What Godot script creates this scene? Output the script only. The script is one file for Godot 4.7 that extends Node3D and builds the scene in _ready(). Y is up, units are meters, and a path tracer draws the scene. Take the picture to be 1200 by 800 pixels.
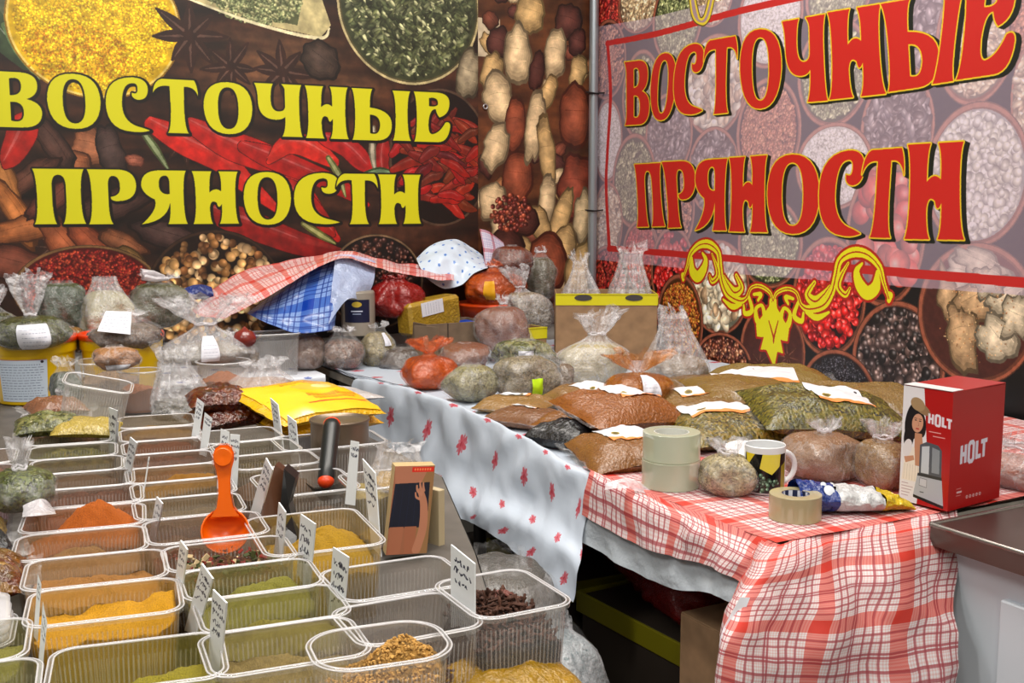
extends Node3D
# A corner of a market stall: spices in clear tubs on a near table, tied bags and flat packs on an L of tables
# behind, two printed banners on the walls. Units are metres, y is up, the back wall is z = -4.05, the right wall x = 2.6.

const TOP := 0.8            # height of all table tops
var used := {}
var M := {}                 # shared materials
var T := {}                 # shared textures
var rng := RandomNumberGenerator.new()
var wob := FastNoiseLite.new()


func _ready():
	rng.seed = 7
	wob.seed = 11
	wob.frequency = 1.0
	wob.fractal_octaves = 3
	set_camera_and_light()
	make_materials()
	build_room()
	build_banners()
	build_tables()
	build_right_table_goods()
	build_back_goods()
	build_tubs()
	build_near_goods()
	build_tags()
	build_under_table()


func set_camera_and_light():
	var cam := Camera3D.new()
	cam.name = "camera"
	cam.position = Vector3(0, 1.38, 0)
	cam.rotation_degrees = Vector3(-7.2335, -28.4492, 0)
	cam.fov = 34.206
	cam.near = 0.05
	cam.far = 60.0
	add_child(cam)
	cam.current = true
	var we := WorldEnvironment.new()
	we.name = "world_environment"
	var e := Environment.new()
	e.background_mode = Environment.BG_COLOR
	e.background_color = Color(0.75, 0.82, 0.95)
	e.tonemap_mode = Environment.TONE_MAPPER_LINEAR
	e.tonemap_exposure = 0.78
	e.sdfgi_enabled = true
	e.ssao_enabled = true
	e.ssil_enabled = true
	we.environment = e
	add_child(we)
	# fluorescent panels of the hall: x, z, energy
	for p in [[0.5, -0.6, 1.0, "above the near ends of the two tables"], [0.5, -2.5, 1.0, "above the far end of the near table"], [-1.6, -1.2, 1.0, "left of the near table"], [-1.0, 1.6, 1.0, "farthest behind the camera"], [1.6, 0.9, 1.0, "above the space before the sink"], [1.75, -2.6, 0.9, "above the side table"]]:
		ceiling_light(Vector3(p[0], 3.3, p[1]), p[2] * 5.4, p[3])


func ceiling_light(at: Vector3, energy: float, where: String):
	var t = thing("ceiling_light", "white fluorescent ceiling panel " + where, "light", at, 0.0, "ceiling panels of the hall")
	var h := MB.new()
	h.box(Vector3(0, 0.065, 0), Vector3(1.24, 0.07, 0.34))
	part("housing", h, M_plain(Color(0.9, 0.9, 0.9)), t)
	var d := MB.new()
	d.box(Vector3(0, 0.022, 0), Vector3(1.18, 0.012, 0.28))
	var m := StandardMaterial3D.new()
	m.albedo_color = Color(0.95, 0.95, 0.95)
	m.emission_enabled = true
	m.emission = Color(1.0, 0.98, 0.95)
	m.emission_energy_multiplier = 2.0
	part("diffuser", d, m, t)
	var l := AreaLight3D.new()
	l.name = "panel_light"
	l.area_size = Vector2(1.16, 0.26)
	l.light_energy = energy
	l.light_color = Color(1.0, 0.975, 0.94)
	l.shadow_enabled = true
	l.set("area_range", 12.0)
	l.set("area_attenuation", 2.0)
	l.rotation_degrees = Vector3(-90, 0, 0)
	l.position = Vector3(0, 0.01, 0)
	t.add_child(l)


# ------------------------------------------------------------------ mesh building
class MB:
	var v := PackedVector3Array()
	var uv := PackedVector2Array()
	var col := PackedColorArray()
	var ix := PackedInt32Array()
	var tint := Color.WHITE
	var tinted := false

	func pt(p: Vector3, t := Vector2.ZERO) -> int:
		v.append(p)
		uv.append(t)
		col.append(tint)
		return v.size() - 1

	func tri(a: int, b: int, c: int):
		ix.append(a)
		ix.append(b)
		ix.append(c)

	func quad(a: int, b: int, c: int, d: int):
		tri(a, b, c)
		tri(a, c, d)

	func face(a: Vector3, b: Vector3, c: Vector3, d: Vector3):  # clockwise from the front, uv (0,0) at a, (1,0) at b
		quad(pt(a, Vector2(0, 0)), pt(b, Vector2(1, 0)), pt(c, Vector2(1, 1)), pt(d, Vector2(0, 1)))

	func grid(nu: int, nv: int, f: Callable, wrap := false, uvs := Vector2.ONE, flip := false):
		var base := v.size()
		var cols := nu if wrap else nu + 1
		for j in nv + 1:
			for i in cols:
				var u := float(i) / nu
				var w := float(j) / nv
				pt(f.call(u, w), Vector2(u * uvs.x, w * uvs.y))
		for j in nv:
			for i in nu:
				var a := base + j * cols + i
				var b := base + j * cols + (i + 1) % cols
				if flip:
					quad(a, a + cols, b + cols, b)
				else:
					quad(a, b, b + cols, a + cols)

	func box(c: Vector3, s: Vector3, b := Basis(), ch := 0.0):
		var h := s / 2.0
		if ch <= 0.0:
			for ax in 3:
				for sg in [-1.0, 1.0]:
					var n := Vector3.ZERO
					n[ax] = sg
					var p := Vector3.ZERO
					var q := Vector3.ZERO
					p[(ax + 1) % 3] = 1.0
					q[(ax + 2) % 3] = 1.0
					if sg > 0:
						var k := p
						p = q
						q = k
					face(c + b * ((n - p - q) * h), c + b * ((n + p - q) * h), c + b * ((n + p + q) * h), c + b * ((n - p + q) * h))
			return
		var k3 := {}
		for x in [-1, 1]:
			for y in [-1, 1]:
				for z in [-1, 1]:
					var s3 := Vector3(x, y, z)
					for ax in 3:
						var p := s3 * (h - Vector3.ONE * ch)
						p[ax] = s3[ax] * h[ax]
						k3[[x, y, z, ax]] = c + b * p
		var flat := func(pts: Array, out: Vector3):
			var nn: Vector3 = (pts[2] - pts[0]).cross(pts[1] - pts[0])
			if nn.dot(b * out) < 0:
				pts.reverse()
			var i0 := v.size()
			var uvq := [Vector2(0, 0), Vector2(1, 0), Vector2(1, 1), Vector2(0, 1)]
			for i in pts.size():
				pt(pts[i], uvq[i])
			for i in range(1, pts.size() - 1):
				tri(i0, i0 + i, i0 + i + 1)
		for ax in 3:
			var a1 := (ax + 1) % 3
			var a2 := (ax + 2) % 3
			for sg in [-1, 1]:
				var q := []
				for w in [[-1, -1], [1, -1], [1, 1], [-1, 1]]:
					var sv := [0, 0, 0]
					sv[ax] = sg
					sv[a1] = w[0]
					sv[a2] = w[1]
					q.append(k3[[sv[0], sv[1], sv[2], ax]])
				var o := Vector3.ZERO
				o[ax] = sg
				flat.call(q, o)
				for sg2 in [-1, 1]:   # edge between faces ax and a1
					var e := []
					for w in [[ax, -1], [ax, 1], [a1, 1], [a1, -1]]:
						var sv := [0, 0, 0]
						sv[ax] = sg
						sv[a1] = sg2
						sv[a2] = w[1]
						e.append(k3[[sv[0], sv[1], sv[2], w[0]]])
					var o2 := Vector3.ZERO
					o2[ax] = sg
					o2[a1] = sg2
					flat.call(e, o2)
		for x in [-1, 1]:
			for y in [-1, 1]:
				for z in [-1, 1]:
					flat.call([k3[[x, y, z, 0]], k3[[x, y, z, 1]], k3[[x, y, z, 2]]], Vector3(x, y, z))

	func lathe(profile: Array, n := 32, at := Vector3.ZERO, b := Basis()):  # [radius, y] from the bottom up, outside
		var base := v.size()
		for j in profile.size():
			for i in n + 1:
				var a := TAU * i / n
				pt(at + b * Vector3(cos(a) * profile[j][0], profile[j][1], sin(a) * profile[j][0]), Vector2(float(i) / n, 1.0 - float(j) / (profile.size() - 1)))
		for j in profile.size() - 1:
			for i in n:
				var a := base + j * (n + 1) + i
				quad(a, a + n + 1, a + n + 2, a + 1)

	func tube(path: Array, radii, n := 10, caps := true):
		var base := v.size()
		var m := path.size()
		var up := Vector3.UP
		for j in m:
			var d: Vector3 = (path[mini(j + 1, m - 1)] - path[maxi(j - 1, 0)]).normalized()
			if absf(d.dot(up)) > 0.9:
				up = Vector3.RIGHT if absf(d.x) < 0.8 else Vector3.FORWARD
			var s := d.cross(up).normalized()
			var t := s.cross(d).normalized()
			up = t
			var r: float = radii[j] if radii is Array else radii
			for i in n + 1:
				var a := TAU * i / n
				pt(path[j] + (s * cos(a) + t * sin(a)) * r, Vector2(float(i) / n, float(j) / (m - 1)))
		for j in m - 1:
			for i in n:
				var a := base + j * (n + 1) + i
				quad(a, a + 1, a + n + 2, a + n + 1)
		if caps:
			for e in [0, m - 1]:
				var c := pt(path[e], Vector2(0.5, 0.5))
				for i in n:
					var a: int = base + e * (n + 1) + i
					if e == 0:
						tri(c, a + 1, a)
					else:
						tri(c, a, a + 1)

	func prism(outline: PackedVector2Array, depth: float, xf := Transform3D(), bevel := 0.0):  # outline in x, y; extruded to +z from -depth/2
		var t := Geometry2D.triangulate_polygon(outline)
		var inner := outline
		if bevel > 0.0:
			var shrunk := Geometry2D.offset_polygon(outline, -bevel)
			if shrunk.size() == 1:
				inner = shrunk[0]
		for s in [-1.0, 1.0]:
			var o := inner
			t = Geometry2D.triangulate_polygon(o)
			var b0 := v.size()
			for p in o:
				pt(xf * Vector3(p.x, p.y, s * depth / 2.0), Vector2(p.x, p.y))
			for i in range(0, t.size(), 3):
				var k := [t[i], t[i + 1], t[i + 2]]
				var nn := (o[k[1]] - o[k[0]]).cross(o[k[2]] - o[k[0]])
				if (nn > 0) == (s > 0):
					tri(b0 + k[0], b0 + k[2], b0 + k[1])
				else:
					tri(b0 + k[0], b0 + k[1], b0 + k[2])
		var cw := Geometry2D.is_polygon_clockwise(outline)
		var n := outline.size()
		var dz := depth / 2.0 - bevel
		for i in n:
			var p := outline[i]
			var q := outline[(i + 1) % n]
			if cw:
				var k := p
				p = q
				q = k
			face(xf * Vector3(p.x, p.y, dz), xf * Vector3(q.x, q.y, dz), xf * Vector3(q.x, q.y, -dz), xf * Vector3(p.x, p.y, -dz))
		if bevel > 0.0 and inner.size() == n:
			for i in n:
				for s in [-1.0, 1.0]:
					var a := outline[i]
					var b := outline[(i + 1) % n]
					var c := inner[i]
					var d := inner[(i + 1) % n]
					face(xf * Vector3(a.x, a.y, s * dz), xf * Vector3(b.x, b.y, s * dz), xf * Vector3(d.x, d.y, s * depth / 2.0), xf * Vector3(c.x, c.y, s * depth / 2.0))

	func mesh() -> ArrayMesh:
		var n := PackedVector3Array()
		n.resize(v.size())
		for i in range(0, ix.size(), 3):
			var a := ix[i]
			var b := ix[i + 1]
			var c := ix[i + 2]
			var k := (v[c] - v[a]).cross(v[b] - v[a])
			n[a] += k
			n[b] += k
			n[c] += k
		for i in n.size():
			n[i] = n[i].normalized() if n[i].length_squared() > 1e-24 else Vector3.UP
		var ar := []
		ar.resize(Mesh.ARRAY_MAX)
		ar[Mesh.ARRAY_VERTEX] = v
		ar[Mesh.ARRAY_NORMAL] = n
		ar[Mesh.ARRAY_TEX_UV] = uv
		if tinted:
			ar[Mesh.ARRAY_COLOR] = col
		ar[Mesh.ARRAY_INDEX] = ix
		var am := ArrayMesh.new()
		am.add_surface_from_arrays(Mesh.PRIMITIVE_TRIANGLES, ar)
		return am


# ------------------------------------------------------------------ objects
func numbered(called: String) -> String:
	var k: int = used.get(called, 0)
	used[called] = k + 1
	return called if k == 0 else "%s_%03d" % [called, k]


func tag(o: Node, label: String, category := "", group := "", kind := ""):
	o.set_meta("label", label)
	if category:
		o.set_meta("category", category)
	if group:
		o.set_meta("group", group)
	if kind:
		o.set_meta("kind", kind)


func thing(called: String, label: String, category: String, at := Vector3.ZERO, turn := 0.0, group := "") -> Node3D:
	var o := Node3D.new()
	o.name = numbered(called)
	add_child(o)
	o.position = at
	o.rotation.y = turn
	tag(o, label, category, group)
	return o


func part(called: String, m, mat: Material, parent: Node, label := "") -> MeshInstance3D:
	var o := MeshInstance3D.new()
	o.name = called
	o.mesh = m.mesh() if m is MB else m
	o.material_override = mat
	parent.add_child(o, true)
	if label:
		o.set_meta("label", label)
	return o


func single(called: String, m, mat: Material, label: String, category: String, group := "", kind := "", at := Vector3.ZERO, turn := 0.0) -> MeshInstance3D:
	var o := MeshInstance3D.new()
	o.name = numbered(called)
	o.mesh = m.mesh() if m is MB else m
	o.material_override = mat
	o.position = at
	o.rotation.y = turn
	add_child(o)
	tag(o, label, category, group, kind)
	return o


func structure(called: String, m: MB, mat: Material) -> MeshInstance3D:
	var o := MeshInstance3D.new()
	o.name = called
	o.mesh = m.mesh()
	o.material_override = mat
	add_child(o)
	o.set_meta("kind", "structure")
	return o


# ------------------------------------------------------------------ curves and sheets
func cr(p: Array, t: float):   # Catmull-Rom through all points, t in 0..1
	var n := p.size() - 1
	if n == 0:
		return p[0]
	var f := clampf(t, 0.0, 1.0) * n
	var i := mini(int(f), n - 1)
	var a = p[maxi(i - 1, 0)]
	var b = p[i]
	var c = p[i + 1]
	var d = p[mini(i + 2, n)]
	f -= i
	return 0.5 * ((2.0 * b) + (c - a) * f + (2.0 * a - 5.0 * b + 4.0 * c - d) * f * f + (3.0 * b - a - 3.0 * c + d) * f * f * f)


func sheet(rows: Array, nu: int, nv: int, amp: float, freq: float, uvs: Vector2, seed_at := 0.0, dir := Vector3(-0.4, 0.3, 1)) -> MB:
	# a cloth or film lofted through rows of points, with crumples of that size
	var m := MB.new()
	var n := dir.normalized()
	m.grid(nu, nv, func(u, w):
		var col := []
		for r in rows:
			col.append(cr(r, u))
		var p: Vector3 = cr(col, w)
		return p + n * amp * wob.get_noise_3d(p.x * freq + seed_at, p.y * freq, p.z * freq - seed_at), false, uvs)
	return m


func round_rect(n: int, l: float, w: float, r: float) -> PackedVector2Array:
	var out := PackedVector2Array()
	var per := 2.0 * (l + w - 4.0 * r) + TAU * r
	var c := [Vector2(l / 2 - r, w / 2 - r), Vector2(-l / 2 + r, w / 2 - r), Vector2(-l / 2 + r, -w / 2 + r), Vector2(l / 2 - r, -w / 2 + r)]
	var run := [[r * PI / 2, l - 2 * r], [r * PI / 2, w - 2 * r], [r * PI / 2, l - 2 * r], [r * PI / 2, w - 2 * r]]
	for i in n:
		var s := per * i / n
		for k in 4:
			if s <= run[k][0]:
				out.append(c[k] + Vector2.from_angle(k * PI / 2 + s / r) * r)
				break
			s -= run[k][0]
			if s <= run[k][1]:
				var p: Vector2 = c[k] + Vector2.from_angle((k + 1) * PI / 2) * r
				out.append(p.lerp(c[(k + 1) % 4] + Vector2.from_angle((k + 1) * PI / 2) * r, s / maxf(run[k][1], 1e-5)))
				break
			s -= run[k][1]
	while out.size() < n:
		out.append(out[out.size() - 1])
	return out


# ------------------------------------------------------------------ materials
func M_plain(c: Color, rough := 0.6, metal := 0.0) -> StandardMaterial3D:
	var key := "%s %.2f %.2f" % [c.to_html(), rough, metal]
	if not M.has(key):
		var m := StandardMaterial3D.new()
		m.albedo_color = c
		m.roughness = rough
		m.metallic = metal
		m.cull_mode = BaseMaterial3D.CULL_DISABLED
		M[key] = m
	return M[key]


func noise_tex(kind: int, freq: float, size: int, ramp: Array, seed_at := 1, normal := false, strength := 4.0, octaves := 3) -> NoiseTexture2D:
	var n := FastNoiseLite.new()
	n.noise_type = kind
	n.frequency = freq
	n.seed = seed_at
	n.fractal_octaves = octaves
	if kind == FastNoiseLite.TYPE_CELLULAR:
		n.cellular_return_type = FastNoiseLite.RETURN_CELL_VALUE
		n.fractal_type = FastNoiseLite.FRACTAL_NONE
	var t := NoiseTexture2D.new()
	t.width = size
	t.height = size
	t.seamless = true
	t.noise = n
	if normal:
		t.as_normal_map = true
		t.bump_strength = strength
	elif ramp.size():
		var g := Gradient.new()
		var off := PackedFloat32Array()
		var cs := PackedColorArray()
		for r in ramp:
			off.append(r[0])
			cs.append(r[1])
		g.offsets = off
		g.colors = cs
		t.color_ramp = g
	return t


func film(c: Color, alpha: float, rough := 0.16, crinkle := 0.9, scale := 9.0) -> StandardMaterial3D:
	var key := "film %s %.2f %.2f %.2f %.1f" % [c.to_html(), alpha, rough, crinkle, scale]
	if not M.has(key):
		var m := StandardMaterial3D.new()
		m.albedo_color = Color(c, alpha)
		m.transparency = BaseMaterial3D.TRANSPARENCY_ALPHA
		m.roughness = rough
		m.metallic_specular = 0.5
		m.cull_mode = BaseMaterial3D.CULL_DISABLED
		if crinkle > 0.0:
			m.normal_enabled = true
			m.normal_texture = T.crinkle
			m.normal_scale = crinkle
			m.uv1_triplanar = true
			m.uv1_scale = Vector3.ONE * scale
		M[key] = m
	return M[key]


func creased(c: Color, base: float, crease: float, scale := 5.0, rough := 0.26) -> StandardMaterial3D:   # thin bag film: clear between its creases, white where it is crumpled
	var m := StandardMaterial3D.new()
	m.albedo_color = c
	m.albedo_texture = crease_texture(base, crease)
	m.transparency = BaseMaterial3D.TRANSPARENCY_ALPHA
	m.roughness = rough
	m.metallic_specular = 0.7
	m.cull_mode = BaseMaterial3D.CULL_DISABLED
	m.normal_enabled = true
	m.normal_texture = T.crinkle
	m.normal_scale = 1.2
	m.uv1_triplanar = true
	m.uv1_scale = Vector3.ONE * scale
	return m


func crease_texture(base: float, crease: float) -> ImageTexture:
	var n := FastNoiseLite.new()
	n.seed = 23
	n.noise_type = FastNoiseLite.TYPE_SIMPLEX
	n.frequency = 0.011
	n.fractal_type = FastNoiseLite.FRACTAL_RIDGED
	n.fractal_octaves = 4
	n.domain_warp_enabled = true
	n.domain_warp_amplitude = 26.0
	n.domain_warp_frequency = 0.012
	var src := n.get_seamless_image(384, 384)
	var im := Image.create(384, 384, false, Image.FORMAT_RGBA8)
	for y in 384:
		for x in 384:
			var k := src.get_pixel(x, y).r
			im.set_pixel(x, y, Color(1, 1, 1, clampf(base + crease * pow(clampf((k - 0.35) / 0.65, 0.0, 1.0), 2.2), 0.0, 1.0)))
	return ImageTexture.create_from_image(im)


func powder(c: Color, tex := "grain", scale := 22.0, relief := 0.12, rough := 0.95) -> StandardMaterial3D:
	var key := "powder %s %s %.1f %.2f" % [c.to_html(), tex, scale, relief]
	if not M.has(key):
		var m := StandardMaterial3D.new()
		m.albedo_color = c
		m.roughness = rough
		m.albedo_texture = T[tex]
		m.uv1_triplanar = true
		m.uv1_scale = Vector3.ONE * scale
		if relief > 0.0:
			m.heightmap_enabled = true
			m.heightmap_texture = T.relief
			m.heightmap_scale = relief
		M[key] = m
	return M[key]


func packed(c: Color, tex := "grain", scale := 14.0, crinkle := 1.0) -> StandardMaterial3D:   # goods pressed against their glossy film
	var key := "packed %s %s %.1f %.2f" % [c.to_html(), tex, scale, crinkle]
	if not M.has(key):
		var m := StandardMaterial3D.new()
		m.albedo_color = c
		m.roughness = 0.27
		m.metallic_specular = 0.6
		m.albedo_texture = T[tex]
		m.uv1_triplanar = true
		m.uv1_scale = Vector3.ONE * scale
		m.normal_enabled = true
		m.normal_texture = T.crinkle
		m.normal_scale = crinkle
		M[key] = m
	return M[key]


func textured(t: Texture2D, rough := 0.6, repeat := false) -> StandardMaterial3D:
	var m := StandardMaterial3D.new()
	m.albedo_texture = t
	m.roughness = rough
	m.texture_repeat = repeat
	m.cull_mode = BaseMaterial3D.CULL_DISABLED
	return m


func g(x: float) -> Color:
	return Color(x, x, x)


func make_materials():
	T.grain = noise_tex(FastNoiseLite.TYPE_SIMPLEX_SMOOTH, 0.09, 256, [[0.0, g(0.5)], [0.5, g(0.86)], [1.0, g(1.0)]], 3)
	T.speck = noise_tex(FastNoiseLite.TYPE_CELLULAR, 0.075, 256, [[0.0, g(0.52)], [0.35, g(0.75)], [0.7, g(0.92)], [1.0, g(1.0)]], 5)
	T.herb = noise_tex(FastNoiseLite.TYPE_CELLULAR, 0.06, 256, [[0.0, Color(0.25, 0.3, 0.2)], [0.4, Color(0.6, 0.62, 0.45)], [0.75, Color(0.85, 0.9, 0.7)], [1.0, Color(1, 0.95, 0.8)]], 8)
	T.mix = noise_tex(FastNoiseLite.TYPE_CELLULAR, 0.05, 256, [[0.0, Color(0.35, 0.12, 0.06)], [0.3, Color(0.75, 0.4, 0.25)], [0.55, Color(0.5, 0.5, 0.22)], [0.8, Color(0.8, 0.65, 0.4)], [1.0, Color(1, 0.95, 0.85)]], 9)
	T.relief = noise_tex(FastNoiseLite.TYPE_SIMPLEX_SMOOTH, 0.1, 256, [], 13)
	T.crinkle = noise_tex(FastNoiseLite.TYPE_SIMPLEX, 0.014, 512, [], 17, true, 14.0, 4)
	T.soft = noise_tex(FastNoiseLite.TYPE_SIMPLEX_SMOOTH, 0.012, 256, [[0.0, g(0.82)], [1.0, g(1.0)]], 19)
	T.ribs = rib_texture()
	M.tub = film(Color(0.93, 0.93, 0.9), 0.10, 0.14, 0.0)
	var r := StandardMaterial3D.new()
	r.albedo_color = Color(0.93, 0.93, 0.93, 0.10)
	r.transparency = BaseMaterial3D.TRANSPARENCY_ALPHA
	r.roughness = 0.16
	r.cull_mode = BaseMaterial3D.CULL_DISABLED
	r.normal_enabled = true
	r.normal_texture = T.ribs
	r.normal_scale = 0.8
	M.tub_wall = r
	var rim := StandardMaterial3D.new()
	rim.albedo_color = Color(0.93, 0.93, 0.95, 0.42)
	rim.transparency = BaseMaterial3D.TRANSPARENCY_ALPHA
	rim.roughness = 0.22
	rim.cull_mode = BaseMaterial3D.CULL_DISABLED
	M.tub_rim = rim
	M.tub_rib = film(Color(0.95, 0.95, 0.95), 0.22, 0.2, 0.0)
	M.bag = creased(Color(0.95, 0.95, 0.96), 0.07, 0.34, 3.4)
	M.bag_milky = creased(Color(0.93, 0.93, 0.95), 0.22, 0.42, 3.4)
	M.bag_clear = creased(Color(0.97, 0.97, 0.98), 0.05, 0.3, 3.4)
	M.bag_thick = film(Color(0.93, 0.92, 0.95), 0.5, 0.2)
	M.bag_orange = creased(Color(0.90, 0.40, 0.12), 0.35, 0.5)
	M.bag_amber = creased(Color(0.80, 0.50, 0.18), 0.28, 0.5)
	M.bag_red = creased(Color(0.62, 0.10, 0.09), 0.5, 0.4)
	M.card = M_plain(Color(0.9, 0.91, 0.92), 0.75)
	M.cardboard = powder(Color(0.60, 0.47, 0.34), "soft", 4.0, 0.0, 0.85)
	M.label = textured(label_texture(), 0.5)


func rib_texture() -> ImageTexture:   # vertical ribs pressed into the walls of the tubs, as a height map turned to normals
	var im := Image.create(64, 8, false, Image.FORMAT_RGBA8)
	for x in 64:
		var h := 0.5 + 0.5 * sin(TAU * x / 16.0)
		for y in 8:
			im.set_pixel(x, y, g(h))
	im.bump_map_to_normal_map(3.0)
	return ImageTexture.create_from_image(im)


func label_texture() -> ImageTexture:   # white producer's label with an orange foot and a small olive seal
	var im := Image.create(192, 128, false, Image.FORMAT_RGBA8)
	im.fill(Color(0.86, 0.86, 0.88))
	im.fill_rect(Rect2i(0, 114, 192, 14), Color(0.93, 0.55, 0.28))
	ell(im, Vector2(40, 92), 15, 10, 0.0, Color(0.55, 0.48, 0.15))
	ell(im, Vector2(40, 92), 9, 6, 0.0, Color(0.35, 0.3, 0.1))
	for j in 5:
		im.fill_rect(Rect2i(70, 24 + j * 13, 60 + (j * 37) % 50, 3), Color(0.78, 0.78, 0.82))
	ell(im, Vector2(176, 22), 5, 5, 0.0, Color(0.1, 0.1, 0.12))
	return ImageTexture.create_from_image(im)


# ------------------------------------------------------------------ painting prints
func ell(im: Image, c: Vector2, rx: float, ry: float, rot: float, col: Color):
	var ext := maxf(rx, ry)
	if rot == 0.0:
		for y in range(int(c.y - ry), int(c.y + ry) + 1):
			var k := 1.0 - pow((y + 0.5 - c.y) / ry, 2.0)
			if k > 0.0:
				var hw := rx * sqrt(k)
				im.fill_rect(Rect2i(roundi(c.x - hw), y, maxi(1, roundi(hw * 2.0)), 1), col)
		return
	var s := sin(rot)
	var o := cos(rot)
	var a := o * o / (rx * rx) + s * s / (ry * ry)
	for y in range(int(c.y - ext), int(c.y + ext) + 1):
		var dy := y + 0.5 - c.y
		var b := 2.0 * dy * o * s * (1.0 / (rx * rx) - 1.0 / (ry * ry))
		var q := dy * dy * (s * s / (rx * rx) + o * o / (ry * ry)) - 1.0
		var d := b * b - 4.0 * a * q
		if d > 0.0:
			var x0 := (-b - sqrt(d)) / (2.0 * a)
			im.fill_rect(Rect2i(roundi(c.x + x0), y, maxi(1, roundi(sqrt(d) / a)), 1), col)


func poly(im: Image, contours: Array, col: Color):   # even-odd fill
	var lo := 1e9
	var hi := -1e9
	for c in contours:
		for p in c:
			lo = minf(lo, p.y)
			hi = maxf(hi, p.y)
	for y in range(maxi(0, int(lo)), mini(im.get_height(), int(hi) + 1)):
		var xs := []
		var yy := y + 0.5
		for c in contours:
			var n: int = c.size()
			var a: Vector2 = c[n - 1]
			for b in c:
				if (a.y > yy) != (b.y > yy):
					xs.append(a.x + (b.x - a.x) * (yy - a.y) / (b.y - a.y))
				a = b
		xs.sort()
		for k in range(0, xs.size() - 1, 2):
			var x0 := roundi(xs[k])
			var w := roundi(xs[k + 1]) - x0
			if w > 0:
				im.fill_rect(Rect2i(x0, y, w, 1), col)


func brush(im: Image, pts: Array, widths: Array, col: Color, grow := 0.0):   # a stroke along a curve, its width running along
	var len := 0.0
	for i in pts.size() - 1:
		len += pts[i].distance_to(pts[i + 1])
	var n := maxi(8, int(len / 1.5))
	for i in n + 1:
		var t := float(i) / n
		var p: Vector2 = cr(pts, t)
		var w: float = cr(widths, t) / 2.0 + grow
		ell(im, p, maxf(w, 0.6), maxf(w, 0.6), 0.0, col)


func ball_stamp(r: int, c: Color, light := 0.55, sx := 1.0, rot := 0.0) -> Image:   # one printed seed or corn with its own tones
	var s := int(r * maxf(1.0, sx)) * 2 + 3
	var im := Image.create(s, s, false, Image.FORMAT_RGBA8)
	var m := s / 2.0
	for y in s:
		for x in s:
			var p := Vector2(x + 0.5 - m, y + 0.5 - m).rotated(-rot) / r
			p.x /= sx
			var d := p.length()
			var a := clampf((1.0 - d) * r * 0.8, 0.0, 1.0)
			if a > 0.0:
				var k := 0.55 + 0.6 * sqrt(maxf(0.0, 1.0 - d * d)) - 0.25 * (p.x + p.y)
				var hl := pow(maxf(0.0, 1.0 - (p + Vector2(0.3, 0.35)).length() * 1.6), 1.5) * light
				im.set_pixel(x, y, Color(minf(c.r * k + hl, 1.0), minf(c.g * k + hl, 1.0), minf(c.b * k + hl, 1.0), a))
	return im


func stamps(n: int, r: float, cols: Array, light := 0.5, sx := 1.0, spin := true) -> Array:
	var out := []
	for i in n:
		var c: Color = cols[i % cols.size()]
		var k := rng.randf_range(0.75, 1.2)
		out.append(ball_stamp(maxi(1, roundi(r * rng.randf_range(0.8, 1.2))), Color(minf(c.r * k, 1), minf(c.g * k, 1), minf(c.b * k, 1)), light, sx, rng.randf() * TAU if spin else 0.0))
	return out


func scatter(im: Image, c: Vector2, rx: float, ry: float, what: Array, n: int, inset := 0.97):
	for i in n:
		var p := c + Vector2.from_angle(rng.randf() * TAU) * sqrt(rng.randf()) * Vector2(rx, ry) * inset
		var s: Image = what[rng.randi() % what.size()]
		im.blend_rect(s, Rect2i(Vector2i.ZERO, s.get_size()), Vector2i(p) - s.get_size() / 2)


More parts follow.
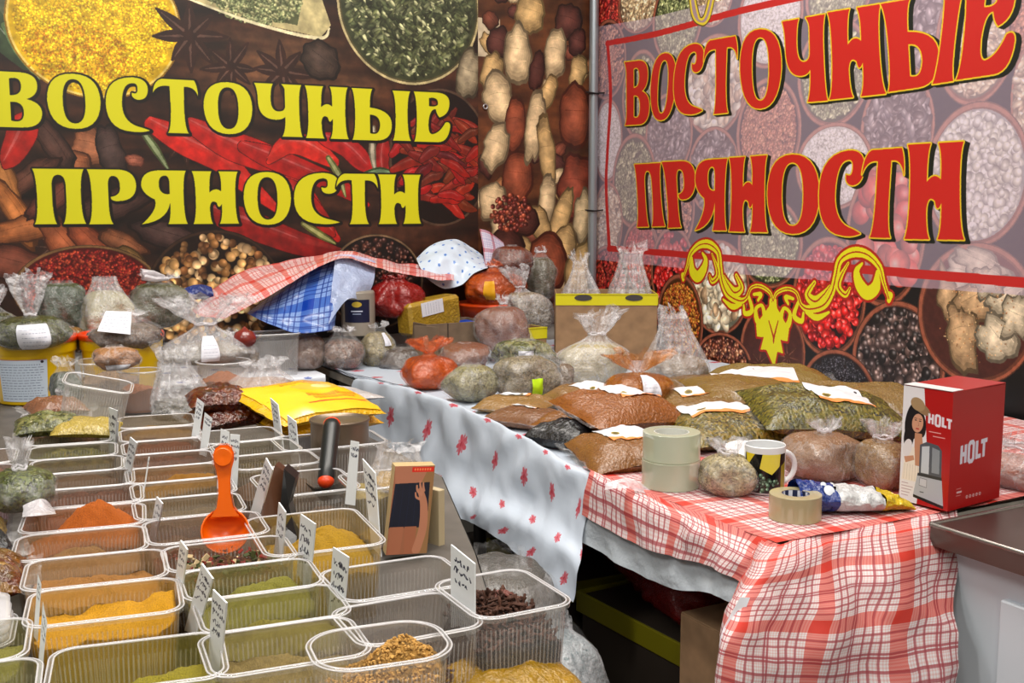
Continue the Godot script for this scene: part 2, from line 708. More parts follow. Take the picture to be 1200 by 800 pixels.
func glyphs() -> Dictionary:   # the art nouveau capitals of the banners in a unit box, y down; third number 0 marks a curve's handle
	var hole_o := [[0.29, 0.5, 1], [0.29, 0.1, 0], [0.5, 0.1, 1], [0.71, 0.1, 0], [0.71, 0.5, 1], [0.71, 0.9, 0], [0.5, 0.9, 1], [0.29, 0.9, 0]]
	var d := {}
	d["O"] = [[[0, 0.5, 1], [0, 0, 0], [0.5, 0, 1], [1, 0, 0], [1, 0.5, 1], [0.97, 1, 0], [0.5, 1, 1], [0.03, 1, 0]], hole_o]
	d["V"] = [[[0, 0, 1], [0.6, 0, 1], [0.94, 0.01, 0], [0.93, 0.24, 1], [0.92, 0.42, 0], [0.7, 0.48, 1], [1.02, 0.54, 0], [1, 0.75, 1], [0.97, 1, 0], [0.6, 1, 1], [0, 1, 1], [0.08, 0.94, 0], [0.08, 0.8, 1], [0.08, 0.2, 1], [0.08, 0.06, 0]],
		[[0.37, 0.12, 1], [0.6, 0.06, 0], [0.6, 0.25, 1], [0.6, 0.42, 0], [0.37, 0.42, 1]], [[0.37, 0.54, 1], [0.63, 0.52, 0], [0.63, 0.72, 1], [0.63, 0.94, 0], [0.37, 0.88, 1]]]
	d["S"] = [[[1, 0.97, 1], [0.8, 1.02, 0], [0.58, 1, 1], [0, 0.98, 0], [0, 0.5, 1], [0, 0.02, 0], [0.62, 0, 1], [0.97, 0, 0], [0.98, 0.2, 1], [0.98, 0.4, 0], [0.76, 0.41, 1], [0.58, 0.4, 0], [0.6, 0.28, 1], [0.74, 0.33, 0], [0.74, 0.2, 1], [0.74, 0.1, 0], [0.62, 0.11, 1], [0.38, 0.12, 0], [0.37, 0.5, 1], [0.37, 0.82, 0], [0.72, 0.9, 1], [0.88, 0.93, 0]]]
	d["T"] = [[[0, 0.27, 1], [0.02, 0.04, 0], [0.2, 0, 1], [0.92, 0, 1], [1, 0.1, 0], [1, 0.3, 1], [0.94, 0.13, 0], [0.74, 0.13, 1], [0.69, 0.13, 1], [0.68, 0.5, 1], [0.68, 0.92, 0], [0.77, 1, 1], [0.3, 1, 1], [0.38, 0.92, 0], [0.38, 0.5, 1], [0.37, 0.13, 1], [0.1, 0.1, 0]]]
	d["Ch"] = [[[0, 0, 1], [0.4, 0, 1], [0.34, 0.08, 0], [0.34, 0.3, 1], [0.34, 0.52, 0], [0.5, 0.52, 1], [0.64, 0.52, 0], [0.64, 0.4, 1], [0.64, 0.12, 1], [0.63, 0.05, 0], [0.56, 0, 1], [1, 0, 1], [0.94, 0.1, 0], [0.94, 0.4, 1], [0.94, 0.9, 0], [1, 1, 1], [0.56, 1, 1], [0.64, 0.9, 0], [0.64, 0.62, 1], [0.56, 0.69, 0], [0.4, 0.68, 1], [0.07, 0.66, 0], [0.07, 0.33, 1], [0.07, 0.1, 0]]]
	d["N"] = [[[0, 0, 1], [0.43, 0, 1], [0.37, 0.08, 0], [0.37, 0.4, 1], [0.5, 0.29, 0], [0.62, 0.38, 1], [0.64, 0.1, 0], [0.57, 0, 1], [1, 0, 1], [0.93, 0.1, 0], [0.93, 0.5, 1], [0.93, 0.9, 0], [1, 1, 1], [0.57, 1, 1], [0.64, 0.9, 0], [0.63, 0.62, 1], [0.55, 0.74, 0], [0.52, 0.6, 1], [0.4, 0.52, 0], [0.37, 0.68, 1], [0.37, 0.92, 0], [0.43, 1, 1], [0, 1, 1], [0.07, 0.9, 0], [0.07, 0.5, 1], [0.07, 0.1, 0]]]
	d["I"] = [[[0, 0, 1], [0.43, 0, 1], [0.37, 0.08, 0], [0.37, 0.66, 1], [0.6, 0.56, 0], [0.63, 0.24, 1], [0.64, 0.1, 0], [0.57, 0, 1], [1, 0, 1], [0.93, 0.1, 0], [0.93, 0.5, 1], [0.93, 0.9, 0], [1, 1, 1], [0.57, 1, 1], [0.64, 0.9, 0], [0.63, 0.5, 1], [0.56, 0.78, 0], [0.37, 0.8, 1], [0.37, 0.92, 0], [0.43, 1, 1], [0, 1, 1], [0.07, 0.9, 0], [0.07, 0.5, 1], [0.07, 0.1, 0]]]
	d["b"] = [[[0, 0, 1], [0.52, 0, 1], [0.45, 0.08, 0], [0.45, 0.36, 1], [1, 0.4, 0], [1, 0.68, 1], [1, 1, 0], [0.6, 1, 1], [0, 1, 1], [0.08, 0.9, 0], [0.08, 0.5, 1], [0.08, 0.1, 0]], [[0.45, 0.5, 1], [0.7, 0.5, 0], [0.7, 0.7, 1], [0.68, 0.92, 0], [0.45, 0.86, 1]]]
	d["l"] = [[[0, 0, 1], [1, 0, 1], [0.83, 0.1, 0], [0.83, 0.5, 1], [0.83, 0.9, 0], [1, 1, 1], [0, 1, 1], [0.17, 0.9, 0], [0.17, 0.5, 1], [0.17, 0.1, 0]]]
	d["E"] = [[[0, 0, 1], [0.6, 0, 1], [0.98, 0, 0], [0.98, 0.2, 1], [0.98, 0.44, 0], [0.7, 0.5, 1], [0.62, 0.44, 0], [0.6, 0.34, 1], [0.44, 0.33, 0], [0.4, 0.6, 1], [0.38, 0.84, 0], [0.5, 0.84, 1], [0.7, 0.82, 0], [0.86, 0.6, 1], [1, 0.56, 0], [1, 0.68, 1], [0.94, 1, 0], [0.66, 1, 1], [0, 1, 1], [0.08, 0.9, 0], [0.08, 0.5, 1], [0.08, 0.1, 0]], [[0.42, 0.12, 1], [0.68, 0.08, 0], [0.66, 0.24, 1], [0.6, 0.3, 0], [0.42, 0.28, 1]]]
	d["P"] = [[[0, 0, 1], [1, 0, 1], [0.92, 0.1, 0], [0.92, 0.5, 1], [0.92, 0.9, 0], [1, 1, 1], [0.55, 1, 1], [0.63, 0.9, 0], [0.63, 0.5, 1], [0.63, 0.3, 1], [0.62, 0.11, 0], [0.49, 0.11, 1], [0.37, 0.11, 0], [0.36, 0.3, 1], [0.36, 0.5, 1], [0.36, 0.9, 0], [0.43, 1, 1], [0, 1, 1], [0.07, 0.9, 0], [0.07, 0.5, 1], [0.07, 0.1, 0]]]
	d["R"] = [[[0, 0, 1], [0.6, 0, 1], [1, 0, 0], [1, 0.3, 1], [0.98, 0.58, 0], [0.6, 0.58, 1], [0.46, 0.58, 0], [0.46, 0.5, 1], [0.68, 0.48, 0], [0.66, 0.3, 1], [0.66, 0.12, 0], [0.52, 0.12, 1], [0.42, 0.12, 0], [0.42, 0.3, 1], [0.42, 0.6, 1], [0.42, 0.92, 0], [0.5, 1, 1], [0, 1, 1], [0.08, 0.9, 0], [0.08, 0.5, 1], [0.08, 0.1, 0]]]
	d["Ya"] = [[[1, 0, 1], [0.45, 0, 1], [0.02, 0, 0], [0.02, 0.28, 1], [0.04, 0.44, 0], [0.3, 0.54, 1], [0.38, 0.72, 0], [0, 1, 1], [0.56, 0.94, 0], [0.63, 0.6, 1], [0.64, 0.9, 0], [0.57, 1, 1], [1, 1, 1], [0.93, 0.9, 0], [0.93, 0.5, 1], [0.93, 0.1, 0]], [[0.63, 0.44, 1], [0.4, 0.46, 0], [0.4, 0.26, 1], [0.4, 0.1, 0], [0.54, 0.1, 1], [0.63, 0.1, 0], [0.63, 0.26, 1]]]
	return d


func outline(contour: Array) -> PackedVector2Array:   # quadratic curves as in a font
	var out := PackedVector2Array()
	var n := contour.size()
	for i in n:
		var a = contour[i]
		if a[2] == 1:
			out.append(Vector2(a[0], a[1]))
			continue
		var p = contour[(i - 1 + n) % n]
		var q = contour[(i + 1) % n]
		var s := Vector2(p[0], p[1])
		var c := Vector2(a[0], a[1])
		var e := Vector2(q[0], q[1])
		for k in range(1, 7):
			var t := k / 7.0
			out.append(s * (1 - t) * (1 - t) + c * 2.0 * t * (1 - t) + e * t * t)
	return out


func letter(im: Image, contours: Array, quad: Array, fills: Array):
	# quad: corners tl, tr, br, bl in pixels; fills: [grow, shift, colour] from the back forwards
	var cs := []
	for c in contours:
		var o := PackedVector2Array()
		for p in outline(c):
			var top: Vector2 = quad[0].lerp(quad[1], p.x)
			var bottom: Vector2 = quad[3].lerp(quad[2], p.x)
			o.append(top.lerp(bottom, p.y))
		cs.append(o)
	for f in fills:
		var grown := []
		for i in cs.size():
			var shifted := PackedVector2Array()
			for p in cs[i]:
				shifted.append(p + f[1])
			if f[0] == 0.0:
				grown.append(shifted)
			else:
				grown.append_array(Geometry2D.offset_polygon(shifted, f[0] if i == 0 else -f[0], Geometry2D.JOIN_ROUND))
		poly(im, grown, f[2])


# ------------------------------------------------------------------ room and banners
func slab(called: String, lo: Vector3, hi: Vector3, mat: Material):
	var m := MB.new()
	m.box((lo + hi) / 2.0, hi - lo)
	structure(called, m, mat)


func build_room():
	var wall := powder(Color(0.80, 0.79, 0.76), "soft", 1.5, 0.0, 0.9)
	slab("wall_back", Vector3(-4.1, 0, -4.2), Vector3(2.75, 3.4, -4.06), wall)
	slab("wall_right", Vector3(2.61, 0, -4.06), Vector3(2.75, 3.4, 4.0), wall)
	slab("wall_left", Vector3(-4.1, 0, -4.06), Vector3(-4.0, 3.4, 4.0), wall)
	slab("wall_front", Vector3(-4.1, 0, 4.0), Vector3(2.75, 3.4, 4.1), wall)
	slab("ceiling", Vector3(-4.1, 3.4, -4.2), Vector3(2.75, 3.5, 4.1), M_plain(Color(0.85, 0.85, 0.84), 0.9))
	slab("floor", Vector3(-4.1, -0.1, -4.2), Vector3(2.75, 0, 4.1), powder(Color(0.36, 0.33, 0.31), "soft", 2.0, 0.0, 0.7))
	# the steel pole in the corner, with two black ties
	var pole := MB.new()
	pole.lathe([[0.0, 0.0], [0.019, 0.0], [0.019, 3.39], [0.0, 3.39]], 20)
	single("steel_pole", pole, M_plain(Color(0.62, 0.65, 0.68), 0.32, 0.7), "slim grey steel pole standing in the corner between the two banners", "pole", "", "", Vector3(2.555, 0, -4.0))
	for k in 2:
		var tie := MB.new()
		var ring := []
		for i in 17:
			ring.append(Vector3(cos(TAU * i / 16.0) * 0.022, 0, sin(TAU * i / 16.0) * 0.022))
		tie.tube(ring, 0.003, 6, false)
		tie.tube([Vector3(-0.05, 0.004, 0.022), Vector3(0.0, 0.0, 0.024), Vector3(0.055, 0.006, 0.026)], 0.003, 6)
		single("cable_tie", tie, M_plain(Color(0.05, 0.05, 0.05), 0.5), ["black cable tie round the steel pole, the upper of two", "black cable tie round the steel pole, the lower of two"][k], "cable tie", "", "", [Vector3(2.557, 1.823, -4.000), Vector3(2.562, 1.337, -4.000)][k] * Vector3(0, 1, 0) + Vector3(2.555, 0, -4.0))


func kp(v: Vector2) -> Vector2:
	return Vector2((v.x + 0.4) * 560.0, (2.35 - v.y) * 560.0)


func rp(v: Vector2) -> Vector2:
	return Vector2((v.x + 4.05) * 640.0, (2.35 - v.y) * 640.0)


func kpl(a: Array) -> Array:
	return a.map(func(v): return kp(v))


func wall_sheet(x0: float, x1: float, y0: float, y1: float, right: bool, seed_at: float) -> MB:
	var m := MB.new()
	m.grid(40, 24, func(u, w):
		var a := lerpf(x0, x1, u)
		var y := lerpf(y1, y0, w)
		var d := 0.005 * wob.get_noise_2d(a * 1.6 + seed_at, y * 0.8)
		return Vector3(2.592 + d, y, a) if right else Vector3(a, y, -4.042 - d), false, Vector2.ONE)
	return m


func build_banners():
	var b = thing("banner", "large brown spice banner with yellow lettering on the back wall", "banner", Vector3.ZERO)
	part("printed_sheet", wall_sheet(-0.4, 2.035, 0.86, 2.35, false, 0.0), textured(paint_left(), 0.42), b)
	var nuts = thing("banner", "narrow banner of mixed nuts between lettered banner and steel pole", "banner", Vector3.ZERO)
	part("printed_sheet", wall_sheet(2.035, 2.575, 0.86, 2.35, false, 5.0), textured(paint_nuts(), 0.42), nuts)
	var gm := MB.new()
	var ring := []
	for i in 13:
		ring.append(Vector3(cos(TAU * i / 12.0) * 0.009, sin(TAU * i / 12.0) * 0.009, 0))
	gm.tube(ring, 0.003, 6, false)
	var gr := part("grommet", gm, M_plain(Color(0.7, 0.7, 0.72), 0.3, 0.8), nuts, "small steel grommet")
	gr.position = Vector3(2.066, 1.754, -4.036)
	var r = thing("banner", "spice banner with red lettering and golden scrolls on the right wall", "banner", Vector3.ZERO)
	part("printed_sheet", wall_sheet(-4.05, -1.2, 0.76, 2.35, true, 9.0), textured(paint_right(), 0.42), r)


func dark_wood(w: int, h: int, c0: Color, c1: Color, seed_at: int) -> Image:
	var n := FastNoiseLite.new()
	n.seed = seed_at
	n.frequency = 0.006
	n.fractal_octaves = 4
	var im := Image.create(w / 2, h / 2, false, Image.FORMAT_RGBA8)
	for y in h / 2:
		for x in w / 2:
			var k := clampf(0.5 + 0.9 * n.get_noise_2d(x * 0.8, y * 5.0) + 0.5 * n.get_noise_2d(x * 0.3 + 300, y * 0.4), 0, 1)
			im.set_pixel(x, y, c0.lerp(c1, k))
	im.resize(w, h, Image.INTERPOLATE_BILINEAR)
	return im


func bowl(im: Image, c: Vector2, rx: float, ry: float, rim: Color, floor_col: Color, what: Array, n: int, rim_w := 0.07):
	ell(im, c, rx, ry, 0.0, rim.darkened(0.5))
	ell(im, c, rx * (1 - rim_w * 0.25), ry * (1 - rim_w * 0.25), 0.0, rim)
	ell(im, c + Vector2(1, 1), rx * (1 - rim_w * 0.9), ry * (1 - rim_w * 0.9), 0.0, rim.darkened(0.35))
	ell(im, c, rx * (1 - rim_w * 1.3), ry * (1 - rim_w * 1.3), 0.0, floor_col)
	if what.size():
		scatter(im, c, rx * (1 - rim_w * 1.8), ry * (1 - rim_w * 1.8), what, n)


func pod(im: Image, pts: Array, w: float, c: Color):   # a printed chilli with its sheen
	var ws := [w * 0.55, w, w * 0.95, w * 0.75, w * 0.2]
	brush(im, pts, ws, c.darkened(0.55), 1.5)
	brush(im, pts, ws, c)
	var up := []
	for p in pts:
		up.append(p + Vector2(-0.05, -0.2) * w)
	brush(im, up, [w * 0.2, w * 0.35, w * 0.3, w * 0.2, w * 0.05], c.lightened(0.06))
	brush(im, up.slice(0, 3), [w * 0.04, w * 0.1, w * 0.03], c.lightened(0.22))


func anise(im: Image, c: Vector2, r: float, c0: Color):
	for k in 8:
		var a := TAU * k / 8.0 + rng.randf_range(-0.15, 0.15)
		var q := r * rng.randf_range(0.75, 1.0)
		brush(im, [c, c + Vector2.from_angle(a) * q * 0.5, c + Vector2.from_angle(a) * q], [r * 0.2, r * 0.3, r * 0.06], c0.darkened(0.3))
		brush(im, [c + Vector2.from_angle(a) * q * 0.2, c + Vector2.from_angle(a) * q * 0.85], [r * 0.07, r * 0.02], c0.lightened(0.12))


func husk(im: Image, c: Vector2, rx: float, ry: float, rot: float, col: Color, rough := 0.16):   # a nut, onion or dried fruit, shaded as printed
	var sd := c.x * 0.37 + c.y * 0.11
	var rim := PackedVector2Array()
	for i in 28:
		var a := TAU * i / 28.0
		var k := 1.0 + rough * (wob.get_noise_2d(cos(a) * 1.1 + sd, sin(a) * 1.1) * 1.8 + 0.3 * wob.get_noise_2d(cos(a) * 2.0, sin(a) * 2.0 + sd))
		rim.append(Vector2(cos(a) * rx * k, sin(a) * ry * k).rotated(rot))
	for k in 8:
		var t := k / 7.0
		var o := PackedVector2Array()
		for p in rim:
			o.append(c + Vector2(-0.16 * minf(rx, ry), -0.2 * minf(rx, ry)) * t + p * (1.0 - 0.85 * t))
		poly(im, [o], col.darkened(0.6 - 0.2 * t).lerp(col.lightened(0.14), pow(t, 0.55)))
	for k in 4:
		var a := Vector2.from_angle(rot) * rx * 0.6
		var o := Vector2.from_angle(rot + PI / 2) * ry * (k - 1.5) * 0.36
		var j := Vector2(rng.randf_range(-3, 3), rng.randf_range(-3, 3))
		brush(im, [c - a + o, c + o * 1.15 + j, c + a + o], [0.4, 1.3, 0.4], col.darkened(0.35) if k % 2 else col.lightened(0.08))


func mottle(im: Image, freq: float, amount: float, seed_at: int):   # the uneven tones of a printed photograph
	var n := FastNoiseLite.new()
	n.seed = seed_at
	n.frequency = freq
	n.fractal_octaves = 4
	for y in im.get_height():
		for x in im.get_width():
			var k := 1.0 + amount * n.get_noise_2d(x, y)
			var c := im.get_pixel(x, y)
			im.set_pixel(x, y, Color(minf(c.r * k, 1.0), minf(c.g * k, 1.0), minf(c.b * k, 1.0)))


func paint_left() -> ImageTexture:
	var w := 1364
	var h := 834
	var im := dark_wood(w, h, Color(0.07, 0.04, 0.035), Color(0.27, 0.15, 0.095), 21)
	var wood := dark_wood(560, 240, Color(0.20, 0.12, 0.08), Color(0.56, 0.38, 0.25), 22)
	for y in 240:   # the lit boards behind the anise, fading out to the sides
		for x in 560:
			var q := Vector2((x - 280) / 280.0, (y - 120) / 120.0)
			var c := wood.get_pixel(x, y)
			c.a = clampf(1.2 - q.length() * 1.2, 0.0, 1.0)
			wood.set_pixel(x, y, c)
	im.blend_rect(wood, Rect2i(0, 0, 560, 240), Vector2i(kp(Vector2(0.762, 2.063))))
	# things left of the frame and at its edge
	for a in [[Vector2(0.001, 1.685), Vector2(0.213, 0.185)], [Vector2(-0.101, 1.205), Vector2(0.187, 0.161)]]:
		bowl(im, kp(a[0]), a[1].x * 560, a[1].y * 560, Color(0.5, 0.38, 0.22), Color(0.3, 0.12, 0.05), stamps(8, 5, [Color(0.5, 0.25, 0.1), Color(0.6, 0.4, 0.2)]), 900)
	for p in [[kpl([Vector2(0.255, 1.994), Vector2(0.314, 1.918), Vector2(0.373, 1.826)]), 60, Color(0.2, 0.26, 0.17)], [kpl([Vector2(0.307, 2.038), Vector2(0.368, 1.976), Vector2(0.401, 1.869)]), 50, Color(0.33, 0.36, 0.26)], [kpl([Vector2(0.315, 1.945), Vector2(0.354, 1.866), Vector2(0.410, 1.781)]), 16, Color(0.36, 0.45, 0.28)]]:
		brush(im, p[0], [p[1] * 0.7, p[1], p[1] * 0.4], p[2])
		brush(im, p[0], [1, 2, 1], p[2].lightened(0.3))
	# turmeric in its round dish
	var c := kp(Vector2(0.597, 1.971))
	ell(im, c, 158, 140, 0.0, Color(0.55, 0.4, 0.1))
	ell(im, c, 155, 137, 0.0, Color(0.9, 0.78, 0.4))
	ell(im, c, 151, 133, 0.0, Color(0.82, 0.66, 0.07))
	scatter(im, c, 147, 129, stamps(14, 3, [Color(0.84, 0.66, 0.1), Color(0.88, 0.72, 0.14), Color(0.80, 0.61, 0.08), Color(0.85, 0.68, 0.1)], 0.06), 4200)
	scatter(im, c + Vector2(-35, 60), 100, 56, stamps(6, 3, [Color(0.78, 0.54, 0.07), Color(0.72, 0.47, 0.06)], 0.05), 380)
	# steel scoop with dried herb
	var sc := kpl([Vector2(0.864, 2.111), Vector2(0.965, 2.056), Vector2(1.146, 2.014), Vector2(1.385, 1.979), Vector2(1.426, 2.025), Vector2(1.379, 2.157)])
	poly(im, [PackedVector2Array(sc)], Color(0.72, 0.67, 0.48))
	poly(im, [PackedVector2Array(kpl([Vector2(0.890, 2.114), Vector2(0.980, 2.075), Vector2(1.147, 2.035), Vector2(1.298, 2.016), Vector2(1.327, 2.152)]))], Color(0.32, 0.34, 0.22))
	scatter(im, kp(Vector2(1.148, 2.089)), 95, 46, stamps(10, 3, [Color(0.42, 0.45, 0.3), Color(0.25, 0.28, 0.17), Color(0.6, 0.6, 0.42)], 0.2, 1.6), 900)
	brush(im, kpl([Vector2(0.884, 2.084), Vector2(1.146, 2.011), Vector2(1.375, 1.976), Vector2(1.419, 2.012)]), [4, 6, 7, 4], Color(0.86, 0.82, 0.66))
	# bowl of green leaves
	c = kp(Vector2(1.747, 2.125))
	ell(im, c, 166, 168, 0.0, Color(0.72, 0.66, 0.48))
	ell(im, c, 161, 163, 0.0, Color(0.3, 0.28, 0.18))
	ell(im, c, 157, 159, 0.0, Color(0.2, 0.22, 0.14))
	scatter(im, c, 150, 152, stamps(24, 4, [Color(0.28, 0.31, 0.2), Color(0.42, 0.44, 0.31), Color(0.16, 0.18, 0.11), Color(0.6, 0.6, 0.45), Color(0.22, 0.24, 0.15), Color(0.36, 0.38, 0.24)], 0.05, 2.4), 3000)
	# anise, nutmeg, garlic, onions
	for a in [[kp(Vector2(0.908, 1.953)), 78], [kp(Vector2(1.049, 1.855)), 62], [kp(Vector2(1.236, 1.848)), 74], [kp(Vector2(0.422, 1.223)), 40], [kp(Vector2(0.874, 1.589)), 50]]:
		anise(im, a[0], a[1], Color(0.26, 0.14, 0.1))
	husk(im, kp(Vector2(1.386, 1.893)), 46, 40, 0.6, Color(0.22, 0.14, 0.1))
	husk(im, kp(Vector2(1.994, 1.875)), 30, 60, 0.2, Color(0.62, 0.55, 0.42))
	for a in [[kp(Vector2(0.557, 1.561)), 34, 40, 0.3, Color(0.66, 0.36, 0.2)], [kp(Vector2(0.500, 1.509)), 40, 26, 0.2, Color(0.6, 0.3, 0.14)], [kp(Vector2(0.444, 1.570)), 60, 22, 1.0, Color(0.25, 0.12, 0.08)], [kp(Vector2(0.628, 1.546)), 26, 60, -0.3, Color(0.22, 0.13, 0.11)], [kp(Vector2(0.706, 1.518)), 18, 13, 0.1, Color(0.62, 0.3, 0.2)], [kp(Vector2(0.381, 1.465)), 60, 24, -0.6, Color(0.3, 0.13, 0.07)]]:
		husk(im, a[0], a[1], a[2], a[3], a[4])
	# orange dried husks at the lower left
	for a in [[Vector2(0.296, 1.436), 60, 18, 1.3, Color(0.72, 0.42, 0.16)], [Vector2(0.317, 1.338), 76, 22, 1.1, Color(0.75, 0.4, 0.14)], [Vector2(0.345, 1.287), 70, 26, -0.2, Color(0.66, 0.33, 0.12)], [Vector2(0.463, 1.236), 60, 30, 0.9, Color(0.6, 0.26, 0.1)], [Vector2(0.558, 1.220), 74, 26, 0.9, Color(0.58, 0.22, 0.08)], [Vector2(0.313, 1.168), 80, 36, 0.3, Color(0.42, 0.16, 0.08)], [Vector2(0.430, 1.380), 60, 22, -0.7, Color(0.38, 0.14, 0.08)], [Vector2(0.657, 1.233), 50, 20, 0.5, Color(0.52, 0.26, 0.12)], [Vector2(0.668, 1.158), 40, 30, 1.0, Color(0.6, 0.42, 0.18)], [Vector2(0.803, 1.260), 70, 30, 0.3, Color(0.2, 0.1, 0.08)], [Vector2(0.620, 1.365), 80, 30, -0.3, Color(0.22, 0.1, 0.07)]]:
		husk(im, kp(a[0]), a[1], a[2], a[3], a[4])
	# chillies
	for a in [[kpl([Vector2(0.364, 1.646), Vector2(0.339, 1.576), Vector2(0.294, 1.492)]), 50, Color(0.62, 0.1, 0.07)], [kpl([Vector2(0.768, 1.642), Vector2(0.874, 1.589), Vector2(1.007, 1.523), Vector2(1.082, 1.451), Vector2(1.222, 1.333)]), 52, Color(0.72, 0.12, 0.09)], [kpl([Vector2(0.906, 1.641), Vector2(1.040, 1.578), Vector2(1.195, 1.520), Vector2(1.290, 1.427), Vector2(1.436, 1.235)]), 58, Color(0.66, 0.1, 0.08)], [kpl([Vector2(1.086, 1.573), Vector2(1.227, 1.521), Vector2(1.423, 1.444), Vector2(1.559, 1.364)]), 44, Color(0.6, 0.08, 0.07)], [kpl([Vector2(1.425, 1.524), Vector2(1.326, 1.579), Vector2(1.245, 1.583), Vector2(1.176, 1.520)]), 44, Color(0.74, 0.14, 0.1)], [kpl([Vector2(1.562, 1.507), Vector2(1.477, 1.582), Vector2(1.360, 1.617)]), 44, Color(0.62, 0.1, 0.1)], [kpl([Vector2(1.633, 1.608), Vector2(1.621, 1.527), Vector2(1.638, 1.446)]), 32, Color(0.55, 0.09, 0.08)], [kpl([Vector2(0.941, 1.350), Vector2(1.093, 1.296), Vector2(1.285, 1.221), Vector2(1.486, 1.169)]), 56, Color(0.5, 0.07, 0.06)], [kpl([Vector2(1.225, 1.443), Vector2(1.321, 1.364), Vector2(1.419, 1.251)]), 46, Color(0.58, 0.09, 0.07)]]:
		pod(im, a[0], a[1], a[2])
	for a in [[kpl([Vector2(0.730, 1.624), Vector2(0.776, 1.558), Vector2(0.820, 1.484)]), Color(0.36, 0.42, 0.24)], [kpl([Vector2(1.405, 1.539), Vector2(1.444, 1.476), Vector2(1.470, 1.396)]), Color(0.5, 0.52, 0.26)], [kpl([Vector2(1.588, 1.656), Vector2(1.583, 1.559), Vector2(1.596, 1.481)]), Color(0.6, 0.55, 0.45)], [kpl([Vector2(1.303, 1.294), Vector2(1.368, 1.252), Vector2(1.425, 1.219)]), Color(0.5, 0.5, 0.22)], [kpl([Vector2(1.544, 1.477), Vector2(1.614, 1.494), Vector2(1.685, 1.482)]), Color(0.24, 0.36, 0.2)]]:
		brush(im, a[0], [12, 16, 5], a[1].darkened(0.3))
		brush(im, a[0], [5, 8, 2], a[1].lightened(0.2))
	# dried chillies in a dark bowl
	c = kp(Vector2(1.871, 1.548))
	ell(im, c, 122, 150, 0.0, Color(0.3, 0.22, 0.17))
	ell(im, c, 117, 145, 0.0, Color(0.07, 0.04, 0.035))
	for k in 60:
		var p := c + Vector2.from_angle(rng.randf() * TAU) * sqrt(rng.randf()) * Vector2(92, 116)
		var a := rng.randf_range(-0.9, 0.9)
		var l := rng.randf_range(24, 48)
		var col := Color(rng.randf_range(0.34, 0.62), rng.randf_range(0.06, 0.16), rng.randf_range(0.05, 0.09))
		pod(im, [p - Vector2.from_angle(a) * l, p + Vector2(0, -5), p + Vector2.from_angle(a) * l * 0.5, p + Vector2.from_angle(a) * l], rng.randf_range(16, 24), col)
	# the bowls along the lower edge
	c = kp(Vector2(0.532, 1.080))
	bowl(im, c, 134, 84, Color(0.46, 0.33, 0.2), Color(0.28, 0.05, 0.04), stamps(12, 3, [Color(0.46, 0.09, 0.07), Color(0.35, 0.05, 0.05), Color(0.55, 0.2, 0.12)], 0.15), 1800, 0.05)
	c = kp(Vector2(0.970, 1.041))
	bowl(im, c, 140, 132, Color(0.2, 0.13, 0.09), Color(0.09, 0.05, 0.03), stamps(16, 9, [Color(0.66, 0.5, 0.3), Color(0.5, 0.34, 0.18), Color(0.76, 0.62, 0.44), Color(0.42, 0.26, 0.13)], 0.15), 420, 0.04)
	c = kp(Vector2(1.589, 1.067))
	bowl(im, c, 112, 104, Color(0.46, 0.36, 0.26), Color(0.06, 0.035, 0.03), stamps(12, 6, [Color(0.2, 0.1, 0.08), Color(0.3, 0.16, 0.12), Color(0.12, 0.06, 0.05)], 0.4), 420, 0.04)
	c = kp(Vector2(2.194, 0.867))
	bowl(im, c, 130, 110, Color(0.4, 0.3, 0.2), Color(0.1, 0.07, 0.05), stamps(12, 7, [Color(0.4, 0.3, 0.2), Color(0.3, 0.2, 0.12)], 0.3), 300, 0.05)
	mottle(im, 0.03, 0.3, 61)
	# lettering, drawn at twice the size and reduced
	var layer := Image.create(w * 2, h * 2, false, Image.FORMAT_RGBA8)
	layer.fill(Color(0.06, 0.05, 0.03, 0.0))
	var G := glyphs()
	var dark := Color(0.06, 0.05, 0.03)
	var yellow := Color(0.80, 0.79, 0.07)
	for a in [["V", Vector2(0.264, 1.798), Vector2(0.415, 1.620)], ["O", Vector2(0.432, 1.802), Vector2(0.601, 1.620)], ["S", Vector2(0.617, 1.800), Vector2(0.761, 1.616)], ["T", Vector2(0.774, 1.800), Vector2(0.929, 1.615)], ["O", Vector2(0.947, 1.800), Vector2(1.122, 1.617)], ["Ch", Vector2(1.130, 1.803), Vector2(1.307, 1.613)], ["N", Vector2(1.319, 1.803), Vector2(1.488, 1.611)], ["b", Vector2(1.502, 1.802), Vector2(1.665, 1.609)], ["l", Vector2(1.668, 1.800), Vector2(1.744, 1.611)], ["E", Vector2(1.757, 1.801), Vector2(1.913, 1.609)],
		["P", Vector2(0.374, 1.487), Vector2(0.537, 1.302)], ["R", Vector2(0.545, 1.487), Vector2(0.706, 1.300)], ["Ya", Vector2(0.719, 1.486), Vector2(0.878, 1.298)], ["N", Vector2(0.897, 1.485), Vector2(1.062, 1.297)], ["O", Vector2(1.080, 1.485), Vector2(1.257, 1.292)], ["S", Vector2(1.268, 1.484), Vector2(1.447, 1.293)], ["T", Vector2(1.434, 1.482), Vector2(1.603, 1.291)], ["N", Vector2(1.603, 1.481), Vector2(1.784, 1.290)]]:
		var p: Vector2 = kp(a[1]) * 2.0
		var q: Vector2 = kp(a[2]) * 2.0
		letter(layer, G[a[0]], [p, Vector2(q.x, p.y), q, Vector2(p.x, q.y)], [[9.0, Vector2(3, 3), dark], [0.0, Vector2.ZERO, yellow]])
	layer.resize(w, h, Image.INTERPOLATE_BILINEAR)
	im.blend_rect(layer, Rect2i(0, 0, w, h), Vector2i.ZERO)
	return ImageTexture.create_from_image(im)


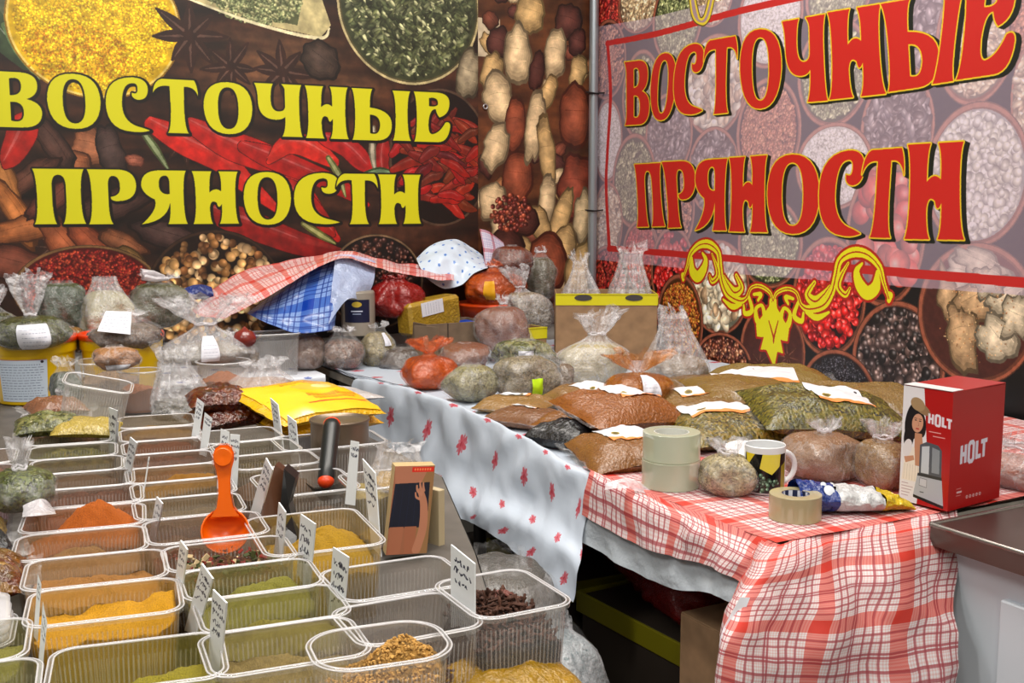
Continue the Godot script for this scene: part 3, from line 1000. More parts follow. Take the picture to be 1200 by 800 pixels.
func paint_nuts() -> ImageTexture:
	var w := 324
	var h := 894
	var im := dark_wood(w, h, Color(0.22, 0.12, 0.07), Color(0.42, 0.24, 0.13), 31)
	im.fill_rect(Rect2i(0, 150, 60, 90), Color(0.72, 0.66, 0.56))
	var s := 600.0
	var tan := Color(0.88, 0.70, 0.43)
	var cream := Color(0.95, 0.81, 0.60)
	var red := Color(0.60, 0.24, 0.12)
	var rus := Color(0.30, 0.10, 0.07)
	for k in 60:   # small nuts between the large ones
		husk(im, Vector2(rng.randf() * w, rng.randf() * h), rng.randf_range(16, 34), rng.randf_range(12, 24), rng.randf() * PI, [tan, cream, Color(0.45, 0.18, 0.1), rus, Color(0.55, 0.32, 0.16)][k % 5])
	for a in [[Vector2(2.277, 2.131), 20, 26, 0.2, tan], [Vector2(2.128, 2.009), 15, 19, 0.3, rus], [Vector2(2.097, 1.890), 14, 24, 0.3, tan], [Vector2(2.218, 1.968), 18, 36, 0.05, cream], [Vector2(2.456, 2.114), 20, 22, 0.2, rus], [Vector2(2.502, 2.034), 12, 18, 0.2, rus], [Vector2(2.395, 1.979), 16, 33, 0.15, cream], [Vector2(2.503, 1.909), 12, 24, 0.3, tan], [Vector2(2.306, 1.905), 10, 24, 0.2, rus],
		[Vector2(2.128, 1.784), 20, 33, -0.1, cream], [Vector2(2.206, 1.688), 14, 34, 0.05, red], [Vector2(2.115, 1.597), 17, 29, 0.3, cream], [Vector2(2.218, 1.474), 22, 33, 0.1, red], [Vector2(2.103, 1.377), 18, 26, 0.2, cream], [Vector2(2.355, 1.818), 11, 24, 0.5, tan], [Vector2(2.299, 1.677), 13, 44, 0.15, cream], [Vector2(2.356, 1.574), 12, 46, -0.12, tan],
		[Vector2(2.492, 1.729), 23, 41, 0.0, red], [Vector2(2.495, 1.437), 25, 43, 0.1, Color(0.56, 0.19, 0.10)], [Vector2(2.357, 1.376), 12, 36, 0.1, cream], [Vector2(2.424, 1.305), 14, 40, 0.35, tan], [Vector2(2.534, 1.311), 13, 34, 0.1, cream], [Vector2(2.324, 1.284), 14, 24, -0.3, tan], [Vector2(2.146, 1.265), 16, 20, 0.4, cream], [Vector2(2.243, 1.299), 22, 20, 0.2, rus],
		[Vector2(2.442, 1.182), 16, 30, 0.2, tan], [Vector2(2.358, 1.112), 30, 40, 0.1, red], [Vector2(2.154, 1.153), 30, 34, 0.1, rus], [Vector2(2.528, 1.071), 22, 40, 0.1, tan]]:
		var v: Vector2 = a[0]
		var k := 600.0 * 0.0035
		husk(im, Vector2((v.x - 2.035) * s, (2.35 - v.y) * s), a[1] * k, a[2] * k, a[3], a[4], 0.08 if a[4] == red else 0.15)
	scatter(im, Vector2((2.19 - 2.035) * s, (2.35 - 1.33) * s), 60, 45, stamps(10, 6, [Color(0.4, 0.13, 0.1), Color(0.5, 0.22, 0.14), Color(0.25, 0.08, 0.06)], 0.4), 160)
	mottle(im, 0.02, 0.3, 63)
	return ImageTexture.create_from_image(im)


func paint_right() -> ImageTexture:
	var w := 1824
	var h := 1018
	var im := Image.create(w, h, false, Image.FORMAT_RGBA8)
	im.fill(Color(0.045, 0.04, 0.05))
	var rim := Color(0.60, 0.33, 0.24)
	var kinds := {
		"white": stamps(12, 4, [Color(0.86, 0.85, 0.8), Color(0.95, 0.94, 0.9), Color(0.76, 0.75, 0.7)], 0.2),
		"pea": stamps(12, 8, [Color(0.85, 0.84, 0.78), Color(0.93, 0.92, 0.88), Color(0.74, 0.73, 0.66)], 0.3),
		"cube": stamps(12, 10, [Color(0.85, 0.78, 0.66), Color(0.92, 0.88, 0.78), Color(0.75, 0.62, 0.48)], 0.15, 1.4),
		"green": stamps(12, 4, [Color(0.46, 0.5, 0.3), Color(0.6, 0.62, 0.42), Color(0.32, 0.36, 0.2)], 0.3, 1.5),
		"orange": stamps(12, 4, [Color(0.75, 0.4, 0.12), Color(0.82, 0.55, 0.18), Color(0.6, 0.2, 0.08)], 0.3, 1.5),
		"brown": stamps(12, 6, [Color(0.35, 0.14, 0.09), Color(0.5, 0.24, 0.14), Color(0.62, 0.4, 0.28), Color(0.25, 0.09, 0.06)], 0.5, 1.2),
		"redpepper": stamps(12, 9, [Color(0.72, 0.08, 0.08), Color(0.58, 0.06, 0.08), Color(0.82, 0.16, 0.14)], 0.55),
		"black": stamps(14, 9, [Color(0.16, 0.12, 0.12), Color(0.26, 0.2, 0.19), Color(0.36, 0.28, 0.26), Color(0.1, 0.08, 0.08)], 0.5),
		"sesame": stamps(12, 3, [Color(0.1, 0.09, 0.11), Color(0.2, 0.19, 0.22), Color(0.06, 0.05, 0.07)], 0.5, 1.5),
		"dark": stamps(12, 7, [Color(0.3, 0.25, 0.24), Color(0.45, 0.4, 0.4), Color(0.2, 0.16, 0.15)], 0.4, 2.0),
		"lentil": stamps(12, 4, [Color(0.62, 0.3, 0.18), Color(0.7, 0.4, 0.26), Color(0.5, 0.22, 0.14)], 0.3, 1.3),
		"pale": stamps(12, 5, [Color(0.7, 0.6, 0.46), Color(0.82, 0.74, 0.6), Color(0.58, 0.46, 0.34)], 0.3, 2.0),
		"tomato": stamps(8, 24, [Color(0.72, 0.16, 0.12), Color(0.8, 0.26, 0.2), Color(0.62, 0.1, 0.08)], 0.5),
		"paprika": stamps(10, 5, [Color(0.62, 0.13, 0.1), Color(0.72, 0.26, 0.18), Color(0.5, 0.08, 0.08)], 0.3, 1.6),
	}
	var floors := {"white": 0.75, "pea": 0.55, "cube": 0.4, "green": 0.3, "orange": 0.35, "pale": 0.4}
	# bowls: centre and half axes on the wall, contents, how many grains
	for a in [
		[Vector2(-3.973, 2.151), Vector2(0.167, 0.110), "paprika", 500], [Vector2(-3.728, 2.158), Vector2(0.140, 0.112), "pale", 400], [Vector2(-3.481, 2.058), Vector2(0.143, 0.157), "green", 900], [Vector2(-3.269, 2.113), Vector2(0.107, 0.105), "pale", 400], [Vector2(-2.965, 1.992), Vector2(0.153, 0.157), "white", 1600], [Vector2(-2.653, 2.013), Vector2(0.132, 0.099), "green", 800], [Vector2(-2.336, 1.916), Vector2(0.112, 0.159), "dark", 420], [Vector2(-2.128, 1.829), Vector2(0.128, 0.178), "pale", 700], [Vector2(-1.906, 1.865), Vector2(0.122, 0.171), "lentil", 900],
		[Vector2(-3.955, 1.959), Vector2(0.128, 0.152), "lentil", 500], [Vector2(-3.706, 1.793), Vector2(0.129, 0.167), "green", 500], [Vector2(-3.251, 1.792), Vector2(0.165, 0.170), "cube", 200], [Vector2(-2.660, 1.779), Vector2(0.148, 0.158), "green", 900], [Vector2(-3.947, 1.627), Vector2(0.103, 0.162), "white", 500], [Vector2(-3.522, 1.630), Vector2(0.142, 0.149), "dark", 300], [Vector2(-2.957, 1.610), Vector2(0.154, 0.172), "lentil", 1300], [Vector2(-2.394, 1.593), Vector2(0.133, 0.155), "dark", 500], [Vector2(-1.937, 1.655), Vector2(0.065, 0.131), "pale", 300],
		[Vector2(-3.752, 1.458), Vector2(0.145, 0.178), "green", 600], [Vector2(-3.248, 1.488), Vector2(0.137, 0.148), "dark", 350], [Vector2(-2.646, 1.487), Vector2(0.156, 0.129), "white", 1500], [Vector2(-2.107, 1.449), Vector2(0.162, 0.186), "pea", 760], [Vector2(-1.893, 1.369), Vector2(0.049, 0.132), "pale", 300], [Vector2(-3.491, 1.347), Vector2(0.131, 0.163), "lentil", 500],
		[Vector2(-3.940, 1.290), Vector2(0.104, 0.157), "pale", 300], [Vector2(-3.701, 1.157), Vector2(0.119, 0.138), "paprika", 400], [Vector2(-3.484, 1.107), Vector2(0.131, 0.165), "redpepper", 150], [Vector2(-2.933, 1.235), Vector2(0.154, 0.145), "green", 1100], [Vector2(-2.424, 1.277), Vector2(0.147, 0.205), "tomato", 26], [Vector2(-3.201, 1.064), Vector2(0.165, 0.162), "cube", 190], [Vector2(-3.930, 1.039), Vector2(0.144, 0.144), "paprika", 300],
		[Vector2(-3.434, 0.906), Vector2(0.140, 0.182), "orange", 900], [Vector2(-2.647, 1.071), Vector2(0.151, 0.181), "redpepper", 380], [Vector2(-2.904, 0.869), Vector2(0.154, 0.148), "none", 0], [Vector2(-2.354, 0.895), Vector2(0.167, 0.175), "black", 560], [Vector2(-3.165, 0.775), Vector2(0.155, 0.119), "brown", 520], [Vector2(-2.591, 0.754), Vector2(0.156, 0.143), "sesame", 1500], [Vector2(-3.644, 0.746), Vector2(0.130, 0.174), "brown", 300], [Vector2(-2.085, 1.067), Vector2(0.185, 0.185), "none", 0],
		[Vector2(-1.910, 0.616), Vector2(0.129, 0.162), "none", 0], [Vector2(-2.136, 0.664), Vector2(0.135, 0.148), "redpepper", 300], [Vector2(-1.776, 0.849), Vector2(0.118, 0.132), "black", 400], [Vector2(-1.731, 1.179), Vector2(0.135, 0.169), "green", 900], [Vector2(-1.734, 1.535), Vector2(0.133, 0.165), "redpepper", 400], [Vector2(-1.512, 1.350), Vector2(0.116, 0.175), "pea", 400], [Vector2(-1.501, 1.693), Vector2(0.113, 0.170), "dark", 400], [Vector2(-2.926, 0.596), Vector2(0.149, 0.120), "brown", 400], [Vector2(-2.354, 0.647), Vector2(0.132, 0.115), "orange", 500], [Vector2(-1.503, 0.975), Vector2(0.118, 0.179), "lentil", 500], [Vector2(-1.696, 1.913), Vector2(0.128, 0.159), "white", 500], [Vector2(-2.006, 2.030), Vector2(0.154, 0.130), "orange", 500], [Vector2(-2.315, 2.136), Vector2(0.152, 0.142), "black", 300], [Vector2(-2.999, 2.248), Vector2(0.171, 0.139), "redpepper", 300], [Vector2(-3.473, 2.310), Vector2(0.210, 0.123), "brown", 300]]:
		var fl := Color(0.3, 0.13, 0.09)
		if floors.has(a[2]):
			fl = kinds[a[2]][0].get_pixel(kinds[a[2]][0].get_width() / 2, kinds[a[2]][0].get_height() / 2) * floors[a[2]]
			fl.a = 1.0
		elif a[2] != "none":
			fl = Color(0.1, 0.05, 0.05)
		else:
			fl = Color(0.28, 0.13, 0.11)
		bowl(im, rp(a[0]), a[1].x * 690, a[1].y * 690, rim, fl, kinds[a[2]] if a[2] != "none" else [], int(a[3] * 1.5), 0.08)
	# ginger, anise and shrimp-red curls in the three bowls left empty
	for a in [[Vector2(-2.139, 1.173), 34, 40, 0.2, 1], [Vector2(-2.078, 1.205), 60, 28, 0.35, 1], [Vector2(-2.182, 1.114), 20, 56, -0.2, 0], [Vector2(-2.072, 1.106), 64, 46, -0.4, 0], [Vector2(-1.986, 1.129), 50, 30, -0.5, 1], [Vector2(-2.122, 1.005), 38, 66, -0.25, 0], [Vector2(-2.010, 1.003), 44, 40, 0.7, 1], [Vector2(-2.048, 1.159), 34, 30, 0.1, 1], [Vector2(-1.956, 1.069), 30, 40, 0.3, 1]]:
		husk(im, rp(a[0]), a[1], a[2], a[3], [Color(0.84, 0.66, 0.46), Color(0.95, 0.87, 0.73)][a[4]], 0.3)
	scatter(im, rp(Vector2(-2.083, 1.062)), 84, 90, stamps(8, 2, [Color(0.80, 0.66, 0.48), Color(0.62, 0.42, 0.26)], 0.0), 160)
	for a in [[Vector2(-2.966, 0.816), 40], [Vector2(-2.826, 0.855), 42], [Vector2(-2.895, 0.781), 40]]:
		anise(im, rp(a[0]), a[1], Color(0.42, 0.2, 0.14))
	for k in 9:
		var v := rp(Vector2(-1.919, 0.625)) + Vector2(rng.randf_range(-60, 60), rng.randf_range(-60, 60))
		brush(im, [v, v + Vector2(20, -26), v + Vector2(44, 4), v + Vector2(30, 30)], [10, 18, 16, 6], Color(0.62, 0.2, 0.1))
		brush(im, [v + Vector2(4, -4), v + Vector2(21, -28), v + Vector2(40, -2)], [2, 5, 3], Color(0.85, 0.5, 0.36))
	mottle(im, 0.05, 0.2, 62)
	# the pale panel behind the lettering
	var wash := Image.create(w, h, false, Image.FORMAT_RGBA8)
	wash.fill(Color(0.74, 0.66, 0.73, 0.0))
	poly(wash, [PackedVector2Array([rp(Vector2(-4.052, 2.104)), rp(Vector2(-3.676, 2.086)), rp(Vector2(-2.985, 2.086)), rp(Vector2(-1.528, 2.106)), rp(Vector2(-1.451, 1.116)), rp(Vector2(-1.939, 1.130)), rp(Vector2(-3.051, 1.120)), rp(Vector2(-4.035, 1.128))])], Color(0.76, 0.69, 0.77, 0.60))
	im.blend_rect(wash, Rect2i(0, 0, w, h), Vector2i.ZERO)
	# red frame
	var red := Color(0.72, 0.14, 0.13)
	brush(im, [rp(Vector2(-3.953, 2.022)), rp(Vector2(-3.930, 1.819)), rp(Vector2(-3.950, 1.575)), rp(Vector2(-3.954, 1.433)), rp(Vector2(-3.923, 1.177))], [13, 14, 13, 13, 15], red)
	brush(im, [rp(Vector2(-3.959, 2.026)), rp(Vector2(-3.590, 2.020)), rp(Vector2(-3.207, 2.033)), rp(Vector2(-2.819, 2.035)), rp(Vector2(-1.560, 2.031))], [14, 15, 15, 15, 16], red)
	brush(im, [rp(Vector2(-3.929, 1.180)), rp(Vector2(-3.127, 1.173)), rp(Vector2(-1.941, 1.164)), rp(Vector2(-1.493, 1.159))], [16, 16, 18, 20], red)
	# golden scrolls, the right half drawn and its mirror
	var gold := Color(0.86, 0.84, 0.10)
	var strokes := [
		[[Vector2(-2.904, 1.039), Vector2(-2.886, 1.068), Vector2(-2.837, 1.085), Vector2(-2.792, 1.075), Vector2(-2.767, 1.037), Vector2(-2.728, 1.026), Vector2(-2.665, 1.044), Vector2(-2.631, 1.087), Vector2(-2.616, 1.140), Vector2(-2.601, 1.192), Vector2(-2.550, 1.219), Vector2(-2.491, 1.215), Vector2(-2.440, 1.181), Vector2(-2.418, 1.133), Vector2(-2.395, 1.086)], [9, 13, 14, 12, 14, 24, 26, 22, 22, 24, 30, 26, 20, 14, 9]],
		[[Vector2(-2.446, 1.165), Vector2(-2.450, 1.118), Vector2(-2.483, 1.097), Vector2(-2.516, 1.122), Vector2(-2.530, 1.161), Vector2(-2.509, 1.186)], [10, 34, 40, 34, 20, 8]],
		[[Vector2(-2.395, 1.080), Vector2(-2.388, 1.099), Vector2(-2.409, 1.105)], [14, 12, 6]],
		[[Vector2(-2.566, 1.185), Vector2(-2.597, 1.138), Vector2(-2.602, 1.105), Vector2(-2.572, 1.085), Vector2(-2.555, 1.106)], [8, 18, 20, 18, 8]],
		[[Vector2(-2.709, 1.114), Vector2(-2.738, 1.073), Vector2(-2.702, 1.053), Vector2(-2.665, 1.079), Vector2(-2.640, 1.108)], [14, 24, 34, 22, 8]],
		[[Vector2(-2.893, 1.041), Vector2(-2.887, 0.998), Vector2(-2.859, 0.951), Vector2(-2.827, 0.965), Vector2(-2.820, 1.004), Vector2(-2.850, 1.018), Vector2(-2.865, 0.985)], [10, 12, 16, 22, 14, 12, 20]],
		[[Vector2(-2.806, 1.054), Vector2(-2.843, 1.057), Vector2(-2.830, 1.035)], [10, 14, 10]],
		[[Vector2(-2.781, 1.044), Vector2(-2.799, 0.997), Vector2(-2.762, 0.983), Vector2(-2.755, 1.012)], [12, 18, 16, 8]],
		[[Vector2(-2.740, 1.014), Vector2(-2.692, 1.001), Vector2(-2.639, 1.023)], [12, 20, 8]],
	]
	var axis := rp(Vector2(-2.905, 1.040)).x
	var pend := [Vector2(-2.905, 1.040), Vector2(-2.822, 0.949), Vector2(-2.828, 0.907), Vector2(-2.862, 0.909), Vector2(-2.847, 0.864), Vector2(-2.877, 0.866), Vector2(-2.891, 0.808)]
	for pass_at in 2:
		var grow := 5.0 if pass_at == 0 else 0.0
		var col: Color = Color(0.66, 0.13, 0.08) if pass_at == 0 else gold
		for side in 2:
			for s in strokes:
				var q := []
				for v in s[0]:
					var p := rp(v)
					q.append(Vector2(2.0 * axis - p.x, p.y) if side else p)
				brush(im, q, s[1].map(func(x): return x * 0.7), col, grow)
		var blob := PackedVector2Array()
		for v in pend:
			blob.append(rp(v))
		for i in range(pend.size() - 2, 0, -1):
			blob.append(Vector2(2.0 * axis - rp(pend[i]).x, rp(pend[i]).y))
		poly(im, Geometry2D.offset_polygon(blob, 5.0) if pass_at == 0 else [blob], col)
	for side in 2:
		for k in [0, 3, 4]:
			var q := []
			for v in strokes[k][0]:
				var p := rp(v)
				q.append(Vector2(2.0 * axis - p.x, p.y) if side else p)
			brush(im, q, [2, 3.5, 2], Color(0.66, 0.13, 0.08))
	for s in [[Vector2(-2.924, 0.968), Vector2(-2.899, 0.914), Vector2(-2.898, 0.893)], [Vector2(-2.877, 0.972), Vector2(-2.896, 0.914), Vector2(-2.898, 0.893)]]:
		brush(im, s.map(func(v): return rp(v)), [3, 5, 2], Color(0.66, 0.13, 0.08))
	var tip := [rp(Vector2(-3.397, 2.152)), rp(Vector2(-3.374, 2.069)), rp(Vector2(-3.343, 2.031)), rp(Vector2(-3.303, 2.041)), rp(Vector2(-3.268, 2.131))]
	brush(im, tip, [26, 30, 20, 28, 26], Color(0.35, 0.28, 0.12))
	brush(im, tip, [20, 24, 14, 22, 20], Color(0.85, 0.75, 0.2))
	brush(im, tip, [8, 12, 4, 8, 8], Color(0.62, 0.52, 0.55))
	# lettering: dark shade, yellow edge, red face
	var layer := Image.create(w * 2, h * 2, false, Image.FORMAT_RGBA8)
	layer.fill(Color(0.3, 0.2, 0.1, 0.0))
	var G := glyphs()
	for a in [["V", Vector2(-3.832, 1.936), Vector2(-3.649, 1.927), Vector2(-3.648, 1.680), Vector2(-3.820, 1.684)], ["O", Vector2(-3.632, 1.944), Vector2(-3.468, 1.936), Vector2(-3.492, 1.687), Vector2(-3.648, 1.690)], ["S", Vector2(-3.485, 1.959), Vector2(-3.310, 1.951), Vector2(-3.316, 1.701), Vector2(-3.498, 1.697)], ["T", Vector2(-3.320, 1.955), Vector2(-3.125, 1.952), Vector2(-3.133, 1.691), Vector2(-3.301, 1.690)], ["O", Vector2(-3.121, 1.969), Vector2(-2.900, 1.948), Vector2(-2.896, 1.689), Vector2(-3.101, 1.695)], ["Ch", Vector2(-2.901, 1.968), Vector2(-2.705, 1.965), Vector2(-2.680, 1.695), Vector2(-2.880, 1.699)], ["N", Vector2(-2.694, 1.968), Vector2(-2.476, 1.962), Vector2(-2.441, 1.697), Vector2(-2.673, 1.697)], ["b", Vector2(-2.476, 1.962), Vector2(-2.265, 1.956), Vector2(-2.244, 1.706), Vector2(-2.432, 1.701)], ["l", Vector2(-2.245, 1.971), Vector2(-2.174, 1.971), Vector2(-2.195, 1.711), Vector2(-2.268, 1.709)], ["E", Vector2(-2.174, 1.971), Vector2(-2.010, 1.966), Vector2(-2.001, 1.718), Vector2(-2.186, 1.713)],
		["P", Vector2(-3.750, 1.524), Vector2(-3.570, 1.525), Vector2(-3.535, 1.281), Vector2(-3.725, 1.274)], ["R", Vector2(-3.564, 1.528), Vector2(-3.351, 1.528), Vector2(-3.347, 1.282), Vector2(-3.518, 1.275)], ["Ya", Vector2(-3.356, 1.528), Vector2(-3.169, 1.529), Vector2(-3.164, 1.273), Vector2(-3.347, 1.269)], ["N", Vector2(-3.160, 1.531), Vector2(-2.957, 1.533), Vector2(-2.942, 1.272), Vector2(-3.150, 1.270)], ["O", Vector2(-2.953, 1.533), Vector2(-2.710, 1.530), Vector2(-2.693, 1.270), Vector2(-2.946, 1.269)], ["S", Vector2(-2.706, 1.533), Vector2(-2.510, 1.536), Vector2(-2.521, 1.270), Vector2(-2.701, 1.270)], ["T", Vector2(-2.520, 1.531), Vector2(-2.357, 1.534), Vector2(-2.358, 1.269), Vector2(-2.535, 1.267)], ["N", Vector2(-2.348, 1.542), Vector2(-2.150, 1.542), Vector2(-2.133, 1.271), Vector2(-2.345, 1.267)]]:
		letter(layer, G[a[0]], [rp(a[1]) * 2.0, rp(a[2]) * 2.0, rp(a[3]) * 2.0, rp(a[4]) * 2.0], [[6.0, Vector2(22, 9), Color(0.06, 0.09, 0.07)], [6.0, Vector2(14, 6), Color(0.06, 0.09, 0.07)], [6.0, Vector2(7, 3), Color(0.06, 0.09, 0.07)], [6.0, Vector2.ZERO, Color(0.86, 0.74, 0.14)], [0.0, Vector2.ZERO, Color(0.74, 0.12, 0.10)]])
	layer.resize(w, h, Image.INTERPOLATE_BILINEAR)
	im.blend_rect(layer, Rect2i(0, 0, w, h), Vector2i.ZERO)
	return ImageTexture.create_from_image(im)


# ------------------------------------------------------------------ kinds of goods
func bag(label: String, at: Vector3, w: float, h: float, d: float, o := {}) -> Node3D:
	# a filled plastic bag: contents, film round them gathered to a neck, tie and ruffled top
	var t = thing(o.get("name", "plastic_bag"), label, o.get("cat", "bag"), at, deg_to_rad(o.get("yaw", 0.0)), o.get("group", ""))
	var sd: float = o.get("seed", used.size() * 1.7 + at.x * 13.0 + at.z * 7.0)
	var fill: float = o.get("fill", 0.62)
	var neck: float = o.get("neck", 0.76)
	var rn: float = o.get("rn", 0.13)
	var flare: float = o.get("flare", 0.5)
	var lean: Vector2 = o.get("lean", Vector2.ZERO)
	var round_to: float = o.get("round", 0.62)
	var lump: float = o.get("lump", 0.24)
	var fm: Material = M[o.get("film", "bag")]
	var sq: float = o.get("square", 3.4)
	var place := func(th: float, r: float, y: float):
		var b := lean * pow(maxf(y, 0.0) / h, 1.6) * h
		var box := pow(pow(absf(cos(th)), sq) + pow(absf(sin(th)), sq), -1.0 / sq)
		r *= lerpf(box, 1.0, clampf(y / h * 1.1, 0.0, 1.0)) * 0.95
		return Vector3(cos(th) * r * w / 2.0 + b.x, y, sin(th) * r * d / 2.0 + b.y)
	var lumps := func(th: float, y: float):   # slumped and dented, with a few sharp creases
		var c := cos(th)
		var s := sin(th)
		var crease := absf(wob.get_noise_3d(c * 1.3 + sd, y / h * 2.2 + 4.0, s * 1.3 - sd))
		return 1.0 + lump * 1.5 * wob.get_noise_3d(c * 0.8 + sd, y / h * 1.2, s * 0.8) - lump * 0.55 * (0.3 - minf(crease, 0.3)) + lump * 0.12 * wob.get_noise_3d(c * 5.0, y / h * 7.0 + sd, s * 5.0)
	if fill > 0.0:
		var c := MB.new()
		c.grid(40, 22, func(u, v):
			var th: float = TAU * u
			var y := fill * h * 0.5 * (1.0 - cos(v * PI))
			return place.call(th, pow(maxf(sin(v * PI), 0.0), round_to) * 0.965 * lumps.call(th, y), y + 0.001 + 0.003 * sin(v * PI)), true, Vector2.ONE, true)
		part("contents", c, packed(o.get("col", Color(0.6, 0.5, 0.4)), o.get("tex", "grain"), o.get("scale", 14.0), 1.3), t)
	var ff := maxf(fill, 0.3)
	var inside := func(th: float, y: float):   # how far out the contents reach at that height
		if y >= fill * h or fill <= 0.0:
			return 0.0
		return pow(maxf(sin(acos(clampf(1.0 - 2.0 * y / (fill * h), -1.0, 1.0))), 0.0), round_to) * lumps.call(th, y)
	var prof := func(th: float, v: float):
		if v < 0.5:
			var a: float = v / 0.5 * PI * 0.6
			var y := ff * h * 0.5 * (1.0 - cos(a))
			return place.call(th, (pow(sin(a), round_to) + 0.02) * lumps.call(th, y) + 0.012 * absf(sin(th * 11.0 + sd + y * 40.0)), y)
		var y0 := ff * h * 0.5 * (1.0 - cos(PI * 0.6))
		var k: float = (v - 0.5) / 0.5
		var y := lerpf(y0, neck * h, k)
		var r0: float = (pow(sin(PI * 0.6), round_to) + 0.02) * lumps.call(th, y0)
		var ph := 3.0 * wob.get_noise_2d(cos(th) + sd, sin(th))
		var wr: float = 1.0 + k * (0.2 * sin(th * 9.0 + ph) + 0.1 * sin(th * 17.0 - ph * 2.0)) * (1.0 - 0.3 * k) + 0.2 * k * (1.0 - k) * wob.get_noise_3d(cos(th) * 2.5, y * 26.0 + sd, sin(th) * 2.5)
		return place.call(th, maxf(lerpf(r0, rn, pow(smoothstep(0.0, 1.0, k), o.get("sag", 1.15))) * wr, inside.call(th, y) + 0.025), y)
	var f := MB.new()
	f.grid(72, 30, func(u, v): return prof.call(TAU * u, v), true, Vector2.ONE, true)
	part("film", f, fm, t)
	if o.get("top", true):
		var rf := MB.new()
		rf.grid(64, 12, func(u, v):
			var th: float = TAU * u
			var pl := sin(th * 7.0 + 4.0 * wob.get_noise_2d(cos(th) * 1.5 + sd, sin(th) * 1.5 + 5.0))
			var y: float = lerpf(neck * h, h * (1.0 + 0.16 * wob.get_noise_2d(cos(th) * 1.3 + sd, sin(th) * 1.3)), v)
			var p: Vector3 = place.call(th, lerpf(rn, flare, pow(v, 0.8)) * (1.0 + (0.18 + 0.3 * v) * pl), y) * Vector3(1, 1, 1.0 - 0.4 * v)
			var cr3: float = 0.07 * w * v
			return p + Vector3(wob.get_noise_3d(p.x * 22.0 + sd, p.y * 22.0, p.z * 22.0), 0.7 * wob.get_noise_3d(p.x * 18.0, p.y * 18.0 + sd, p.z * 18.0 + 7.0), wob.get_noise_3d(p.x * 22.0 + 9.0, p.y * 22.0, p.z * 22.0 + sd)) * cr3, true, Vector2.ONE, true)
		part("ruffle", rf, M.bag_milky if fm == M.bag else fm, t)
	if o.get("tie", true):
		var k := MB.new()
		var ring := []
		for i in 15:
			ring.append(place.call(TAU * i / 14.0, rn * 1.12, neck * h + 0.002 * sin(i * 2.0)))
		k.tube(ring, minf(0.0035, w * 0.025), 6, false)
		part("tie", k, o.get("tie_mat", M.bag_thick), t)
	if o.has("card"):   # [angle from, to (degrees, 90 faces +z), film parameter from, to, lift]
		var q: Array = o.card
		var cm := MB.new()
		cm.grid(8, 8, func(u, v):
			var p: Vector3 = prof.call(deg_to_rad(lerpf(q[0], q[1], u)), lerpf(q[3], q[2], v))
			var out := Vector3(p.x, 0, p.z).normalized()
			return p + out * 0.004 + Vector3(0, 0.003, 0), false, Vector2.ONE)
		part("label", cm, o.get("card_mat", M.slip), t)
	return t


func pouch(label: String, at: Vector3, l: float, d: float, th: float, yaw: float, tilt: Vector2, o := {}) -> Node3D:
	# a flat sealed pack lying on its back: pouch, two seals, paper label on top
	var t = thing(o.get("name", "flat_pack"), label, o.get("cat", "pack"), at, 0.0, o.get("group", ""))
	t.rotation = Vector3(deg_to_rad(tilt.x), deg_to_rad(yaw), deg_to_rad(tilt.y))
	var sd: float = used.size() * 2.3 + at.x * 17.0
	var sag: float = o.get("sag", 0.15)
	var top := func(u: float, v: float, s: float):
		var k := pow(maxf(1.0 - pow(absf(u), 3.0), 0.0), 0.55) * pow(maxf(1.0 - pow(absf(v), 3.0), 0.0), 0.55)
		var lump := 1.0 + 0.4 * wob.get_noise_3d(u * 1.2 + sd, v * 1.2, s) + 0.16 * wob.get_noise_3d(u * 4.0, v * 4.0, sd)
		var edge := 1.0 + 0.05 * wob.get_noise_2d(u * 1.5 + sd, v * 1.5 + s)
		return Vector3(u * l / 2.0 * edge, th * 0.5 + s * th * 0.5 * k * (lump if s > 0 else 1.0) - sag * th * u * u, v * d / 2.0 * edge)
	var m := MB.new()
	m.grid(24, 20, func(u, v): return top.call(u * 2 - 1, v * 2 - 1, 1.0), false, Vector2.ONE)
	m.grid(24, 20, func(u, v): return top.call(u * 2 - 1, v * 2 - 1, -1.0), false, Vector2.ONE, true)
	part("pouch", m, packed(o.col, o.get("tex", "grain"), o.get("scale", 12.0), o.get("crinkle", 1.1)), t)
	if o.get("seals", true):
		for s in [-1.0, 1.0]:
			var e := MB.new()
			e.grid(3, 16, func(u, v):
				var p: Vector3 = top.call(s, v * 2 - 1, 0.0)
				return p + Vector3(s * u * 0.022, 0.006 * wob.get_noise_2d(v * 5.0 + sd, u * 2.0 + s) + 0.004 * u, 0), false, Vector2.ONE)
			part("seal", e, M.bag_thick if o.get("milky", false) else M.bag, t)
	if o.has("lab"):
		var q: Array = o.lab
		var c := MB.new()
		c.grid(14, 10, func(u, v):
			var a := lerpf(q[0], q[1], u)
			var b := lerpf(q[2], q[3], v)
			return top.call(a, b, 1.0) + Vector3(0, 0.0025, 0), false, Vector2.ONE)
		part("label", c, o.get("lab_mat", M.label), t)
	return t


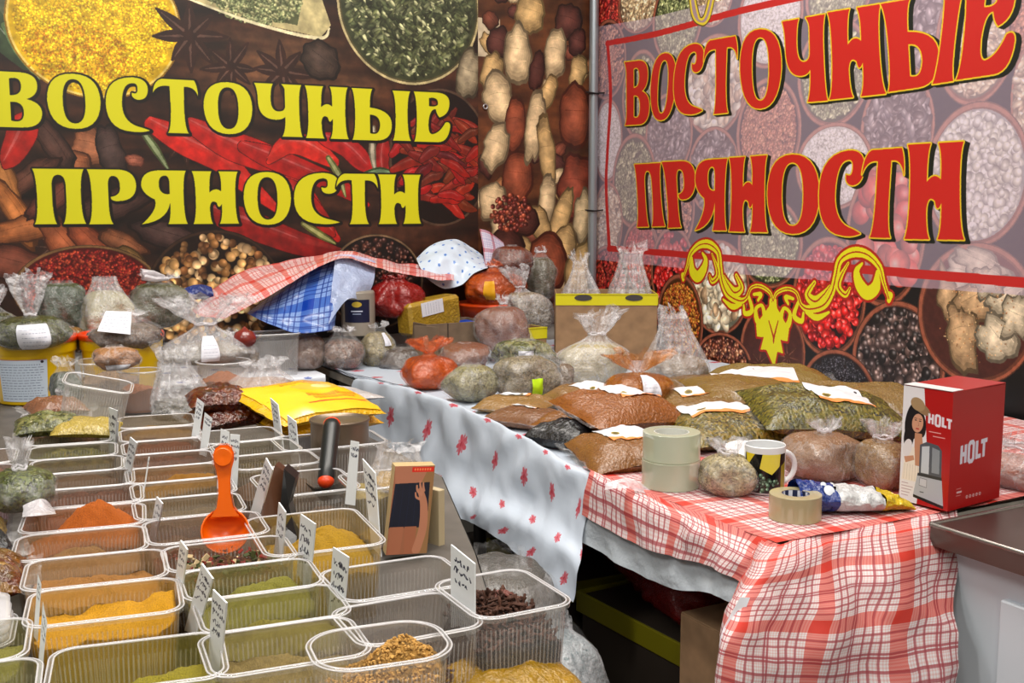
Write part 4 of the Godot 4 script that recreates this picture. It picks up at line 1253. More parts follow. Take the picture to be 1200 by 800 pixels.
func tub(label: String, at: Vector3, l: float, w: float, h: float, yaw: float, o := {}) -> Node3D:
	var t = thing("food_tub", label, "tub", at, deg_to_rad(yaw), o.get("group", "clear tubs on the near table"))
	t.rotation = o.get("turn", t.rotation)
	var r: float = o.get("r", 0.022)
	var n := 96
	var rr := round_rect(n, l, w, r)
	var taper: float = o.get("taper", 0.9)
	var key := "tub %.3f %.3f %.3f %.3f" % [l, w, h, taper]
	if not T.has(key):
		var m := MB.new()
		var per := 2.0 * (l + w)
		m.grid(n, 3, func(u, v):
			var p: Vector2 = rr[int(round(u * n)) % n] * lerpf(taper, 1.0, v)
			return Vector3(p.x, v * h, p.y), false, Vector2(per / 0.02, 1.0), true)
		var fl := m.pt(Vector3(0, 0.0005, 0))
		for i in n:
			var p := rr[i] * taper
			var q := rr[(i + 1) % n] * taper
			m.tri(fl, m.pt(Vector3(p.x, 0.0, p.y)), m.pt(Vector3(q.x, 0.0, q.y)))
		var out := func(i: int):
			var nx: Vector2 = (rr[(i + 1) % n] - rr[(i - 1 + n) % n]).orthogonal().normalized()
			return -nx if nx.dot(rr[i]) < 0 else nx
		# flange between two rounded beads
		var b := MB.new()
		for bead in [[0.0, 0.0011, 0.0], [0.0046, 0.0010, -0.0006]]:
			b.grid(n, 6, func(u, v):
				var i := int(round(u * n)) % n
				var a: float = TAU * v
				var p: Vector2 = rr[i] + out.call(i) * (bead[0] + cos(a) * bead[1])
				return Vector3(p.x, h + bead[2] + sin(a) * bead[1], p.y), true)
		var fg := MB.new()
		fg.grid(n, 2, func(u, v):
			var i := int(round(u * n)) % n
			var p: Vector2 = rr[i] + out.call(i) * [0.0, 0.0046, 0.0048][int(round(v * 2))]
			return Vector3(p.x, h + [0.0, -0.0004, -0.006][int(round(v * 2))], p.y), true)
		var rb := MB.new()
		var dense := round_rect(int(per / 0.0058), l, w, r)
		for i in dense.size():
			var p := dense[i]
			var t2 := (dense[(i + 1) % dense.size()] - p).normalized() * 0.0009
			var o2 := p.normalized() * 0.0004
			rb.face(Vector3((p.x - t2.x) * 0.985 + o2.x, h * 0.86, (p.y - t2.y) * 0.985 + o2.y), Vector3((p.x + t2.x) * 0.985 + o2.x, h * 0.86, (p.y + t2.y) * 0.985 + o2.y), Vector3((p.x + t2.x) * (taper + 0.012) + o2.x, h * 0.08, (p.y + t2.y) * (taper + 0.012) + o2.y), Vector3((p.x - t2.x) * (taper + 0.012) + o2.x, h * 0.08, (p.y - t2.y) * (taper + 0.012) + o2.y))
		T[key] = [m.mesh(), b.mesh(), fg.mesh(), rb.mesh()]
	part("wall", T[key][0], M.tub_wall if not o.has("dust") else film(o.dust.lerp(Color(0.9, 0.88, 0.8), 0.35), 0.24, 0.2, 0.0), t)
	part("rim", T[key][1], M.tub_rim, t)
	part("flange", T[key][2], M.tub, t)
	part("wall_ribs", T[key][3], M.tub_rib, t)
	return t


func heap(label: String, at: Vector3, l: float, w: float, h: float, yaw: float, fill: float, rise: float, mat: Material, o := {}) -> MeshInstance3D:
	# loose spice: it takes the shape of its tub and is heaped or scooped out on top
	var r: float = o.get("r", 0.022)
	var taper: float = o.get("taper", 0.9)
	var n := 72
	var kf := lerpf(taper, 1.0, fill)
	var rf := round_rect(n, l - 0.004, w - 0.004, r)
	var sd := at.x * 31.0 + at.z * 17.0
	var hi := Vector2(o.get("hx", 0.0), o.get("hz", 0.0))
	var m := MB.new()
	var base := m.v.size()
	var rings := 16
	for k in rings + 1:
		var s := float(k) / rings
		for i in n:
			var p: Vector2 = rf[i] * kf * s
			var q := Vector2(p.x / l * 2.0, p.y / w * 2.0)
			var y := fill * h + rise * exp(-(q - hi).length_squared() * 1.7) - rise * 0.35 + 0.012 * wob.get_noise_2d(p.x * 14.0 + sd, p.y * 14.0) + 0.0035 * wob.get_noise_2d(p.x * 90.0, p.y * 90.0 + sd)
			y = maxf(y, 0.006)
			p *= 1.0 if y <= h else 0.985
			m.pt(Vector3(p.x, y, p.y), q)
	for i in n:
		var p: Vector2 = rf[i] * taper
		m.pt(Vector3(p.x, 0.002, p.y))
	var bottom := m.pt(Vector3(0, 0.002, 0))
	for k in rings + 1:
		for i in n:
			var a := base + k * n + i
			var b := base + k * n + (i + 1) % n
			m.quad(a, b, b + n, a + n)
	for i in n:
		m.tri(bottom, base + (rings + 1) * n + i, base + (rings + 1) * n + (i + 1) % n)
	return single(o.get("name", "ground_spice"), m, mat, label, o.get("cat", "spice"), "", "stuff", at, deg_to_rad(yaw))


func strewn(parent: Node3D, called: String, shape: MB, mat: Material, n: int, spot: Callable):   # loose pieces lying in a heap
	var mm := MultiMesh.new()
	mm.transform_format = MultiMesh.TRANSFORM_3D
	mm.use_colors = true
	mm.mesh = shape.mesh()
	mm.instance_count = n
	for i in n:
		var p: Vector3 = spot.call(i)
		var b := Basis.from_euler(Vector3(rng.randf() * TAU, rng.randf() * TAU, rng.randf() * TAU)).scaled(Vector3.ONE * rng.randf_range(0.75, 1.25))
		mm.set_instance_transform(i, Transform3D(b, p))
		var k := rng.randf_range(0.6, 1.1)
		mm.set_instance_color(i, Color(k, k, k))
	var o := MultiMeshInstance3D.new()
	o.name = called
	o.multimesh = mm
	o.material_override = mat
	o.set_meta("kind", "stuff")
	parent.add_child(o, true)


# ------------------------------------------------------------------ tables and cloths
func plaid_texture(c: Color, line: Color, base: Color) -> ImageTexture:
	var n := 256
	var im := Image.create(n, n, false, Image.FORMAT_RGBA8)
	var cov := PackedFloat32Array()
	var lin := PackedFloat32Array()
	for i in n:
		var t := float(i) / n
		cov.append(0.5 if t < 0.2 else (0.12 if fposmod(t * 64.0, 2.0) < 1.0 else 0.0))
		var l := 0.0
		for k in [0.3, 0.4, 0.53, 0.57, 0.7, 0.8, 0.9]:
			if absf(t - k) < 0.013:
				l = 0.55
		lin.append(l)
	for y in n:
		for x in n:
			var k := cov[x] + cov[y]
			var q := maxf(lin[x], lin[y]) if (lin[x] > 0.0) != (lin[y] > 0.0) else lin[x] * 1.3
			var weave := 1.0 - 0.05 * float((x + y) % 2)
			var o := base.lerp(c, minf(k * (0.9 if (x / 2 + y / 2) % 2 else 1.1), 0.96)).lerp(line, q)
			im.set_pixel(x, y, Color(o.r * weave, o.g * weave, o.b * weave))
	return ImageTexture.create_from_image(im)


func floret_texture(c: Color, base: Color) -> ImageTexture:
	var n := 256
	var im := Image.create(n, n, false, Image.FORMAT_RGBA8)
	im.fill(base)
	for q in [Vector2(64, 64), Vector2(192, 192)]:
		for k in 5:
			var a := TAU * k / 5.0 + 0.3
			ell(im, q + Vector2.from_angle(a) * 14.0, 13, 6, a, base.lerp(c, 0.75))
			ell(im, q + Vector2.from_angle(a + 0.6) * 17.0, 7, 4, a + 0.6, base.lerp(c, 0.5))
		ell(im, q, 6, 6, 0.0, c.darkened(0.2))
		brush(im, [q + Vector2(-3, -26), q + Vector2(2, 0), q + Vector2(-4, 26)], [2, 4, 2], base.lerp(c, 0.7))
		brush(im, [q + Vector2(14, -22), q + Vector2(6, -6)], [2, 3], base.lerp(c, 0.6))
		brush(im, [q + Vector2(-16, 20), q + Vector2(-5, 6)], [2, 3], base.lerp(c, 0.6))
	return ImageTexture.create_from_image(im)


func cloth_mat(t: Texture2D, rough: float, tile: float, sheen := true) -> StandardMaterial3D:
	var m := textured(t, rough, true)
	m.uv1_scale = Vector3(1.0 / tile, 1.0 / tile, 1.0)
	m.backlight_enabled = true
	m.backlight = Color(0.25, 0.25, 0.25)
	return m


func table_top(called: String, label: String, outline_xz: Array, mat: Material, legs: Array):
	var t = thing(called, label, "table", Vector3.ZERO)
	var m := MB.new()
	var o := PackedVector2Array()
	for p in outline_xz:
		o.append(Vector2(p[0], p[1]))
	m.prism(o, 0.03, Transform3D(Basis(Vector3.RIGHT, PI / 2), Vector3(0, TOP - 0.017, 0)), 0.003)
	part("table_top", m, mat, t)
	for p in legs:
		var l := MB.new()
		l.tube([Vector3(p[0], 0.0, p[1]), Vector3(p[0], TOP - 0.03, p[1])], 0.018, 10)
		part("leg", l, M_plain(Color(0.25, 0.25, 0.26), 0.4, 0.6), t)


func build_tables():
	M.slip = textured(slip_texture(), 0.7)
	var board := powder(Color(0.72, 0.70, 0.66), "soft", 3.0, 0.0, 0.5)
	table_top("near_table", "long near table under the rows of clear spice tubs", [[-0.75, -0.62], [0.655, -0.62], [0.665, -1.25], [0.80, -1.6], [0.97, -2.1], [1.0, -3.5], [-0.75, -3.5]], powder(Color(0.40, 0.38, 0.36), "soft", 3.0, 0.0, 0.5), [[-0.65, -0.75], [0.6, -0.75], [0.9, -3.4], [-0.65, -3.4]])
	table_top("back_table", "back table along the wall under the left banner", [[-0.75, -3.53], [1.19, -3.53], [1.19, -4.02], [-0.75, -4.02]], board, [[-0.65, -3.6], [1.1, -3.6], [1.1, -3.95], [-0.65, -3.95]])
	table_top("side_table", "long side table along the right wall under two tablecloths", [[1.26, -1.39], [2.56, -1.39], [2.56, -4.02], [1.26, -4.02]], board, [[1.72, -1.5], [2.4, -1.5], [2.4, -3.9], [1.36, -3.9], [1.36, -2.7]])
	# oilcloth with blue florets on the back table
	var blue := cloth_mat(floret_texture(Color(0.2, 0.3, 0.65), Color(0.86, 0.88, 0.92)), 0.35, 0.16)
	var bl := MB.new()
	bl.grid(40, 10, func(u, v):
		var x := lerpf(-0.74, 1.2, u)
		if v < 0.3:
			return Vector3(x, TOP - 0.028 + 0.03 * v / 0.3 + 0.003 * sin(x * 20.0), -3.525 + 0.002 * sin(x * 31.0))
		return Vector3(x, TOP + 0.002, lerpf(-3.53, -4.0, (v - 0.3) / 0.7)), false, Vector2(1.94, 0.5))
	single("oilcloth", bl, blue, "white oilcloth with blue florets edging the back table", "tablecloth")
	# white oilcloth with red florets: top and front fall of the far half
	var wt = thing("floral_oilcloth", "white oilcloth with red florets hanging from the far side table", "tablecloth")
	var white := cloth_mat(floret_texture(Color(0.75, 0.16, 0.22), Color(0.76, 0.80, 0.86)), 0.42, 0.20)
	white.uv1_scale = Vector3(1.0 / 0.27, 1.0 / 0.17, 1.0)
	var tp := MB.new()
	tp.grid(20, 30, func(u, v):
		var x := lerpf(1.26, 2.55, u)
		var z := lerpf(-1.98, -3.99, v)
		return Vector3(x, TOP + 0.0015 + 0.002 * wob.get_noise_2d(x * 8.0, z * 8.0), z), false, Vector2(1.3, 2.0))
	part("top", tp, white, wt)
	var fall := sheet([
		[Vector3(1.262, 0.803, -3.99), Vector3(1.262, 0.803, -3.5), Vector3(1.262, 0.803, -3.0), Vector3(1.262, 0.803, -2.6), Vector3(1.262, 0.803, -2.3), Vector3(1.262, 0.803, -1.97)],
		[Vector3(1.245, 0.814, -3.374), Vector3(1.245, 0.845, -2.918), Vector3(1.245, 0.846, -2.579), Vector3(1.245, 0.834, -2.298), Vector3(1.245, 0.818, -2.097), Vector3(1.245, 0.802, -1.947)],
		[Vector3(1.225, 0.800, -3.321), Vector3(1.225, 0.825, -2.884), Vector3(1.225, 0.823, -2.538), Vector3(1.225, 0.810, -2.261), Vector3(1.225, 0.794, -2.063), Vector3(1.225, 0.781, -1.919)],
		[Vector3(1.205, 0.651, -3.377), Vector3(1.205, 0.686, -2.904), Vector3(1.205, 0.699, -2.549), Vector3(1.205, 0.703, -2.267), Vector3(1.205, 0.700, -2.047), Vector3(1.205, 0.680, -1.909)],
		[Vector3(1.160, 0.499, -3.317), Vector3(1.160, 0.582, -2.837), Vector3(1.160, 0.630, -2.481), Vector3(1.160, 0.662, -2.224), Vector3(1.160, 0.657, -2.017), Vector3(1.160, 0.636, -1.863)],
		[Vector3(1.150, 0.395, -3.335), Vector3(1.150, 0.488, -2.879), Vector3(1.150, 0.580, -2.527), Vector3(1.150, 0.612, -2.293), Vector3(1.150, 0.594, -2.075), Vector3(1.150, 0.563, -1.866)]], 72, 30, 0.016, 7.0, Vector2(2.1, 0.42), 3.0, Vector3(-1, 0.1, 0.1))
	part("front_fall", fall, white, wt)
	# red checked cloth over the near end, with a white layer under it
	var red := cloth_mat(plaid_texture(Color(0.80, 0.16, 0.10), Color(0.55, 0.10, 0.14), Color(0.90, 0.89, 0.90)), 0.6, 0.135)
	var rt = thing("checked_tablecloth", "red and white checked cloth over the near end of side table", "tablecloth")
	var t2 := MB.new()
	t2.grid(40, 24, func(u, v):
		var x := lerpf(1.258, 2.555, u)
		var z := lerpf(-1.384, -2.0, v)
		return Vector3(x, TOP + 0.006 + 0.003 * wob.get_noise_2d(x * 9.0 + 4.0, z * 9.0), z), false, Vector2(1.32, 0.64))
	part("top", t2, red, rt)
	part("front_fall", sheet([
		[Vector3(1.26, 0.8065, -2.0), Vector3(1.26, 0.8065, -1.84), Vector3(1.26, 0.8065, -1.68), Vector3(1.26, 0.8065, -1.52), Vector3(1.26, 0.8065, -1.36)],
		[Vector3(1.238, 0.813, -1.943), Vector3(1.238, 0.804, -1.784), Vector3(1.238, 0.797, -1.617), Vector3(1.238, 0.792, -1.493), Vector3(1.238, 0.786, -1.394)],
		[Vector3(1.222, 0.802, -1.924), Vector3(1.222, 0.790, -1.764), Vector3(1.222, 0.783, -1.598), Vector3(1.222, 0.778, -1.478), Vector3(1.222, 0.771, -1.384)],
		[Vector3(1.205, 0.726, -1.923), Vector3(1.205, 0.719, -1.729), Vector3(1.205, 0.728, -1.597), Vector3(1.205, 0.741, -1.493), Vector3(1.205, 0.735, -1.393)]], 48, 14, 0.012, 11.0, Vector2(0.62, 0.12), 8.0, Vector3(-1, 0.1, 0.1)), red, rt)
	part("end_fall", sheet([
		[Vector3(1.25, 0.8065, -1.42), Vector3(1.25, 0.8065, -1.385), Vector3(1.36, 0.8065, -1.385), Vector3(1.52, 0.8065, -1.385), Vector3(1.7, 0.8065, -1.385)],
		[Vector3(1.226, 0.783, -1.410), Vector3(1.208, 0.798, -1.362), Vector3(1.334, 0.798, -1.362), Vector3(1.496, 0.797, -1.362), Vector3(1.676, 0.795, -1.362)],
		[Vector3(1.208, 0.771, -1.400), Vector3(1.181, 0.783, -1.345), Vector3(1.314, 0.785, -1.345), Vector3(1.478, 0.781, -1.345), Vector3(1.659, 0.776, -1.345)],
		[Vector3(1.162, 0.732, -1.380), Vector3(1.116, 0.750, -1.305), Vector3(1.260, 0.733, -1.305), Vector3(1.439, 0.720, -1.305), Vector3(1.618, 0.711, -1.305)],
		[Vector3(1.118, 0.678, -1.350), Vector3(1.047, 0.701, -1.260), Vector3(1.197, 0.656, -1.260), Vector3(1.377, 0.627, -1.260), Vector3(1.567, 0.612, -1.260)],
		[Vector3(1.100, 0.523, -1.340), Vector3(1.027, 0.567, -1.250), Vector3(1.177, 0.502, -1.250), Vector3(1.376, 0.452, -1.250), Vector3(1.565, 0.420, -1.250)]], 56, 44, 0.03, 5.0, Vector2(0.52, 0.6), 1.0, Vector3(-0.2, 0.1, 1)), red, rt)
	var ut = thing("undercloth", "plain white plastic undercloth showing below the red checked cloth", "tablecloth")
	part("front_fall", sheet([
		[Vector3(1.247, 0.799, -1.985), Vector3(1.247, 0.793, -1.797), Vector3(1.247, 0.787, -1.628), Vector3(1.247, 0.783, -1.504), Vector3(1.247, 0.776, -1.413)],
		[Vector3(1.220, 0.721, -1.957), Vector3(1.220, 0.702, -1.756), Vector3(1.220, 0.705, -1.616), Vector3(1.220, 0.719, -1.516), Vector3(1.220, 0.721, -1.419)],
		[Vector3(1.210, 0.669, -1.947), Vector3(1.210, 0.658, -1.740), Vector3(1.210, 0.665, -1.602), Vector3(1.210, 0.689, -1.507), Vector3(1.210, 0.693, -1.428)]], 48, 14, 0.012, 9.0, Vector2(0.62, 0.2), 2.0, Vector3(-1, 0.1, 0.1)), film(Color(0.82, 0.86, 0.9), 0.8, 0.25, 0.4), ut)
	part("end_fold", sheet([
		[Vector3(1.112, 0.764, -1.300), Vector3(1.132, 0.760, -1.300)],
		[Vector3(1.055, 0.712, -1.280), Vector3(1.087, 0.703, -1.280)],
		[Vector3(1.057, 0.647, -1.270), Vector3(1.080, 0.639, -1.270)],
		[Vector3(1.049, 0.580, -1.270), Vector3(1.083, 0.572, -1.270)]], 6, 16, 0.008, 9.0, Vector2(0.06, 0.4), 6.0), M_plain(Color(0.86, 0.88, 0.91), 0.5), ut)
	build_sink()


func slip_texture() -> ImageTexture:   # small paper slip with faint blurred print, no legible words
	var im := Image.create(96, 96, false, Image.FORMAT_RGBA8)
	im.fill(Color(0.86, 0.87, 0.91))
	for j in 6:
		var x := 12
		while x < 80:
			var w := 3 + (x * 7 + j * 13) % 9
			im.fill_rect(Rect2i(x, 16 + j * 12, w, 2), Color(0.62, 0.64, 0.72))
			x += w + 3
	return ImageTexture.create_from_image(im)


func build_sink():
	var t = thing("sink_unit", "white cabinet with steel sink top beside the checked tablecloth", "sink", Vector3(1.6, 0, -1.335))
	var body := MB.new()
	body.box(Vector3(0.325, 0.38, 0.4), Vector3(0.60, 0.76, 0.78), Basis(), 0.004)
	part("cabinet", body, M_plain(Color(0.80, 0.84, 0.88), 0.4), t)
	var door := MB.new()
	door.box(Vector3(0.02, 0.365, 0.43), Vector3(0.016, 0.67, 0.62), Basis(), 0.003)
	var dr := part("door", door, M_plain(Color(0.83, 0.87, 0.91), 0.35), t)
	var knob := MB.new()
	knob.lathe([[0.0, 0.0], [0.006, 0.0], [0.006, 0.012], [0.013, 0.016], [0.012, 0.024], [0.0, 0.026]], 16, Vector3(0.012, 0.5, 0.68), Basis(Vector3(0, 0, 1), PI / 2))
	part("knob", knob, M_plain(Color(0.6, 0.6, 0.62), 0.3, 0.9), dr)
	var steel := StandardMaterial3D.new()
	steel.albedo_color = Color(0.42, 0.39, 0.37)
	steel.metallic = 0.85
	steel.roughness = 0.32
	var top := MB.new()   # steel slab with an opening for the basin
	for q in [[Vector3(0.05, 0.785, 0.4), Vector3(0.13, 0.04, 0.82)], [Vector3(0.60, 0.785, 0.4), Vector3(0.12, 0.04, 0.82)], [Vector3(0.3275, 0.785, 0.055), Vector3(0.425, 0.04, 0.13)], [Vector3(0.3275, 0.785, 0.75), Vector3(0.425, 0.04, 0.12)]]:
		top.box(q[0], q[1])
	part("steel_top", top, steel, t)
	var lip := MB.new()
	lip.tube([Vector3(0.115, 0.806, 0.12), Vector3(0.54, 0.806, 0.12), Vector3(0.54, 0.806, 0.69), Vector3(0.115, 0.806, 0.69), Vector3(0.115, 0.806, 0.12)], 0.004, 8)
	lip.tube([Vector3(-0.015, 0.803, -0.008), Vector3(0.66, 0.803, -0.008)], 0.006, 8)
	lip.tube([Vector3(-0.014, 0.803, -0.008), Vector3(-0.014, 0.803, 0.81)], 0.005, 8)
	part("raised_edge", lip, M_plain(Color(0.6, 0.58, 0.56), 0.25, 0.9), t)
	var basin := MB.new()
	var rr := round_rect(48, 0.425, 0.57, 0.07)
	basin.grid(48, 6, func(u, v):
		var p: Vector2 = rr[int(round(u * 48)) % 48] * [1.0, 1.0, 0.97, 0.92, 0.7, 0.35, 0.0][int(round(v * 6))]
		return Vector3(0.3275 + p.x, [0.803, 0.76, 0.69, 0.655, 0.645, 0.64, 0.638][int(round(v * 6))], 0.405 + p.y), false)
	part("basin", basin, steel, t)


# ------------------------------------------------------------------ goods on the side table
func build_right_table_goods():
	var packs := "flat packs of ground spice on the side table"
	var tan := Color(0.66, 0.50, 0.27)
	var rust := Color(0.60, 0.29, 0.09)
	var rust2 := Color(0.64, 0.37, 0.12)
	var olive := Color(0.56, 0.47, 0.21)
	var olive2 := Color(0.50, 0.45, 0.20)
	pouch("tan flat pack with white label at the far front edge of the cloth", Vector3(1.455, 0.800, -2.656), 0.17, 0.2, 0.045, 38, Vector2(0, 0), {"col": tan, "lab": [0.05, 0.8, -0.6, 0.3], "group": packs})
	pouch("brown flat pack with white label just right of the tan one", Vector3(1.385, 0.800, -2.454), 0.16, 0.21, 0.05, 30, Vector2(0, -4), {"col": Color(0.55, 0.36, 0.22), "tex": "grain", "lab": [-0.1, 0.75, -0.55, 0.1], "group": packs})
	pouch("small black pack of dark seeds at the front edge of cloth", Vector3(1.338, 0.800, -2.206), 0.13, 0.15, 0.065, 28, Vector2(0, -6), {"col": Color(0.16, 0.16, 0.17), "tex": "speck", "group": packs, "seals": false})
	pouch("rust brown pack lying underneath the big orange-brown pack", Vector3(1.462, 0.800, -2.316), 0.2, 0.2, 0.055, 20, Vector2(3, 0), {"col": Color(0.60, 0.37, 0.12), "group": packs})
	pouch("beige pack with white label behind the big orange-brown pack", Vector3(1.686, 0.800, -2.649), 0.22, 0.2, 0.06, 15, Vector2(0, 0), {"col": Color(0.62, 0.46, 0.26), "lab": [-0.5, 0.5, -0.3, 0.7], "group": packs})
	pouch("big glossy orange-brown pack with white label on top of the pile", Vector3(1.490, 0.845, -2.195), 0.29, 0.22, 0.075, 2, Vector2(8, -4), {"col": rust2, "lab": [-0.2, 0.62, -0.75, 0.25], "crinkle": 1.6, "group": packs})
	pouch("pale brown pack with white label in front of the tape rolls", Vector3(1.364, 0.800, -2.007), 0.2, 0.22, 0.065, -12, Vector2(6, 3), {"col": Color(0.60, 0.40, 0.20), "lab": [-0.35, 0.85, -0.85, 0.2], "group": packs})
	pouch("olive beige pack with white label in the middle of the pile", Vector3(1.794, 0.835, -2.251), 0.27, 0.2, 0.055, -14, Vector2(6, -3), {"col": Color(0.58, 0.44, 0.22), "lab": [-0.6, 0.4, -0.75, 0.15], "group": packs})
	pouch("yellow-green pack with white label behind the tied beige bag", Vector3(1.716, 0.810, -2.047), 0.33, 0.24, 0.075, -12, Vector2(8, -2), {"col": olive, "tex": "herb", "lab": [-0.75, 0.2, -0.7, 0.1], "group": packs})
	pouch("wide yellow-green pack without label at the back of the pile", Vector3(1.953, 0.830, -2.263), 0.34, 0.26, 0.075, -20, Vector2(4, -8), {"col": Color(0.58, 0.45, 0.20), "group": packs})
	pouch("large green herb pack with white label nearest the red box", Vector3(1.909, 0.840, -1.949), 0.37, 0.26, 0.085, -24, Vector2(10, -5), {"col": olive2, "tex": "herb", "lab": [-0.25, 0.5, -0.5, 0.45], "group": packs})
	pouch("brown pack lying flat behind, against the right banner", Vector3(2.054, 0.820, -2.512), 0.3, 0.24, 0.05, -28, Vector2(0, -4), {"col": Color(0.52, 0.38, 0.2), "lab": [-0.2, 0.9, -0.4, 0.7], "group": packs})
	pouch("low tan pack under the green herb pack", Vector3(1.923, 0.800, -2.020), 0.36, 0.24, 0.05, -18, Vector2(0, 0), {"col": Color(0.55, 0.42, 0.22), "group": packs})
	pouch("low brown pack under the middle of the pile", Vector3(1.730, 0.800, -2.267), 0.34, 0.26, 0.05, -5, Vector2(0, 0), {"col": Color(0.55, 0.36, 0.17), "group": packs})
	pouch("far olive pack with white label under the black sesame bowl of the banner", Vector3(2.224, 0.810, -2.485), 0.36, 0.26, 0.08, -30, Vector2(6, 0), {"col": Color(0.60, 0.50, 0.25), "lab": [-0.9, 0.3, -0.2, 0.8], "group": packs})
	pouch("far tan pack between green herb pack and right banner", Vector3(2.220, 0.810, -2.127), 0.36, 0.24, 0.08, -34, Vector2(4, 0), {"col": Color(0.60, 0.48, 0.26), "group": packs})
	# bags behind the packs
	var bags := "tied bags on the side table"
	bag("beige bag with neon yellow tag at the far end of white oilcloth", Vector3(1.561, 0.800, -2.796), 0.22, 0.14, 0.15, {"col": Color(0.58, 0.53, 0.42), "tex": "speck", "fill": 0.92, "neck": 0.97, "top": false, "tie": false, "rn": 0.3, "group": bags, "card": [78, 100, 0.2, 0.44], "card_mat": M_plain(Color(0.75, 0.92, 0.08), 0.6)})
	bag("pale green bag of seeds left of the neon tagged bag", Vector3(1.413, 0.800, -2.855), 0.162, 0.117, 0.13, {"col": Color(0.60, 0.57, 0.40), "tex": "speck", "fill": 0.9, "neck": 0.98, "rn": 0.3, "top": false, "tie": false, "group": bags})
	bag("slumped beige bag right of the neon tagged bag", Vector3(1.686, 0.800, -2.811), 0.082, 0.11, 0.12, {"col": Color(0.50, 0.42, 0.34), "fill": 0.9, "neck": 0.97, "rn": 0.3, "top": false, "tie": false, "group": bags})
	bag("clear bag of green and white packets behind the neon tagged bag", Vector3(1.668, 0.853, -3.000), 0.192, 0.107, 0.2, {"col": Color(0.58, 0.57, 0.47), "tex": "herb", "scale": 6.0, "fill": 0.9, "neck": 0.98, "rn": 0.3, "top": false, "tie": false, "group": bags, "card": [100, 130, 0.25, 0.6]})
	bag("grey crumpled bag lying right of the green and white packets", Vector3(1.655, 0.833, -2.850), 0.133, 0.098, 0.16, {"col": Color(0.46, 0.46, 0.44), "tex": "speck", "fill": 0.85, "neck": 0.97, "rn": 0.25, "top": false, "tie": false, "group": bags})
	bag("translucent orange bag knotted at the left end of white oilcloth", Vector3(1.396, 0.800, -3.118), 0.175, 0.154, 0.15, {"col": Color(0.68, 0.28, 0.12), "fill": 0.66, "neck": 0.74, "rn": 0.16, "flare": 0.7, "film": "bag_orange", "tie_mat": M.bag_orange, "group": bags})
	bag("cream filled clear bag knotted in front of the cardboard box", Vector3(1.864, 0.800, -2.910), 0.226, 0.231, 0.17, {"col": Color(0.80, 0.74, 0.56), "fill": 0.6, "neck": 0.72, "rn": 0.24, "flare": 0.62, "film": "bag_milky", "lean": Vector2(0.12, 0), "group": bags, "card": [60, 82, 0.02, 0.22]})
	bag("orange-brown bag with white paper tag tied in front of the tall clear bag", Vector3(1.647, 0.861, -2.350), 0.189, 0.129, 0.16, {"col": Color(0.66, 0.38, 0.12), "fill": 0.55, "neck": 0.62, "rn": 0.14, "flare": 0.95, "film": "bag_amber", "tie_mat": M.bag_milky, "group": bags, "card": [82, 112, 0.18, 0.86]})
	bag("tall cone-shaped cloudy plastic bag against the right banner", Vector3(2.072, 0.800, -2.745), 0.201, 0.249, 0.2, {"col": Color(0.64, 0.56, 0.46), "fill": 0.42, "neck": 0.9, "rn": 0.44, "flare": 0.36, "film": "bag_milky", "tie": false, "sag": 0.8, "lean": Vector2(-0.1, 0.0), "group": bags})
	var near := "bags at the near end of the side table"
	bag("big round bag of brown spice behind the blue and yellow wrapper", Vector3(1.657, 0.800, -1.689), 0.167, 0.127, 0.17, {"col": Color(0.62, 0.46, 0.33), "fill": 0.76, "neck": 0.82, "rn": 0.14, "flare": 0.45, "tex": "grain", "group": near, "film": "bag"})
	bag("smaller bag of brown spice between round bag and red box", Vector3(1.700, 0.800, -1.571), 0.099, 0.138, 0.12, {"col": Color(0.62, 0.48, 0.30), "fill": 0.72, "neck": 0.78, "rn": 0.3, "flare": 0.8, "group": near, "film": "bag"})
	bag("pale tied bag of seeds between tape rolls and mug", Vector3(1.395, 0.800, -1.682), 0.112, 0.112, 0.12, {"col": Color(0.72, 0.66, 0.50), "tex": "speck", "fill": 0.74, "neck": 0.8, "rn": 0.3, "flare": 0.7, "group": near, "film": "bag"})
	bag("crumpled peach plastic bag behind the red box", Vector3(1.946, 0.800, -1.434), 0.104, 0.112, 0.2, {"col": Color(0.75, 0.42, 0.28), "fill": 0.6, "neck": 0.8, "rn": 0.4, "flare": 0.6, "group": near, "film": "bag_milky"})
	# crumpled tissue and film
	var tis := sheet([[Vector3(1.470, 0.878, -1.780), Vector3(1.511, 0.882, -1.780), Vector3(1.553, 0.869, -1.780)], [Vector3(1.421, 0.877, -1.720), Vector3(1.465, 0.876, -1.720), Vector3(1.506, 0.860, -1.720)], [Vector3(1.422, 0.871, -1.690), Vector3(1.484, 0.869, -1.690), Vector3(1.541, 0.852, -1.690)]], 16, 16, 0.02, 22.0, Vector2.ONE, 4.0)
	single("paper_tissue", tis, M_plain(Color(0.9, 0.9, 0.9), 0.9), "crumpled white paper tissue behind the mug", "tissue")
	var fl := sheet([[Vector3(1.187, 0.824, -1.800), Vector3(1.238, 0.828, -1.800), Vector3(1.287, 0.806, -1.780)], [Vector3(1.163, 0.820, -1.770), Vector3(1.218, 0.817, -1.770), Vector3(1.265, 0.798, -1.750)]], 16, 8, 0.02, 26.0, Vector2.ONE, 4.0)
	single("plastic_wrap", fl, M.bag_thick, "crumpled clear plastic wrap on the cloth left of the tape rolls", "plastic wrap")
	build_tape()
	build_mug()
	build_wrapper()
	build_red_box()
	# cardboard tray with a yellow edge in the corner, two clear bags standing in it
	crate("cardboard_box", "brown cardboard tray with bright yellow rim in the corner", Vector3(2.05, 0.803, -3.45), Vector3(2.37, 0.803, -3.27), 0.24, 0.25, true)
